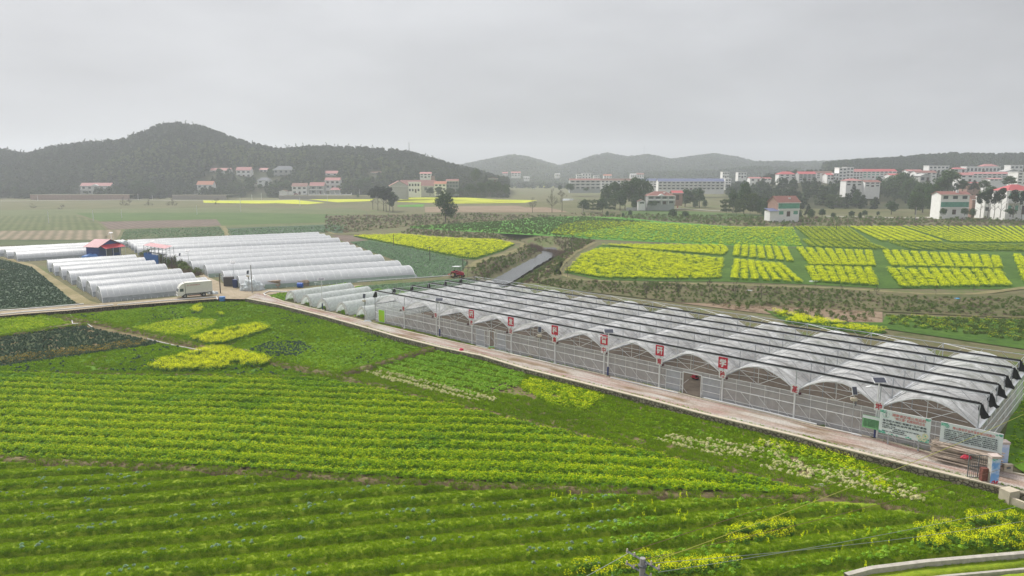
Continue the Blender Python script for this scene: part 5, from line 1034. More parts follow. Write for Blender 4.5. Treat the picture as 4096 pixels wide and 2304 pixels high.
house('small white block at the right end of the blue roofed row', 2900, 2924, 745, 716, 760, 3, 2, 'flat', 'wwall', 'wwall', 10)
house('grey villa with a red hipped roof and white pediment in front of the apartments', 2590, 2698, 818, 765, 480, 2, 4, 'hip', 'maroon', 'gwall', 12, rh=.32, feats=('pediment', 'gallery', 'tank'))
house('small red roofed outbuilding right of the grey villa', 2690, 2730, 800, 762, 500, 1, 1, 'gable', 'redr', 'bwall', 8)
house('small white gabled hut left of the grey villa', 2553, 2582, 818, 797, 478, 1, 1, 'gablefront', 'brownr', 'wwall', 5, rh=.35)
house('brick farmhouse with brown roof, white porch and blue lean-to', 3104, 3202, 866, 783, 372, 2, 3, 'gable', 'maroon', 'wwall', 9, 14, rh=.3, feats=('brickside', 'greenband', 'bluelean', 'tank'), winm='grn')
house('white three storey house with a green glazed balcony', 3758, 3872, 858, 765, 395, 3, 3, 'gable', 'maroon', 'wwall', 9, 0, rh=.12, feats=('greenband', 'tank'))
house('brown brick house with gable just right of the green glazed house', 3885, 3925, 850, 780, 410, 2, 1, 'gable', 'brownr', 'bwall', 8)
house('white house partly hidden behind the right pine row', 3935, 4000, 852, 790, 400, 2, 3, 'flat', 'wwall', 'wwall', 8)
house('large white villa with a bright red roof at the right edge', 4020, 4130, 858, 737, 385, 2, 4, 'hip', 'redr', 'wwall', 12, 0, rh=.2, feats=('gallery',), winm='grn')
house('tiny white stone hut in the fields right of the bamboo', 3140, 3156, 770, 760, 620, 1, 1, 'gablefront', 'wwall', 'wwall', 4, wins=False)
# right hand town
rt = [(3000, 3045, 727, 708, 760, 'pinkr', 'low orange roofed house leftmost of the town', 1, 2, 'gable'), (3055, 3085, 722, 710, 740, 'redr', 'low red roofed shed in the trees left of the town', 1, 2, 'gable'),
      (3115, 3183, 726, 686, 700, 'redr', 'white three storey house with red roof half hidden by trees', 3, 3, 'hip'), (3195, 3262, 722, 686, 690, 'redr', 'grey three storey row with red roof left of the town centre', 3, 4, 'gable'),
      (3262, 3330, 715, 684, 700, 'brownr', 'dark roofed three storey house left of the white corner block', 3, 3, 'gable'), (3308, 3335, 718, 692, 680, 'redr', 'small red roofed house before the dark roofed one', 2, 2, 'gable'), (3332, 3354, 720, 694, 680, 'wwall', 'narrow white two storey house left of the tall white block', 2, 2, 'flat'),
      (3354, 3384, 722, 672, 680, 'wwall', 'left half of the tall four storey white town block', 4, 2, 'flat'), (3384, 3412, 720, 670, 684, 'wwall', 'right half of the tall four storey white town block', 4, 2, 'flat'), (3412, 3450, 715, 676, 690, 'pinkr', 'white three storey block with pink roof right of the tall block', 3, 3, 'gable'),
      (3450, 3518, 712, 676, 700, 'redr', 'long red roofed block with green glazed middle', 3, 4, 'gable'), (3518, 3585, 710, 676, 700, 'redr', 'bright red roofed block right of the long red roofed block', 3, 4, 'gable'),
      (3384, 3448, 744, 714, 560, 'pinkr', 'low cream house with flat porch before the tall block', 2, 3, 'hip'), (3460, 3520, 748, 720, 555, 'maroon', 'low white house with maroon roof left of the big dark trees', 2, 3, 'gable'),
      (3560, 3620, 716, 694, 640, 'redr', 'red roofed house above the big dark trees', 2, 3, 'gable'), (3630, 3690, 700, 678, 690, 'pinkr', 'pink roofed house at the centre of the town', 2, 3, 'gable'), (3664, 3745, 712, 682, 660, 'maroon', 'maroon roofed row in the centre of the town', 2, 4, 'gable'),
      (3715, 3795, 690, 664, 720, 'wwall', 'flat roofed cream building on the rise', 2, 5, 'flat'), (3680, 3720, 728, 694, 600, 'cwall', 'grey gabled hall in the middle of the town', 1, 2, 'gablefront'), (3812, 3866, 690, 670, 720, 'redr', 'bright red hipped roof right of the cream building', 1, 2, 'hip'),
      (3864, 4000, 692, 667, 760, 'wwall', 'long white hall with small windows at the upper right', 1, 9, 'flat'), (3930, 3992, 690, 656, 790, 'pinkr', 'pink hipped roof behind the long white hall', 2, 3, 'hip'), (4040, 4090, 694, 662, 760, 'wwall', 'white flat block at the upper right edge', 2, 3, 'flat'),
      (3840, 3892, 726, 690, 600, 'pinkr', 'lilac roofed house with a cream front right of the tall dark tree', 2, 2, 'gable'), (3890, 4045, 712, 688, 620, 'pinkr', 'very long pink roofed row with white walls at the right', 2, 8, 'gable'), (3960, 4010, 724, 712, 560, 'pinkr', 'low lilac roofed shed below the long pink row', 1, 3, 'gable'), (4020, 4078, 708, 677, 640, 'cwall', 'pale gabled hall right of the long pink row', 1, 2, 'gablefront'),
      (4068, 4110, 737, 690, 480, 'wwall', 'white four storey block cut by the right edge', 4, 2, 'flat'), (3870, 3920, 742, 728, 540, 'redr', 'low brick shed with red roof behind the tall dark tree', 1, 2, 'gable')]
for x0, x1, b_, t_, D, rc, lab, fl, cols, rf in rt:
    house(lab, x0, x1, b_, t_, D, fl, cols, rf, rc, 'cwall' if ('grey' in lab or 'gabled' in lab) else ('bwall' if 'brick' in lab else 'wwall'), 10, 0, rh=.26, winm='grn' if 'glazed' in lab else 'glass')
# brick terrace walls of the left village
def terrace(label, x0, x1, y0, y1, D, m, name='terrace_wall'):
    a, c = PD(x0, y1, D), PD(x1, y1, D); t = thing(name, label, 'wall', ((a.x + c.x) / 2, D, 0)); zt = PD(x0, y0, D).z; w = c.x - a.x
    MB().bx(-w / 2, w / 2, 0, 1.2, -1, zt).build('wall_face', m, t); MB().bx(-w / 2 - .1, w / 2 + .1, -.1, 1.3, zt, zt + .3).build('coping', M['cap'], t); MB().bx(-w / 2, w / 2, 1.2, 30, zt - .6, zt - .1).build('terrace_fill', M['hillm'], t)
terrace('long pink brick and stone terrace wall below the long white house', 122, 517, 779, 801, 675, mat('pale_brick', (.36, .25, .21), .9, .15, .6))
terrace('grey stone terrace wall below the orange roofed house', 690, 905, 781, 800, 680, mat('grey_rubble', (.3, .26, .24), .9, .2, 1.))
terrace('grey stone terrace wall below the arched window house', 1115, 1480, 783, 797, 690, mat('grey_rubble2', (.32, .29, .28), .9, .2, 1.))
t = thing('fence', 'white picket balustrade in front of the pillared houses', 'fence', PD(1320, 781, 700)); b = MB(); b.bx(-21, 21, -.1, .1, 0, 1.1); b.build('low_wall', M['wwall'], t)
for k in range(9): MB().bx(-21 + k * 5.2, -20.4 + k * 5.2, -.2, .2, 0, 2.2).build('fence_post', M['wwall'], t)
t = thing('boundary_wall', 'low pale wall along the front yard of the grey villa', 'wall', P(2600, 843)); MB().bx(-16, 14, -.15, .15, 0, 2.2).build('wall_face', M['cwall'], t)
for k, x in enumerate((2684, 2710)): t = thing('gatepost', f'{["left","right"][k]} orange brick gatepost of the grey villa', 'gatepost', P(x, 832)); MB().box((0, 0, 1.7), (.9, .9, 3.4)).build('shaft', mat('orange_brick', (.4, .13, .07)) if k == 0 else bpy.data.materials['orange_brick'], t); MB().box((0, 0, 3.5), (1.2, 1.2, .3)).build('cap', M['wwall'], t)
# masts
def mast(px, base, top, D, label):
    a = PD(px, base, D); h = PD(px, top, D).z - a.z; t = thing('radio_mast', label, 'mast', a); b = MB(); r0, r1 = h * .05, h * .018
    for q in range(4): c_, s_ = math.cos(q * 1.57 + .78), math.sin(q * 1.57 + .78); b.tube((r0 * c_, r0 * s_, 0), (r1 * c_, r1 * s_, h * .93), .14, 4)
    for k in range(9):
        f0, f1 = k / 9 * .93, (k + 1) / 9 * .93; ra, rb = r0 + (r1 - r0) * f0 / .93, r0 + (r1 - r0) * f1 / .93
        for q in range(4):
            c_, s_ = math.cos(q * 1.57 + .78), math.sin(q * 1.57 + .78); c2, s2 = math.cos(q * 1.57 + 2.35), math.sin(q * 1.57 + 2.35); b.tube((ra * c_, ra * s_, h * f0), (rb * c2, rb * s2, h * f1), .09, 4)
    b.build('lattice', M['steel'], t); b = MB(); [b.box((1. * math.cos(q), 1. * math.sin(q), h * .95), (.4, .4, h * .07)) for q in (0, 2.1, 4.2)]; b.tube((0, 0, h * .85), (0, 0, h), .12, 5); b.build('antenna', M['white'], t)
mast(1637, 622, 568, 930, 'grey lattice mast on the crest of the left hill'); mast(2575, 640, 580, 2140, 'faint misty mast on the crest of the centre ridge')
# parked cars (far away)
def car(px, py, label, col, z=0., D=None):
    p = P(px, py, z) if D is None else PD(px, py, D); t = thing('parked_car', label, 'car', p, random.uniform(-.2, .2), 'cars parked by the far houses'); m = mat('car_paint_' + str(px), col, .35, .03)
    b = MB(); b.extr([(-2.1, .35), (-2.15, .85), (-1.3, .98), (1.2, .98), (2.1, .8), (2.15, .35)], -.85, .85); b.build('body', m, t); b = MB(); b.extr([(-1.5, .98), (-1.1, 1.45), (.6, 1.45), (1.2, .98)], -.75, .75); b.build('cabin', M['glass'], t)
    for x in (-1.3, 1.3):
        for y in (-.8, .8): MB().tube((x, y - .1, .33), (x, y + .1, .33), .33, 10).build('wheel', M['rubber'], t)
car(3158, 866, 'white car parked under the trees before the brick farmhouse', (.7, .7, .7)); car(1184, 779, 'red car parked before the arched window house', (.4, .02, .04), D=718)
car(2278, 758, 'white car left of the school building', (.7, .7, .7), D=700); car(2135, 757, 'pale car on the far road left of the school', (.6, .6, .62), D=720)
# ---------------------------------------------------------------- individual trees
def grove(spec, desc, group, cat='tree'):
    o = ['first', 'second', 'third', 'fourth', 'fifth', 'sixth', 'seventh', 'eighth', 'ninth', 'tenth', 'eleventh', 'twelfth']
    cnt = {}
    for s in sorted(spec, key=lambda s: s[1]):
        kind, px, pt, pb, w = s[:5]; D = s[5] if len(s) > 5 else None
        nm = {'bamboo': 'bamboo_clump', 'bareA': 'bare_tree', 'bareB': 'bare_tree', 'pineA': 'pine_tree', 'pineB': 'pine_tree', 'conifer': 'conifer_tree', 'shrub': 'shrub'}.get(kind, 'broadleaf_tree'); k = cnt.get(nm, 0); cnt[nm] = k + 1
        tree(kind, px, pt, pb, w, f'{o[k]} {nm.replace("_", " ")} from the left {desc}', group, {'bamboo_clump': 'bamboo', 'shrub': 'shrub'}.get(nm, 'tree'), nm, D=D)
grove([('pineA', 1492, 752, 838, 44), ('pineB', 1512, 748, 842, 50), ('pineA', 1535, 746, 845, 52), ('pineB', 1558, 752, 843, 55), ('broadC', 1572, 765, 846, 50), ('pineA', 1545, 760, 848, 50)], 'in the pine copse left of the lone tree', 'pine copse in the middle field')
tree('broadB', 1782, 768, 892, 96, 'lone dark round broadleaf tree standing in the middle of the brown fields', None, 'tree', 'broadleaf_tree')
grove([('bareA', 2130, 792, 850, 40), ('bareA', 2208, 758, 850, 50), ('bareB', 2248, 764, 848, 52)], 'before the far creek', 'bare trees by the far creek')
grove([('shrub', 2335, 800, 846, 60), ('bamboo', 2372, 795, 850, 60), ('shrub', 2410, 795, 850, 60), ('bamboo', 2440, 790, 848, 50)], 'in the low dark thicket left of the grove', 'thicket left of the villa')
grove([('broadC', 2425, 735, 835, 60), ('broadA', 2460, 730, 838, 75), ('broadB', 2500, 722, 838, 75), ('broadA', 2540, 712, 838, 80), ('broadB', 2572, 713, 835, 85), ('shrub', 2545, 782, 842, 50), ('conifer', 2540, 770, 838, 30), ('broadC', 2480, 760, 842, 60)], 'in the tall grove left of the grey villa', 'tall grove left of the villa')
grove([('broadA', 2740, 758, 828, 70), ('broadC', 2775, 755, 828, 60), ('broadC', 2797, 748, 830, 48), ('shrub', 2782, 806, 832, 30), ('shrub', 2820, 800, 832, 28), ('shrub', 2680, 812, 836, 30), ('shrub', 2606, 808, 824, 40, 476), ('shrub', 2618, 804, 824, 30, 474)], 'around the grey villa yard', 'trees around the grey villa')
grove([('broadC', 2932, 755, 852, 50), ('broadB', 2975, 728, 856, 70), ('bamboo', 2905, 792, 858, 50), ('bamboo', 2945, 790, 862, 60), ('bamboo', 3000, 765, 862, 60), ('shrub', 3040, 800, 864, 40), ('bamboo', 3020, 780, 862, 48), ('broadC', 3062, 788, 868, 34)], 'in the tall mixed clump left of the brick farmhouse', 'mixed clump left of the farmhouse')
grove([('shrub', 3058, 830, 872, 36), ('bareA', 3108, 820, 878, 40), ('broadC', 3122, 828, 875, 30), ('broadB', 3172, 824, 872, 50), ('shrub', 3195, 840, 874, 36), ('conifer', 3232, 816, 868, 34), ('shrub', 3245, 838, 874, 40), ('broadC', 3288, 834, 870, 34)], 'close in front of the brick farmhouse', 'trees in front of the brick farmhouse')
grove([('bamboo', 3290, 778, 830, 60), ('bamboo', 3330, 772, 832, 66), ('bamboo', 3362, 785, 832, 44), ('conifer', 3410, 735, 830, 46), ('broadC', 3425, 755, 835, 40)], 'in the round bamboo thicket in the middle distance', 'bamboo thicket in the right fields')
grove([('shrub', 3332, 852, 872, 26), ('broadC', 3406, 842, 872, 30), ('broadC', 3458, 840, 868, 28), ('shrub', 3512, 846, 864, 16), ('shrub', 3438, 850, 880, 20)], 'along the pale right road', 'small trees along the pale road')
grove([('broadB', 3560, 705, 815, 110), ('broadA', 3600, 692, 820, 100), ('broadB', 3640, 712, 825, 90), ('broadB', 3690, 728, 850, 110), ('broadA', 3722, 740, 855, 80), ('broadC', 3565, 804, 858, 56), ('broadA', 3660, 770, 858, 70), ('broadC', 3505, 775, 818, 40)], 'in the big grove left of the glazed house', 'big dark grove left of the glazed house')
grove([('broadB', 3790, 677, 760, 110, 470), ('broadA', 3770, 722, 770, 60, 470), ('broadA', 3850, 722, 765, 60, 470), ('conifer', 3895, 720, 765, 40, 465), ('broadC', 3935, 718, 762, 50, 465), ('broadC', 4035, 702, 750, 60, 470), ('broadB', 3960, 745, 790, 80, 440)], 'in the tree row behind the green glazed house', 'trees behind the glazed house')
grove([('pineA', 3920, 768, 868, 44, 376), ('pineB', 3950, 760, 870, 50, 376), ('pineA', 3975, 765, 872, 46, 376), ('pineB', 4000, 755, 870, 50, 374), ('pineA', 4052, 758, 868, 55, 372), ('pineB', 4085, 765, 872, 40, 372), ('shrub', 3772, 834, 862, 34, 385), ('shrub', 3858, 834, 862, 40, 385), ('shrub', 3890, 835, 868, 36, 380), ('broadC', 4040, 832, 866, 50, 378)], 'lining the right road', 'dark trees lining the right road')
grove([('broadA', 880, 674, 722, 36, 785), ('conifer', 873, 700, 765, 40, 760), ('conifer', 892, 705, 770, 46, 756), ('conifer', 855, 705, 765, 36, 764), ('conifer', 940, 695, 755, 34, 772), ('broadC', 1013, 715, 756, 24, 770), ('shrub', 953, 738, 758, 30, 750), ('broadC', 811, 756, 776, 30, 728), ('shrub', 748, 756, 776, 24, 728)], 'around the orange roofed and slope houses', 'trees among the left village houses')
grove([('broadA', 1085, 680, 716, 36, 790), ('broadC', 1040, 735, 760, 26, 760), ('broadC', 1095, 732, 775, 46, 745), ('broadB', 1125, 728, 772, 50, 745), ('broadA', 1150, 722, 770, 40, 748), ('conifer', 1272, 690, 745, 40, 770), ('broadC', 1385, 732, 760, 34, 745), ('broadB', 1440, 715, 765, 60, 740), ('broadA', 1470, 712, 770, 60, 740), ('shrub', 1432, 775, 792, 16, 690)], 'between the scaffolded villa and the pine copse', 'trees among the middle village houses')
grove([('broadC', 1720, 750, 782, 40, 620), ('broadA', 1755, 748, 785, 45, 620), ('broadB', 1800, 752, 788, 50, 615), ('broadC', 1840, 750, 788, 40, 615), ('broadB', 1880, 735, 785, 60, 620), ('broadA', 1920, 730, 782, 60, 620), ('broadB', 1905, 672, 735, 46, 700), ('broadA', 1960, 722, 780, 60, 640), ('broadB', 1990, 725, 782, 50, 640), ('shrub', 2025, 738, 778, 40, 640), ('conifer', 1945, 700, 750, 30, 690)], 'in the dark belt right of the factory row', 'dark tree belt right of the factory row')
grove([('broadA', 400, 762, 778, 40, 715), ('broadC', 345, 764, 778, 24, 715), ('shrub', 440, 765, 780, 26, 715), ('shrub', 462, 758, 782, 36, 715), ('broadB', 560, 720, 800, 80, 700), ('broadA', 600, 730, 800, 70, 700), ('bamboo', 540, 690, 770, 60, 730)], 'around the long white house of the brick terrace', 'trees around the terrace house')
grove([('bareA', 495, 790, 840, 30, 560), ('bareB', 520, 798, 842, 34, 560), ('bareA', 597, 798, 842, 36, 560), ('bareA', 690, 792, 842, 46, 560), ('bareB', 865, 795, 835, 36, 580), ('bareA', 135, 815, 848, 30, 520), ('bareB', 250, 820, 850, 36, 500)], 'in the far left fields', 'bare trees in the far left fields')
grove([('shrub', 2345, 752, 765, 30, 700), ('shrub', 2240, 742, 762, 20, 690), ('shrub', 2280, 735, 765, 50, 690), ('shrub', 2430, 845, 868, 18), ('shrub', 2520, 842, 868, 22), ('shrub', 2492, 852, 872, 16), ('shrub', 2690, 838, 872, 44), ('shrub', 2740, 845, 872, 36)], 'scattered before the villa and school', 'scattered dark shrubs', 'shrub')
# dry trees along the creek banks
grove([('bareA', 2240, 945, 1000, 40), ('bareB', 2285, 940, 1010, 46), ('bareA', 2260, 965, 1020, 36), ('bareB', 2140, 1000, 1050, 20), ('bareA', 2270, 1050, 1110, 30), ('bareB', 1870, 1040, 1110, 20), ('bareA', 2180, 1035, 1070, 20), ('bareB', 1760, 905, 935, 16)], 'along the near creek banks', 'bare trees along the creek')
grove([('bareA', 2585, 1125, 1195, 34), ('bareB', 2625, 1140, 1195, 22), ('bareA', 2712, 1105, 1195, 42), ('bareB', 2835, 1120, 1198, 40), ('bareA', 2940, 1125, 1195, 36), ('bareB', 3045, 1140, 1200, 38), ('bareA', 3260, 1120, 1150, 12), ('bareB', 3363, 1138, 1165, 18), ('bareA', 3505, 1140, 1180, 24), ('bareB', 3743, 1140, 1180, 18), ('bareA', 3895, 1140, 1165, 14), ('bareB', 2460, 1130, 1180, 30)], 'on the bank behind the greenhouse', 'bare trees on the bank behind the greenhouse')
grove([('bareA', 640, 1010, 1045, 40), ('bareB', 665, 1015, 1055, 36), ('bareA', 700, 1020, 1065, 36), ('bareB', 725, 1035, 1075, 30), ('bareA', 615, 1005, 1035, 34), ('bareB', 425, 945, 975, 16)], 'behind the tunnels beside the truck', 'bare trees between the tunnel blocks')
# ---------------------------------------------------------------- forests on the hills
def clear(q):
    k = np.ones(len(q), bool)
    for x, y, r in HOUSES: k &= ~((np.abs(q[:, 0] - x) < r * .9) & (q[:, 1] > y - 45) & (q[:, 1] < y + r))
    return k
crest = lambda q: (q[:, 2] > 30)
hill_scatter(HV, 'crownA', 7500, .75, 1.35, 'dense dark green forest covering the left hill', 'forest', clear)
hill_scatter(HV, 'crownB', 1500, .6, 1.35, 'pines standing out along the crest of the left hill', 'forest', lambda q: (q[:, 2] > 22 + 12 * RNG.random(len(q))) & (RNG.random(len(q)) < .8) & clear(q), 'pine_forest')
bamq = lambda q: ((((q[:, 0] + 175) / 60) ** 2 + ((q[:, 1] - 800) / 60) ** 2) < 1) | ((((q[:, 0] + 390) / 70) ** 2 + ((q[:, 1] - 800) / 50) ** 2) < 1) | ((((q[:, 0] + 300) / 60) ** 2 + ((q[:, 1] - 850) / 40) ** 2) < 1)
hill_scatter(HV, 'crownC', 7000, .8, 1.2, 'paler yellow green bamboo patches on the left hill', 'bamboo forest', lambda q: bamq(q) & clear(q), 'bamboo_forest', sink=-1.)
hill_scatter(HV2, 'crownFar', 9000, .9, 1.5, 'misty forest covering the far centre ridge', 'forest')
hill_scatter(HV3, 'crownFar', 1500, .8, 1.3, 'misty forest on the low dark rise in front of the centre ridge', 'forest')
hill_scatter(HV4, 'crownFar', 3500, .9, 1.4, 'misty forest on the far right ridge', 'forest')
hill_scatter(HV5, 'crownA', 4500, .8, 1.4, 'dark forest on the wooded rise behind the right town', 'forest', clear)
# tree belts of the middle distance that read as one mass
hill_scatter(HV6, 'crownA', 1900, .55, 1.15, 'grey green trees growing between and below the right town houses', 'tree belt', clear, 'tree_belt', sink=.5)
q = np.array([PD(RNG.uniform(-200, 900), 790, RNG.uniform(700, 740))[:2] for _ in range(260)]); q = q[clear(q)]; scatter('tree_belt', 'crownA', q, 0, .8, 1.3, 'belt of dark trees at the foot of the left hill', 'tree belt')
q = np.column_stack([RNG.uniform(-60, 250, 300), RNG.uniform(1150, 1500, 300)]); scatter('tree_belt', 'crownFar', q, 0, .6, 1.0, 'misty trees between the far houses under the centre ridge', 'tree belt')
# ---------------------------------------------------------------- crop templates
M['g1'] = vegmat('weed_leaves', [(.05, .14, .002), (.14, .3, .003), (.29, .47, .005), (.48, .6, .01)], .3)
M['g2'] = vegmat('grass_blades', [(.08, .16, .005), (.21, .35, .006), (.4, .54, .012)], .25)
M['g3'] = vegmat('lettuce_leaves', [(.09, .22, .01), (.2, .4, .02), (.36, .55, .06)], .3)
M['g4'] = vegmat('cabbage_leaves', [(.07, .14, .055), (.13, .25, .11), (.23, .37, .2), (.17, .2, .14)], .1)
M['g5'] = vegmat('rape_leaves', [(.05, .12, .012), (.09, .2, .02), (.15, .29, .025)], .25)
M['yel'] = vegmat('rape_flowers', [(.6, .68, .005), (.85, .9, .005), (.96, .96, .02)], .25)
M['lime2'] = vegmat('young_rape_flowers', [(.36, .52, .004), (.6, .7, .006), (.85, .86, .01)], .25)
M['crm'] = vegmat('pale_hearts', [(.4, .45, .12), (.6, .6, .25), (.8, .74, .5)], .25)
M['drk'] = vegmat('dark_kale_leaves', [(.02, .05, .025), (.04, .09, .045), (.08, .14, .08)], .1)
M['rust'] = vegmat('rusty_flowers', [(.12, .08, .01), (.3, .2, .01), (.45, .32, .02)], .1)
def crops():
    r = np.random.default_rng(9)
    def dome(n, w, h, z0=.02, p=.5):
        a = r.uniform(0, 6.28, n); q = r.random(n) ** .5 * w / 2; z = z0 + h * (1 - (2 * q / w) ** 2) * r.random(n) ** p; return np.stack([q * np.cos(a), q * np.sin(a), z], 1)
    p = dome(34, .5, .3); tplobj('weed', leafmesh('c', p, .075, [M['g1']], fv=np.clip(p[:, 2] / .3, 0, 1) * .5 + .5 * r.random(34), seed=1, upb=.8))
    n = 46; a = r.uniform(0, 6.28, n); q = r.random(n) ** .5 * .22; base = np.stack([q * np.cos(a), q * np.sin(a), np.zeros(n)], 1); d = np.stack([r.normal(0, .4, n), r.normal(0, .4, n), np.ones(n)], 1); L_ = r.uniform(.07, .16, n)[:, None]; s = np.cross(d, r.normal(0, 1, (n, 3))); s /= np.linalg.norm(s, axis=1)[:, None]
    V = np.stack([base - s * .012, base + s * .012, base + d * L_ + s * .005, base + d * L_ - s * .005], 1).reshape(-1, 3); tplobj('tuft', npmesh('c', V, np.arange(4 * n).reshape(-1, 4), [M['g2']], attrs={'fv': r.random(n)}))
    def rosette(nl, w, h, m, curl=.5, asp=.5):
        V = []; F = []; fv = []
        for k in range(nl):
            a = k * 2.4 + r.uniform(-.2, .2); f = k / nl; L_ = w / 2 * (1 - .5 * f); el = .25 + 1.0 * f; dx, dy = math.cos(a), math.sin(a); sx, sy = -dy, dx; ww = L_ * asp
            p0 = np.array([0, 0, h * .1]); p1 = np.array([dx * L_ * .6 * math.cos(el), dy * L_ * .6 * math.cos(el), h * (.15 + .6 * f) + L_ * .5 * math.sin(el)]); p2 = p1 + np.array([dx * L_ * .45, dy * L_ * .45, -curl * L_ * .2 + f * .03])
            S_ = np.array([sx, sy, 0]) * ww; b = len(V); V += [p0 - S_ * .2, p0 + S_ * .2, p1 + S_ + [0, 0, .03], p1 - S_ + [0, 0, .03], p2 + S_ * .5, p2 - S_ * .5]; F += [(b, b + 1, b + 2, b + 3), (b + 3, b + 2, b + 4, b + 5)]; c = .3 + .7 * r.random(); fv += [c, c]
        return npmesh('c', np.array(V), np.array(F), [m], attrs={'fv': fv})
    tplobj('cabbage', rosette(13, .55, .22, M['g4'])); tplobj('lettuce', rosette(12, .6, .25, M['g3'])); tplobj('broadleaf', rosette(9, .8, .28, M['g3'], .8, .36)); tplobj('kale', rosette(12, .6, .3, M['drk']))
    tplobj('pale', rosette(14, .5, .3, M['crm'], .3, .6))
    def rape(nl, nf, w, h, ms, fs=.05, spread=.5):
        pl = dome(nl, w, h * .65); a = r.uniform(0, 6.28, nf); q = r.random(nf) ** .5 * w / 2; z = h * (1 - .25 * (2 * q / w) ** 2) - h * .3 * r.random(nf) ** 2; pf_ = np.stack([q * np.cos(a), q * np.sin(a), z], 1)
        pos = np.vstack([pl, pf_]); sz = np.concatenate([np.full(nl, .1 * w + .03), np.full(nf, fs)]); mi = np.concatenate([np.zeros(nl, int), np.ones(nf, int)])
        return leafmesh('c', pos, sz, ms, mi, fv=r.random(nl + nf), seed=3, upb=2.)
    tplobj('rape', rape(34, 60, 1.0, .95, [M['g5'], M['yel']], .055)); tplobj('rapeg', rape(50, 22, 1.0, .85, [M['g5'], M['yel']], .05)); tplobj('rapeyoung', rape(26, 12, .5, .5, [M['g1'], M['lime2']], .035)); tplobj('rapenear', rape(36, 46, .6, .8, [M['g5'], M['yel']], .03))
    tplobj('rust', rape(34, 20, .7, .6, [M['drk'], M['rust']], .045)); tplobj('stalk', leafmesh('c', np.stack([r.normal(0, .035, 14), r.normal(0, .035, 14), r.uniform(.05, .55, 14)], 1), .05, [M['lime2']], fv=r.random(14), upb=.2))
crops()
OFF = [.03]
def field(name, pts, m, z=0.):
    OFF[0] += .004; return sheet(name, pts, m, z, OFF[0])
# ---------------------------------------------------------------- far left fields
FM = dict(
    grass=fieldmat('young_grass', [(.1, .125, .05), (.15, .18, .075), (.2, .21, .11)], .05, .5, 3.), grass2=fieldmat('deep_grass', [(.07, .12, .03), (.1, .17, .045), (.14, .2, .06)], .06, .5, 3.),
    olive=fieldmat('olive_stubble', [(.1, .11, .04), (.16, .16, .07), (.22, .19, .1)], .04, .4, 3.), plough=fieldmat('ploughed_soil', [(.15, .11, .09), (.23, .175, .14), (.3, .24, .19)], .08, .8, 4., rows=(52, 3.2, .55), rowcol=(.13, .1, .085)),
    tan=fieldmat('tan_rows', [(.24, .19, .13), (.32, .26, .18), (.38, .31, .22)], .08, .8, 4., rows=(60, 3.6, .7), rowcol=(.13, .13, .07)), green_rows=fieldmat('green_rows', [(.09, .13, .04), (.15, .18, .07), (.24, .22, .12)], .08, .8, 4., rows=(58, 3.4, .55), rowcol=(.07, .1, .03)),
    veg=fieldmat('mixed_greens', [(.05, .08, .03), (.09, .12, .05), (.15, .17, .08)], .06, .8, 4.), blue=fieldmat('cabbage_ground', [(.05, .08, .05), (.08, .12, .075), (.12, .16, .1)], .1, .8, 4.),
    tan2=fieldmat('dry_stubble', [(.2, .15, .1), (.3, .22, .15), (.36, .28, .2)], .05, .5, 3.), scrub=fieldmat('bank_scrub', [(.055, .08, .022), (.09, .1, .04), (.14, .12, .065), (.075, .12, .03)], .08, .6, 4., bump=1.),
    rapeg=fieldmat('rape_ground', [(.035, .075, .012), (.055, .115, .016), (.09, .16, .025)], .1, .8, 4.), bright=fieldmat('bright_green_crop', [(.05, .17, .02), (.08, .23, .025), (.13, .29, .03)], .05, .6, 3.),
    yelf=fieldmat('far_rape', [(.3, .38, .03), (.55, .56, .03), (.66, .63, .04)], .05, .6, 2., rows=(20, 5., .5), rowcol=(.2, .28, .04)), path=fieldmat('grass_path', [(.16, .15, .06), (.25, .21, .11), (.33, .27, .17)], .1, .8, 5.),
    furrow=fieldmat('grassy_furrow', [(.26, .27, .05), (.36, .33, .11), (.44, .36, .2)], .3, 1.6, 8.),
    lowg=fieldmat('mossy_weeds', [(.11, .16, .012), (.17, .25, .015), (.25, .33, .02), (.3, .34, .05)], .3, 2.2, 14., bump=1., w=(.35, .35, .3)), mid=fieldmat('weedy_crop', [(.05, .11, .01), (.09, .19, .013), (.15, .27, .02)], .2, 1.5, 7., bump=1.),
    dark=fieldmat('dark_kale_ground', [(.03, .05, .02), (.05, .07, .03), (.09, .1, .05)], .2, 1.5, 7.), bund=fieldmat('earth_bank', [(.09, .075, .03), (.14, .11, .055), (.2, .16, .085), (.11, .15, .035)], .3, 1.5, 7., bump=1.))
F_ = FM
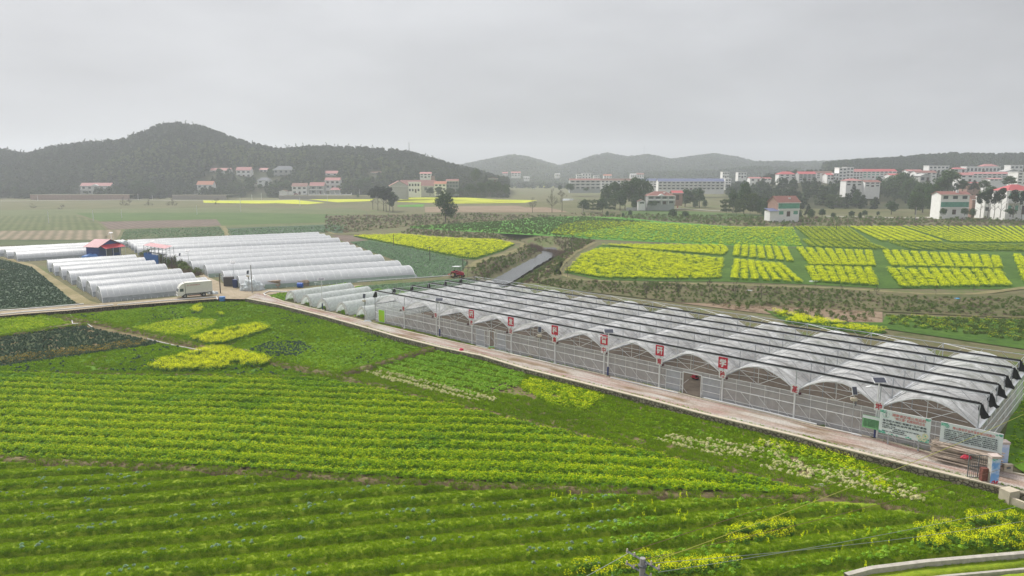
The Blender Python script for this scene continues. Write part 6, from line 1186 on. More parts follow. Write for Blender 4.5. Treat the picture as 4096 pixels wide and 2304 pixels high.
for nm, pts, m in [
    ('field', [(-400, 800), (1500, 800), (1560, 815), (900, 830), (-400, 845)], 'olive'), ('field', [(-400, 845), (900, 830), (1400, 835), (1500, 850), (900, 858), (300, 862), (-400, 868)], 'grass'),
    ('field', [(-400, 868), (300, 862), (395, 888), (-400, 896)], 'green_rows'), ('field', [(300, 852), (900, 850), (1560, 860), (1560, 868), (1500, 885), (880, 902), (867, 877), (400, 886)], 'grass2'),
    ('field', [(400, 888), (867, 878), (886, 902), (437, 918)], 'plough'), ('field', [(-400, 898), (390, 890), (425, 921), (-400, 925)], 'green_rows'), ('field', [(-400, 927), (486, 920), (465, 960), (-400, 958)], 'tan'),
    ('field', [(500, 918), (890, 906), (905, 945), (480, 958)], 'veg'), ('field', [(-400, 960), (507, 960), (507, 976), (-400, 988)], 'veg'), ('field', [(900, 905), (1500, 887), (1400, 897), (905, 912)], 'grass'),
    ('field', [(908, 914), (1395, 895), (1370, 933), (1271, 930), (915, 945)], 'blue'), ('field', [(1330, 940), (1410, 943), (1480, 972), (1400, 978), (1360, 960)], 'plough'),
    ('field', [(1400, 968), (1480, 962), (1600, 986), (1850, 1038), (1872, 1052), (1850, 1082), (1760, 1108), (1670, 1114), (1590, 1045), (1480, 1005)], 'blue'),
    ('field', [(1410, 945), (1600, 938), (1771, 953), (1990, 961), (2062, 978), (2012, 1006), (1903, 1040), (1850, 1037), (1600, 986), (1480, 962)], 'rapeg'),
    ('field', [(1420, 1148), (1560, 1136), (1700, 1127), (1870, 1112), (2200, 1200), (1560, 1200)], 'blue'),
    ('field', [(1640, 905), (2030, 882), (2150, 868), (2340, 866), (2500, 870), (2640, 886), (2960, 908), (3170, 908), (3215, 988), (2935, 983), (2600, 968), (2380, 958), (2240, 947), (2050, 937), (1850, 926), (1640, 912)], 'bright'),
    ('field', [(3172, 906), (4500, 906), (4500, 1012), (3215, 992)], 'rapeg'), ('field', [(2255, 1092), (2330, 1020), (2400, 980), (2600, 975), (2935, 985), (3215, 992), (4500, 1015), (4500, 1180), (4050, 1158), (3560, 1156), (3240, 1140), (2900, 1128), (2600, 1126), (2400, 1122)], 'rapeg'),
    ('field', [(-600, 1028), (0, 1038), (130, 1068), (300, 1212), (300, 1219), (0, 1238), (-700, 1290)], 'blue'), ('field', [(0, 1031), (40, 1033), (140, 1062), (360, 1205), (400, 1218), (330, 1219), (300, 1212), (130, 1070)], 'path'),
    ('field', [(2700, 1212), (3100, 1222), (3530, 1250), (3530, 1292), (3300, 1290), (3100, 1262)], 'tan2'), ('field', [(3545, 1262), (4600, 1300), (4600, 1600), (4100, 1400), (3350, 1290), (3530, 1292)], 'rapeg'),
    ('field', [(3050, 1240), (3330, 1290), (3550, 1330), (3500, 1345), (3150, 1295)], 'rapeg'), ('field', [(4096, 1450), (4700, 1600), (4700, 2000), (4100, 1900), (4000, 1830), (4030, 1700)], 'mid'),
    ('field', [(1300, 862), (1900, 852), (2300, 862), (2150, 868), (2030, 882), (1640, 903), (1380, 930), (1340, 900)], 'scrub'), ('field', [(1700, 828), (2150, 822), (2280, 850), (1700, 850)], 'tan2'), ('field', [(1590, 822), (1700, 817), (1690, 828), (1590, 828)], 'bright'),
    ('field', [(2480, 845), (2680, 842), (3100, 862), (3100, 872), (2700, 885), (2500, 868)], 'grass2'), ('field', [(2750, 770), (3500, 790), (3560, 850), (3250, 850), (2860, 800)], 'olive'), ('field', [(2030, 812), (2330, 800), (2340, 830), (2100, 830)], 'olive')]:
    field(nm, pts, F_[m])
field('field', [(2230, 1098), (2300, 1122), (2600, 1134), (2900, 1141), (3300, 1154), (3700, 1180), (3900, 1180), (4600, 1150), (4600, 1290), (4000, 1272), (3500, 1248), (3000, 1224), (2700, 1210), (2300, 1164), (2150, 1130)], F_['scrub'])
for pts in ([(812, 801), (1045, 802), (1220, 811), (1030, 815), (815, 812)], [(1040, 802), (1180, 800), (1300, 812), (1228, 818), (1060, 812)], [(1235, 798), (1500, 794), (1480, 805), (1350, 810)], [(1585, 790), (1750, 783), (1985, 798), (1900, 803), (1600, 800)], [(1590, 802), (1810, 795), (2150, 802), (2100, 812), (1830, 815), (1590, 808)]): field('field', pts, F_['yelf'])
field('field', [(1990, 727), (2270, 732), (2250, 748), (2040, 746)], F_['yelf'])
for l in ([(2150, 820), (2180, 817), (2200, 820)], [(2235, 820), (2262, 808), (2275, 795)]): ribbon('water', l, 10, mat('pale_water', (.3, .32, .33), .15), z=.12, off=0)
M['pathm'] = fieldmat('worn_path', [(.11, .13, .045), (.19, .17, .08), (.27, .22, .13)], .3, 1.5, 6.)
for l, w in [([(1300, 925), (1340, 938), (1600, 935), (1780, 950), (2020, 965), (2100, 975)], 2.2), ([(2100, 975), (2095, 990), (2030, 1015), (1920, 1045), (1880, 1070)], 3.), ([(1500, 908), (1640, 903), (1900, 888), (2100, 878), (2200, 866), (2280, 862)], 2.), ([(2380, 970), (2300, 1010), (2240, 1060), (2230, 1095), (2300, 1120), (2600, 1133), (2900, 1140), (3300, 1152), (3700, 1178), (3900, 1178), (4200, 1140)], 2.),
             ([(2240, 1050), (2225, 1075), (2232, 1100)], 2.), ([(0, 1080), (120, 1072)], 1.5), ([(890, 905), (915, 945)], 2.5), ([(0, 995), (507, 980)], 1.5)]: ribbon('path', l, w, M['pathm'], off=.14, wob=.25)
ribbon('road', [(3300, 866), (3660, 874), (3800, 866), (4300, 866)], 5, mat('pale_road', (.42, .4, .35), .9, .1), off=.25); ribbon('road', [(2695, 834), (2860, 844), (2950, 848)], 3.5, mat('pale_road_b', (.42, .4, .35), .9, .1), off=.25)
ribbon('road', [(-200, 805), (90, 805), (500, 800), (700, 803), (1100, 802), (1200, 799)], 5, mat('pale_road_c', (.42, .4, .35), .9, .1), off=.3)
# rape rows
def rows(quad, n, tpl, label, per=1.1, side=2, z=0., smin=.8, smax=1.25, curve=0., drop=.1, wfrac=.17):
    tl, tr, br_, bl = [np.array(P(*c, z)[:2]) for c in quad]; pts = []
    for k in range(n):
        a = tl + (tr - tl) * (k + .5) / n; c = bl + (br_ - bl) * (k + .5) / n; w = np.linalg.norm(tr - tl) / n; L_ = np.linalg.norm(c - a); m_ = max(2, int(L_ / .55)); ux = (tr - tl) / np.linalg.norm(tr - tl)
        for s in (np.linspace(-wfrac, wfrac, side) if side > 1 else [0]):
            f = (np.arange(m_) + RNG.uniform(-.3, .3, m_)) / m_; q = a + (c - a) * f[:, None] + ux * (w * s + curve * w * np.sin(f * math.pi))[:, None] + RNG.normal(0, .12, (m_, 2)); pts.append(q[RNG.random(m_) > drop])
    q = np.vstack(pts); t = np.clip(.5 + .3 * vnoise(q[:, 0], q[:, 1], .12, 3) + RNG.normal(0, .15, len(q)), 0, 1); return scatter('rapeseed_crop', tpl, q, z, smin, smax, label, 'crop', tone=t)
rows([(2935, 985), (3148, 994), (3180, 1054), (2925, 1028)], 7, 'rape', 'upper left block of short straight yellow rape rows')
rows([(3178, 996), (3494, 1010), (3502, 1070), (3236, 1066)], 8, 'rape', 'upper middle block of slanting yellow rape rows')
rows([(3522, 1006), (4000, 1032), (4012, 1080), (3560, 1070)], 12, 'rape', 'upper right block of slanting yellow rape rows')
rows([(4040, 1026), (4500, 1030), (4500, 1160), (4095, 1140)], 8, 'rape', 'yellow rape rows cut by the right edge')
rows([(2935, 1044), (3130, 1064), (3218, 1136), (2915, 1122)], 7, 'rape', 'lower left block of wide yellow rape rows')
rows([(3216, 1072), (3490, 1080), (3518, 1150), (3250, 1132)], 7, 'rape', 'lower middle block of slanting yellow rape rows')
rows([(3540, 1082), (4008, 1088), (4045, 1150), (3600, 1156)], 11, 'rape', 'lower right block of slanting yellow rape rows')
rows([(2400, 984), (2895, 985), (2890, 1026), (2540, 998)], 15, 'rape', 'row of short curved yellow ridges along the top edge', curve=.6)
rows([(3178, 910), (3390, 910), (3480, 972), (3245, 962)], 9, 'rapeg', 'green striped rape plot with few flowers', wfrac=.3)
rows([(3205, 962), (3480, 975), (3560, 1002), (3235, 990)], 9, 'rapeg', 'small half yellow plot below the green striped plot')
rows([(3395, 910), (3600, 910), (3780, 972), (3520, 968)], 7, 'rape', 'yellow diagonal rows right of the green striped plot')
rows([(3545, 972), (3800, 978), (4000, 1008), (3640, 1003)], 6, 'rapeg', 'thin half yellow rows below the diagonal rows')
rows([(3605, 909), (4500, 911), (4500, 978), (3805, 972)], 34, 'rape', 'dense yellow plot at the far upper right', side=1)
rows([(3820, 980), (4400, 982), (4400, 1010), (4000, 1006)], 10, 'rapeg', 'mixed green yellow strip below the dense far plot')
q = polyfill([(2262, 1092), (2330, 1022), (2395, 998), (2540, 1002), (2890, 1040), (2880, 1120), (2600, 1120), (2420, 1118)], 0, 2.4); w_ = .5 + .5 * np.sin((q[:, 1] + q[:, 0] * .12) * 3.1 + 1.2 * vnoise(q[:, 0], q[:, 1], .1, 2)); q = q[RNG.random(len(q)) < .45 + .55 * w_]
scatter('rapeseed_crop', 'rape', q, 0, .75, 1.15, 'big solid yellow rape field right of the creek', 'crop')
q = polyfill([(1412, 947), (1600, 940), (1771, 955), (1990, 963), (2058, 979), (2008, 1004), (1903, 1037), (1850, 1034), (1600, 984), (1480, 960)], 0, 2.2); d_ = (q[:, 1] - 205) - q[:, 0] * .2; yy = RNG.random(len(q)) < np.clip(.15 + (d_ - 5) / 40, .12, .98)
scatter('rapeseed_crop', 'rape', q[yy], 0, .7, 1.1, 'bright yellow upper part of the rape field left of the creek', 'crop'); scatter('rapeseed_crop', 'rapeg', q[~yy], 0, .7, 1.1, 'greener lower part of the rape field left of the creek', 'crop')
q = polyfill([(2200, 935), (2250, 900), (2340, 885), (2560, 890), (2960, 911), (3168, 911), (3212, 986), (2935, 981), (2600, 966), (2380, 955), (2240, 943)], 0, 1.3); st = np.sin((q[:, 0] * .75 + q[:, 1] * .66) * 1.9); den = .35 + .3 * vnoise(q[:, 0], q[:, 1], .05, 5) + .3 * st + .002 * (q[:, 0] - 40)
yy = RNG.random(len(q)) < den; scatter('rapeseed_crop', 'rape', q[yy], 0, .6, .95, 'patchy yellow flowers in the long green field beyond the creek', 'crop'); scatter('rapeseed_crop', 'rapeg', q[~yy][::2], 0, .6, .9, 'green plants between the patchy yellow flowers beyond the creek', 'crop')
q = polyfill([(1645, 906), (2030, 885), (2150, 871), (2340, 868), (2600, 888), (2240, 944), (2050, 935), (1850, 924), (1645, 911)], 0, .5); scatter('green_crop', 'bush', q, -.3, .5, .8, 'low bright green crop in the long field beyond the creek', 'crop', tone=RNG.uniform(0, .3, len(q)))
# cabbages in the blue green fields
def cab(pts, dens, label, z=0., tpl='cabbage', smin=.7, smax=1.2, tone=None):
    q = polyfill(pts, z, dens); scatter('cabbage_crop', tpl, q, z + .02, smin, smax, label, 'crop', tone=None if tone is None else np.clip(RNG.normal(tone, .2, len(q)), 0, 1))
cab([(1400, 970), (1480, 964), (1600, 988), (1850, 1040), (1870, 1053), (1848, 1080), (1760, 1106), (1672, 1112), (1592, 1045), (1482, 1007)], 2.6, 'grey green cabbages in the field right of the long tunnels', tone=.5, smax=1.5)
cab([(1430, 1150), (1560, 1138), (1700, 1129), (1868, 1114), (1890, 1122), (1620, 1165), (1560, 1165)], 3., 'cabbages in the strip behind the greenhouse corner', tone=.4, smax=1.4)
cab([(-300, 1034), (0, 1040), (128, 1070), (298, 1213), (290, 1218), (0, 1236), (-300, 1255)], 3., 'dark green cabbages in the field at the left edge', tpl='kale', tone=.6, smax=1.3)
cab([(910, 918), (1390, 898), (1366, 932), (1271, 929), (915, 944)], .8, 'distant grey green cabbages behind the long tunnels', tone=.5, smax=1.8); cab([(500, 920), (888, 908), (902, 943), (482, 957)], .7, 'distant leafy vegetables behind the open shed', tpl='cabbage', tone=.4, smax=1.4)
for k, (pts, lb) in enumerate([([(1175, 1200), (1230, 1180), (1400, 1140), (1390, 1132), (1160, 1170), (1140, 1200)], 'first'), ([(1240, 1222), (1460, 1148), (1440, 1146), (1205, 1210)], 'second'), ([(1310, 1240), (1540, 1160), (1520, 1156), (1275, 1230)], 'third'), ([(1390, 1260), (1630, 1172), (1610, 1168), (1345, 1248)], 'fourth'), ([(1470, 1276), (1725, 1190), (1700, 1186), (1415, 1264)], 'fifth')]):
    q = polyfill(pts, 0, 7); scatter('leafy_crop', 'broadleaf', q, .02, .6, 1., f'leafy greens inside the {lb} small open tunnel', 'crop')
q = polyfill([(1075, 1186), (1110, 1175), (1160, 1172), (1140, 1205)], 0, 7); scatter('leafy_crop', 'lettuce', q, .02, .6, 1., 'bright leafy greens on the corner left of the small tunnels', 'crop')
# scrub on banks and rough ground
def rough(pts, dens, label, tpls=(('bush', .5), ('twigs', .3), ('drygrass', .2)), z=0., smin=.5, smax=1.3, m=None, cond=None):
    q = polyfill(pts, z, dens); q = q[pldist(q, creek) > 4.6]
    if cond is not None: q = q[cond(q)]
    pr = np.cumsum([w for _, w in tpls]); nn = vnoise(q[:, 0], q[:, 1], .12, 8) * .25; k = np.searchsorted(pr, np.clip(RNG.random(len(q)) + nn, 0, pr[-1] - 1e-3)); nmz = {'bush': 'green scrub', 'twigs': 'bare brown brush', 'drygrass': 'dry grass', 'weed': 'low weeds', 'tuft': 'grass tufts'}
    for i, (tp, _) in enumerate(tpls):
        s = q[k == i]; scatter({'bush': 'scrub', 'twigs': 'brushwood', 'drygrass': 'dry_grass'}.get(tp, 'weeds'), tp, s, hz(s[:, 0], s[:, 1]) - .03, smin, smax, f'{nmz[tp]} {label}', 'undergrowth')
rough([(2240, 1118), (2450, 1130), (2900, 1146), (3300, 1160), (3700, 1190), (4000, 1195), (4600, 1180), (4600, 1280), (4000, 1268), (3500, 1245), (3000, 1222), (2700, 1208), (2300, 1160), (2100, 1130)], 1.6, 'on the bank behind the greenhouse', (('bush', .5), ('twigs', .2), ('drygrass', .3)), smin=.2, smax=.6)
rough([(1880, 1090), (1930, 1050), (2030, 1020), (2110, 980), (2200, 970), (2290, 960), (2380, 965), (2300, 1010), (2240, 1060), (2235, 1100), (2120, 1130), (1950, 1150)], 1., 'on the creek banks', smin=.25, smax=.8)
rough([(1300, 866), (1900, 855), (2300, 866), (2150, 870), (2030, 884), (1640, 905), (1380, 932), (1300, 930)], .3, 'on the rough ground left of the lone tree', (('bush', .2), ('twigs', .3), ('drygrass', .5)), smin=.3, smax=1.)
rough([(1640, 914), (1850, 928), (2050, 939), (2240, 950), (2380, 962), (2200, 968), (2000, 960), (1780, 950), (1600, 934)], .5, 'on the slope below the long green field', smin=.3, smax=.8)
rough([(2280, 855), (3100, 868), (3300, 872), (4500, 876), (4500, 905), (3200, 906), (2960, 906), (2640, 884), (2340, 864)], .15, 'along the far edge of the yellow plots', smin=.4, smax=1.3)
rough([(2700, 1205), (3100, 1222), (3530, 1250), (3530, 1290), (3300, 1288), (3100, 1262)], .8, 'on the dry patch behind the greenhouse', (('drygrass', .8), ('bush', .2)), smin=.4, smax=.9)
rough([(575, 1000), (650, 1018), (760, 1080), (800, 1100), (760, 1105), (640, 1052), (560, 1030)], .8, 'between the two tunnel blocks', (('twigs', .6), ('bush', .4)), smin=.6, smax=1.6)
q = polyfill([(3090, 1248), (3335, 1292), (3548, 1330), (3500, 1342), (3150, 1292)], 0, 2.5); scatter('rapeseed_crop', 'rape', q[:len(q) // 2 * 2], 0, .7, 1.1, 'yellow flowering strip just behind the greenhouse roofs', 'crop')
q = polyfill([(3545, 1265), (4500, 1298), (4500, 1420), (4096, 1370), (3560, 1300)], 0, 2.); k_ = RNG.random(len(q)) < .4 + .3 * vnoise(q[:, 0], q[:, 1], .12, 6); scatter('rapeseed_crop', 'rapeg', q[k_], 0, .6, 1., 'speckled yellow green field behind the right end of the greenhouse', 'crop'); q = q[~k_]; scatter('leafy_crop', 'bush', q, -.3, .4, .7, 'plain green plants behind the right end of the greenhouse', 'crop', tone=RNG.uniform(0, .35, len(q)))
q = polyfill([(4096, 1450), (4500, 1600), (4500, 1900), (4100, 1890), (4040, 1830), (4060, 1700)], 0, 4); scatter('weeds', 'weed', q, 0, .8, 1.5, 'weeds on the slope right of the greenhouse end', 'undergrowth')
q = polyfill([(1510, 1296), (2700, 1568), (3500, 1756), (3780, 1826), (3770, 1816), (3400, 1732), (2600, 1540), (1510, 1290)], 0, 5); scatter('grass', 'tuft', q, 0, .8, 1.6, 'grass verge at the foot of the greenhouse front', 'grass')
# ---------------------------------------------------------------- near lower fields
def zone(name, pts, m, zf=None, res=.28):
    poly = PP(pts, SZ)
    return gridfield(name, poly, res, zf or (lambda x, y: SZ + .03 + .05 * vnoise(x, y, 1.2, 3)), m)
road_edge = [(985, 1199), (1120, 1226), (1300, 1273), (1480, 1326), (1591, 1360), (1755, 1396)]
balk = [(0, 1850), (600, 1882), (1200, 1920), (1700, 1950), (2200, 1968), (2651, 1994), (3000, 2005), (3250, 2010)]
G0 = [(-200, 1290), (0, 1268), (170, 1258), (285, 1293), (0, 1345), (-200, 1380)]
G1 = [(-200, 1385), (0, 1352), (300, 1306), (345, 1308), (640, 1372), (600, 1385), (300, 1425), (0, 1470), (-200, 1500)]
G2 = [(-200, 1500), (0, 1468), (300, 1425), (600, 1385), (640, 1374), (880, 1428), (1100, 1470), (1300, 1512), (900, 1502), (300, 1492), (-200, 1498)]
G3 = [(250, 1262), (454, 1246), (646, 1228), (867, 1205), (985, 1199)] + road_edge[1:] + [(1740, 1402), (1600, 1432), (1385, 1498), (1330, 1492), (1100, 1440), (880, 1392), (600, 1330), (400, 1288)]
G4 = [(1765, 1404), (1927, 1440), (2100, 1492), (2317, 1547), (2597, 1618), (2800, 1675), (3200, 1772), (3300, 1801), (3695, 1900), (3990, 1976), (4080, 2010), (4600, 2160), (4600, 2260), (4096, 2165), (3700, 2060), (3500, 2010), (3250, 1955), (2651, 1818), (2200, 1708), (1900, 1636), (1700, 1592), (1560, 1555), (1395, 1512), (1600, 1450)]
G5 = [(-400, 1500), (0, 1498), (600, 1506), (1300, 1520), (1560, 1570), (1700, 1605), (1900, 1650), (2200, 1722), (2651, 1832), (3240, 1970), (3230, 1985), (3000, 1980), (2651, 1966), (2200, 1945), (1700, 1925), (1200, 1893), (600, 1856), (0, 1825), (-400, 1805)]
G6 = [(-500, 1845), (0, 1868), (600, 1900), (1200, 1938), (1700, 1968), (2200, 1986), (2651, 2010), (3000, 2022), (3300, 2026), (3500, 2040), (3700, 2085), (4096, 2190), (4600, 2300), (4600, 2700), (-1500, 2700), (-900, 1900)]
prof6 = lambda x, y: (((y - .187 * x) - 56.1 + .4 * vnoise(x, y, .14, 9)) / 2.35) % 1.
def z6(x, y):
    f = prof6(x, y); r = np.minimum(sstep((f - .03) / .17), sstep((1 - f) / .22))
    return SZ + .05 + .5 * r * (1 - .2 * f) + .035 * vnoise(x, y, 2.2, 4)
prof5 = lambda x, y: ((y + .10 * x + .7 * vnoise(x, y, .11, 10)) / 2.35) % 1.
def z5(x, y): f = prof5(x, y); return SZ + .05 + .26 * sstep(np.minimum(f, 1 - f) / .35) + .04 * vnoise(x, y, 2., 5)
prof4 = lambda x, y: ((y + .8 * x) / 1.28 / 2.0) % 1.
def z4(x, y): f = prof4(x, y); return SZ + .06 + .12 * sstep(np.minimum(f, 1 - f) / .35) + .04 * vnoise(x, y, 1.6, 6)
sheet('field', [(-1500, 1262), (0, 1262), (985, 1197), (1591, 1352), (2317, 1535), (3300, 1785), (3964, 1948), (5200, 2270), (5200, 2900), (-1500, 2900)], F_['bund'], SZ, .012)
zone('field', G0, F_['lowg']); zone('field', G1, F_['dark']); zone('field', G2, F_['mid']); zone('field', G3, F_['mid']); zone('field', G4, F_['bund'], z4); zone('field', G5, F_['mid'], z5); gridfield('field', PP(G6, SZ), .18, z6, [F_['lowg'], F_['furrow']], mif=lambda x, y: ((prof6(x, y) < .05) | (prof6(x, y) > .93)) & (vnoise(x, y, .5, 44) > -.3))
def plants(name, tpl, pts, dens, zf, smin, smax, label, cat='crop', tone=.5, ts=.2, cond=None, tilt=.15, z0=0.):
    q = polyfill(pts, SZ, dens)
    if cond is not None: q = q[cond(q)]
    t = np.clip(tone + .22 * vnoise(q[:, 0], q[:, 1], .35, 7) + .25 * vnoise(q[:, 0], q[:, 1], .13, 47) + RNG.normal(0, ts, len(q)), 0, 1)
    return scatter(name, tpl, q, zf(q[:, 0], q[:, 1]) + z0, smin, smax, label, cat, tone=t, tilt=tilt)
zl = lambda x, y: np.full(len(x), SZ + .05)
nz_ = lambda q, s, sd: vnoise(q[:, 0], q[:, 1], s, sd)
ridge5 = lambda q: (lambda f: RNG.random(len(q)) < .12 + .95 * sstep((np.minimum(f, 1 - f) - .03) / .28))(prof5(q[:, 0], q[:, 1]))
ridge6 = lambda q: (lambda f: RNG.random(len(q)) < 1. * sstep((np.minimum(f, 1 - f) - .05) / .06))(prof6(q[:, 0], q[:, 1]))
# G6 ridged beds
G6v = [(-300, 1855), (600, 1900), (1200, 1938), (1700, 1968), (2200, 1986), (2651, 2010), (3300, 2030), (3700, 2085), (4096, 2190), (4300, 2240), (4096, 2262), (3400, 2325), (3000, 2400), (-400, 2400)]
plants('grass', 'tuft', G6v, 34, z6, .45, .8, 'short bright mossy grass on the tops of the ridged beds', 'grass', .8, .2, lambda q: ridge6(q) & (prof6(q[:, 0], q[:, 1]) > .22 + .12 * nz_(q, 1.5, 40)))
plants('grass', 'tuft', G6v, 26, z6, .6, 1.1, 'darker grass on the near slopes of the ridged beds, shade toned in', 'grass', .1, .15, lambda q: ridge6(q) & (prof6(q[:, 0], q[:, 1]) < .3 + .12 * nz_(q, 1.5, 40)))  # low tone: darker slope growth, plus slope shade put into the grass colour
plants('weeds', 'weed', G6v, 9, z6, .25, .55, 'small leafy weeds over the ridged beds at the bottom', 'undergrowth', .12, .2, lambda q: ridge6(q) & (prof6(q[:, 0], q[:, 1]) < .34 + .2 * nz_(q, .7, 54)))  # dark tone on near slopes again carries shade besides the weeds' own green
plants('cabbage_crop', 'cabbage', G6v, 1.2, z6, .35, .75, 'blue green cabbages dotted along the ridged beds', 'crop', .65, .25, lambda q: (lambda f: (f > .25) & (f < .8))(prof6(q[:, 0], q[:, 1])) & (nz_(q, .35, 13) > -.12) & (q[:, 0] < 14))
plants('leafy_crop', 'lettuce', [(2050, 1990), (2651, 2012), (3250, 2028), (3700, 2100), (4050, 2200), (3400, 2320), (2600, 2330), (2300, 2100)], 3, z6, .45, .85, 'bright green leafy plants on the right part of the ridged beds', 'crop', .6, .2, lambda q: (lambda f: (f > .2) & (f < .8))(prof6(q[:, 0], q[:, 1])) & (nz_(q, .4, 14) > -.02))
plants('leafy_crop', 'stalk', [(2050, 1990), (3250, 2028), (3700, 2100), (4050, 2200), (3400, 2320), (2800, 2200)], .5, z6, .7, 1.3, 'thin bolting stalks on the right part of the ridged beds')
for pts, lb in [([(3660, 2225), (3665, 2150), (3760, 2135), (3860, 2145), (3870, 2085), (3960, 2095), (4300, 2140), (4300, 2210), (4050, 2215), (3880, 2225), (3740, 2238)], 'tall yellow flowering clump in the lower right corner'), ([(2890, 2200), (2905, 2160), (3020, 2135), (3170, 2120), (3180, 2165), (3060, 2190), (2940, 2212)], 'tall yellow flowering clump in the ridged beds left of the corner'), ([(2260, 2330), (2290, 2290), (2460, 2290), (2600, 2260), (2800, 2270), (2950, 2255), (2950, 2300), (2800, 2330)], 'tall yellow flowering band around the bottom power pole')]:
    plants('rapeseed_crop', 'rapenear', pts, 6, z6, .8, 1.2, lb, 'crop', .6, .2)
# balk between the two big fields
def bank(name, line, w, h, m, z=SZ):
    p = PP(line, z); q = [p[0]]
    for a, b in zip(p[:-1], p[1:]):
        n = max(1, int(np.linalg.norm(b - a) / .6))
        for k in range(1, n + 1): q.append(a + (b - a) * k / n)
    q = np.array(q); t = np.gradient(q, axis=0); t /= np.linalg.norm(t, axis=1)[:, None]; nn = np.stack([-t[:, 1], t[:, 0]], 1); V = []; K = 9
    for s in np.linspace(-1, 1, K):
        pt = q + nn * (s * w / 2 * (1 + .12 * vnoise(q[:, 0], q[:, 1], .9, 3)))[:, None]; zz = z - .05 + h * (1 - abs(s) ** 3) * (1 + .18 * vnoise(pt[:, 0], pt[:, 1], 1.3, 8)); V.append(np.column_stack([pt, zz]))
    V = np.stack(V, 1); n = len(q); i = (np.arange(n - 1)[:, None] * K + np.arange(K - 1)[None]).ravel(); F = np.stack([i, i + K, i + K + 1, i + 1], 1)
    o = tag(link(name, npmesh(name, V.reshape(-1, 3), F, [m], smooth=True)), kind='structure'); return V.reshape(-1, 3)
bk = [bank('earth_bank', [(-400, 1825)] + [(x, y - 8) for x, y in balk], 1.5, .38, F_['bund']), bank('earth_bank', [(225, 1268), (400, 1296), (640, 1350), (880, 1408), (1100, 1455), (1340, 1508), (1560, 1562)], 1.9, .45, F_['bund']),
      bank('earth_bank', [(1370, 1508), (1500, 1474), (1620, 1438), (1745, 1402)], 1.9, .75, F_['bund']), bank('earth_bank', [(1300, 1506), (1560, 1562), (1900, 1640), (2200, 1712), (2651, 1824), (3250, 1960), (3500, 2015), (3700, 2062), (4096, 2165), (4500, 2270)], 1.5, .28, F_['bund']),
      bank('earth_bank', [(-200, 1382), (0, 1348), (345, 1300)], 1.2, .35, F_['bund']), bank('earth_bank', [(-300, 1492), (300, 1494), (900, 1504), (1330, 1514)], 1.0, .22, F_['bund'])]
V = np.vstack(bk); k = RNG.choice(len(V), 9000); q = V[k] + RNG.normal(0, .2, (9000, 3)) * [1, 1, 0]; scatter('dry_grass', 'tuft', q[:5500, :2], q[:5500, 2] - .02, .8, 1.5, 'green grass growing on the earth banks', 'grass', tone=RNG.uniform(.1, .7, 5500)); scatter('dry_grass', 'drygrass', q[5500:, :2], q[5500:, 2], .14, .3, 'dry brown grass on the earth banks', 'grass')
# G5 big field
ypatch = lambda q: (nz_(q, .3, 15) * 1.2 + .9 * np.clip((84 - q[:, 1]) / 12, -1, 1) - .05 * np.clip(q[:, 0] - 2, 0, 99) + .02 * np.clip(-q[:, 0] - 25, 0, 20)) > .25 * RNG.random(len(q))
plants('weeds', 'weed', G5, 12, z5, .35, .8, 'darker green weeds between the rows of the large middle field', 'crop', .36, .22, lambda q: prof5(q[:, 0], q[:, 1]) < .35 + .6 * nz_(q, .45, 41))
plants('weeds', 'weed', G5, 15, z5, .4, .95, 'bright green seedling rows of the large middle field', 'crop', .72, .25, lambda q: prof5(q[:, 0], q[:, 1]) > .22 + .6 * nz_(q, .45, 41))
plants('rapeseed_crop', 'rapeyoung', G5, 12, z5, .5, 1.05, 'young yellow green rape mixed through the large middle field', 'crop', .55, .2, lambda q: ((prof5(q[:, 0], q[:, 1]) > .25) | (RNG.random(len(q)) < .35)) & ypatch(q))
plants('leafy_crop', 'broadleaf', G5, 1.6, z5, .4, .8, 'scattered broad leaved plants in the large middle field', 'crop', .6, .25, lambda q: ridge5(q) & (nz_(q, .3, 16) > .0))
# G4 strip beside the wall
plants('grass', 'tuft', G4, 16, z4, .8, 1.6, 'grass between the crops beside the stone wall', 'grass', .5, .2, lambda q: nz_(q, .4, 17) > -.45)
plants('weeds', 'weed', G4, 3, z4, .4, 1., 'weeds beside the stone wall', 'undergrowth', .5, .2, lambda q: nz_(q, .4, 18) > -.1)
r4 = lambda q: (lambda f: (f > .18) & (f < .85))(prof4(q[:, 0], q[:, 1]))
plants('leafy_crop', 'broadleaf', [(1765, 1408), (1920, 1450), (2100, 1502), (2080, 1545), (1990, 1575), (1900, 1590), (1700, 1530), (1500, 1480), (1620, 1445)], 8, z4, .7, 1.15, 'rows of large leafy green vegetables beside the start of the stone wall', 'crop', .6, .2, r4)
plants('rapeseed_crop', 'rapeyoung', [(2100, 1520), (2300, 1560), (2420, 1600), (2350, 1650), (2200, 1625), (2090, 1560)], 9, z4, .9, 1.4, 'bright yellow green patch below the wall before the sign 科', 'crop', .7, .2)
plants('pale_crop', 'pale', [(1480, 1485), (1600, 1505), (1760, 1545), (1990, 1600), (1970, 1618), (1860, 1602), (1650, 1550), (1560, 1530), (1450, 1492)], 12, z4, .6, .95, 'pale withered lettuces in two strips at the left of the wall field', 'crop', .7, .2, r4)
CR = [(2610, 1765), (2700, 1745), (2850, 1765), (2940, 1790), (3060, 1770), (3200, 1800), (3330, 1860), (3560, 1930), (3720, 1990), (3700, 2020), (3500, 1990), (3250, 1930), (3000, 1870), (2800, 1815)]
plants('pale_crop', 'pale', CR, 10, z4, .5, .9, 'cream hearted lettuces in pale bands beside the wall at right', 'crop', .72, .3, lambda q: (r4(q) | (RNG.random(len(q)) < .25)) & (nz_(q, .35, 19) > -.3))
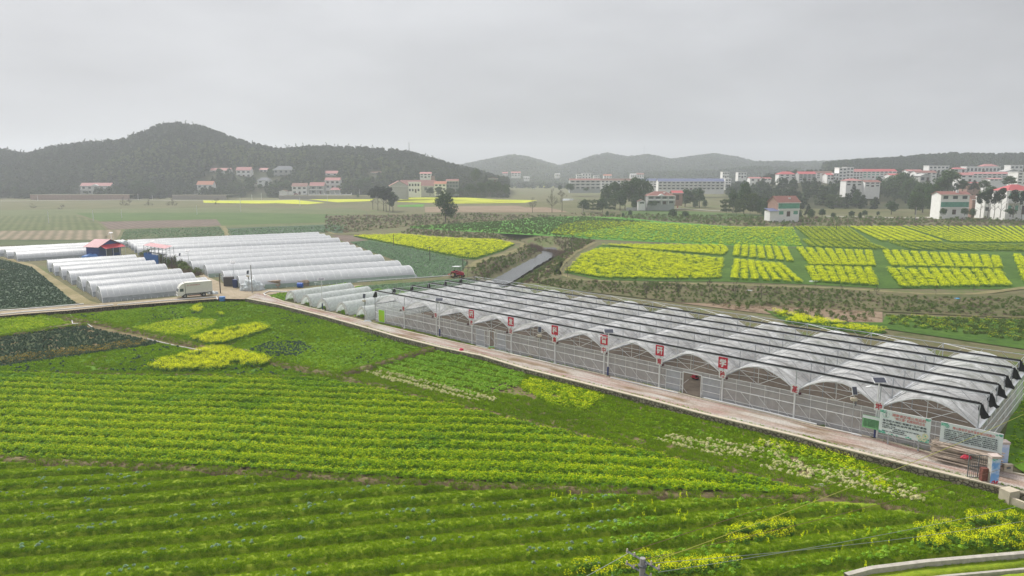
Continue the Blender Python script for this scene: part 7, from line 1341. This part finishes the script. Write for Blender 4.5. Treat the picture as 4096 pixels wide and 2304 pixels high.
plants('rapeseed_crop', 'rapeyoung', [(3000, 1770), (3250, 1795), (3450, 1860), (3560, 1960), (3640, 2000), (3400, 1970), (3100, 1880)], 2.5, z4, .9, 1.6, 'yellow flowering sprigs among the cream lettuces', 'crop', .9, .1, lambda q: nz_(q, .35, 20) > -.05)
plants('leafy_crop', 'lettuce', [(2600, 1690), (2900, 1750), (3300, 1850), (3700, 1950), (3900, 2010), (3700, 2020), (3200, 1900), (2650, 1770)], 2.5, z4, .5, 1., 'green lettuces among the pale bands beside the wall', 'crop', .8, .15, lambda q: nz_(q, .5, 21) > 0)
plants('weeds', 'weed', [(2400, 1610), (2800, 1700), (2650, 1780), (2300, 1700)], 5, z4, .5, 1., 'weedy greens in the middle of the wall field', 'undergrowth', .5, .2, lambda q: nz_(q, .5, 22) > -.05)
# G3, G2, G1, G0
G3in = G3
plants('weeds', 'weed', G3, 8, zl, .55, 1.15, 'dense green vegetables in the field below the truck', 'crop', .4, .22, lambda q: nz_(q, .35, 23) > -.15)
plants('leafy_crop', 'kale', G3, .9, zl, .5, 1., 'dark leafy plants dotted over the field below the truck', 'crop', .4, .2, lambda q: nz_(q, .3, 52) > .15)
plants('leafy_crop', 'lettuce', G3, 1.6, zl, .4, .85, 'pale leafy plants in patches over the field below the truck', 'crop', .85, .15, lambda q: nz_(q, .28, 53) > .12)
plants('grass', 'tuft', G3, 6, zl, .9, 1.6, 'grass in the field below the truck', 'grass', .4, .2)
plants('leafy_crop', 'lettuce', [(600, 1240), (1000, 1215), (1150, 1260), (1050, 1330), (700, 1290)], 3, zl, .5, 1., 'leafy plants dotted over the field below the truck', 'crop', .7, .2, lambda q: nz_(q, .4, 24) > 0)
plants('leafy_crop', 'broadleaf', [(1200, 1380), (1550, 1370), (1700, 1398), (1560, 1440), (1390, 1490), (1180, 1440)], 3.5, zl, .6, 1., 'leafy bright greens in the corner by the earth bank junction', 'crop', .7, .2)
plants('leafy_crop', 'kale', [(1000, 1400), (1080, 1370), (1200, 1370), (1260, 1395), (1180, 1430), (1090, 1430)], 7, zl, .7, 1.1, 'dark blue green kale patch above the long white pipe', 'crop', .4, .2)
plants('rapeseed_crop', 'rapeyoung', [(530, 1320), (650, 1295), (760, 1278), (870, 1285), (850, 1310), (760, 1345), (680, 1345)], 9, zl, .9, 1.3, 'pale yellow green flowering patch below the truck field centre', 'crop', .9, .1)
plants('pale_crop', 'pale', [(700, 1312), (790, 1282), (870, 1283), (850, 1300), (770, 1312)], 6, zl, .6, .9, 'pale cream patch inside the yellow green patch', 'crop', .8, .2)
for pts, lb, d_ in [([(755, 1362), (830, 1345), (960, 1318), (1050, 1305), (1085, 1322), (1000, 1352), (900, 1380), (830, 1385)], 'long bright yellow rape patch in the field below the truck', 7), ([(570, 1485), (640, 1455), (720, 1435), (800, 1412), (860, 1396), (940, 1412), (1060, 1440), (1090, 1455), (1060, 1470), (950, 1478), (820, 1490), (680, 1494)], 'bright yellow rape patch straddling the brown earth bank', 7), ([(765, 1240), (800, 1228), (812, 1240), (800, 1258), (772, 1258)], 'small yellow rape bush in the field just below the truck', 5), ([(868, 1262), (890, 1255), (892, 1275)], 'tiny yellow green bush right of the small yellow rape bush', 5)]:
    plants('rapeseed_crop', 'rapenear', pts, d_, zl, .9, 1.4, lb, 'crop', .6, .25, lambda q: nz_(q, .8, 25) > -.5)
plants('weeds', 'weed', G2, 7, zl, .5, 1., 'green weeds in the field above the large middle field', 'crop', .3, .2, lambda q: nz_(q, .4, 26) > -.3); plants('grass', 'tuft', G2, 6, zl, .9, 1.6, 'grass in the field above the large middle field', 'grass', .35, .2)
plants('leafy_crop', 'kale', G2, .5, zl, .7, 1.2, 'blue green kale plants dotted above the large middle field', 'crop', .6, .2, lambda q: nz_(q, .4, 27) > 0)
plants('dark_crop', 'kale', G1, 5, zl, .5, .9, 'dark kale filling the brown green plot at the left', 'crop', .25, .15); plants('rusty_crop', 'rust', [(-150, 1480), (0, 1440), (300, 1400), (620, 1362), (560, 1390), (300, 1428), (0, 1466)], 4, zl, .8, 1.2, 'rusty yellow flowering strip along the dark kale plot', 'crop', .5, .25)
plants('weeds', 'weed', G0, 8, zl, .6, 1.2, 'light green vegetables in the small left plot under the pipe', 'crop', .8, .15); plants('rapeseed_crop', 'rapeyoung', G0, 3, zl, .7, 1.2, 'yellow green flowers in the small left plot under the pipe', 'crop', .8, .15, lambda q: nz_(q, .4, 28) > 0)
q = np.vstack([PP(road_near, 0)[i] * (1 - f) + PP(road_near, 0)[i + 1] * f for i in range(len(road_near) - 1) for f in RNG.random(60)] ); q = q + RNG.normal(0, .12, q.shape) + np.array([.45, .5]); scatter('weeds', 'weed', q, .07, .15, .4, 'small weeds along the inner edge of the road cap', 'undergrowth', tone=RNG.uniform(.1, .6, len(q)))
q = PP([(2130, 975), (2170, 978), (2215, 985), (2235, 1000)], 0); q = np.vstack([q[i] * (1 - f) + q[i + 1] * f for i in range(3) for f in RNG.random(40)]) + RNG.normal(0, 1., (120, 2)); scatter('brushwood', 'twigs', q, hz(q[:, 0], q[:, 1]), .8, 1.6, 'bare brush closing the creek bend', 'undergrowth')
# ---------------------------------------------------------------- haze
m = bpy.data.materials.new('haze'); m.use_nodes = True; n = m.node_tree.nodes; n.clear(); o_ = n.new('ShaderNodeOutputMaterial'); pv = n.new('ShaderNodeVolumePrincipled')
pv.inputs['Color'].default_value = (.89, .93, 1., 1); pv.inputs['Density'].default_value = .00033; pv.inputs['Anisotropy'].default_value = .2; m.node_tree.links.new(pv.outputs[0], o_.inputs['Volume'])
hb = MB().bx(-3400, 3400, -3400, 3400, -4., 150).build('haze', m); tag(hb, kind='stuff')
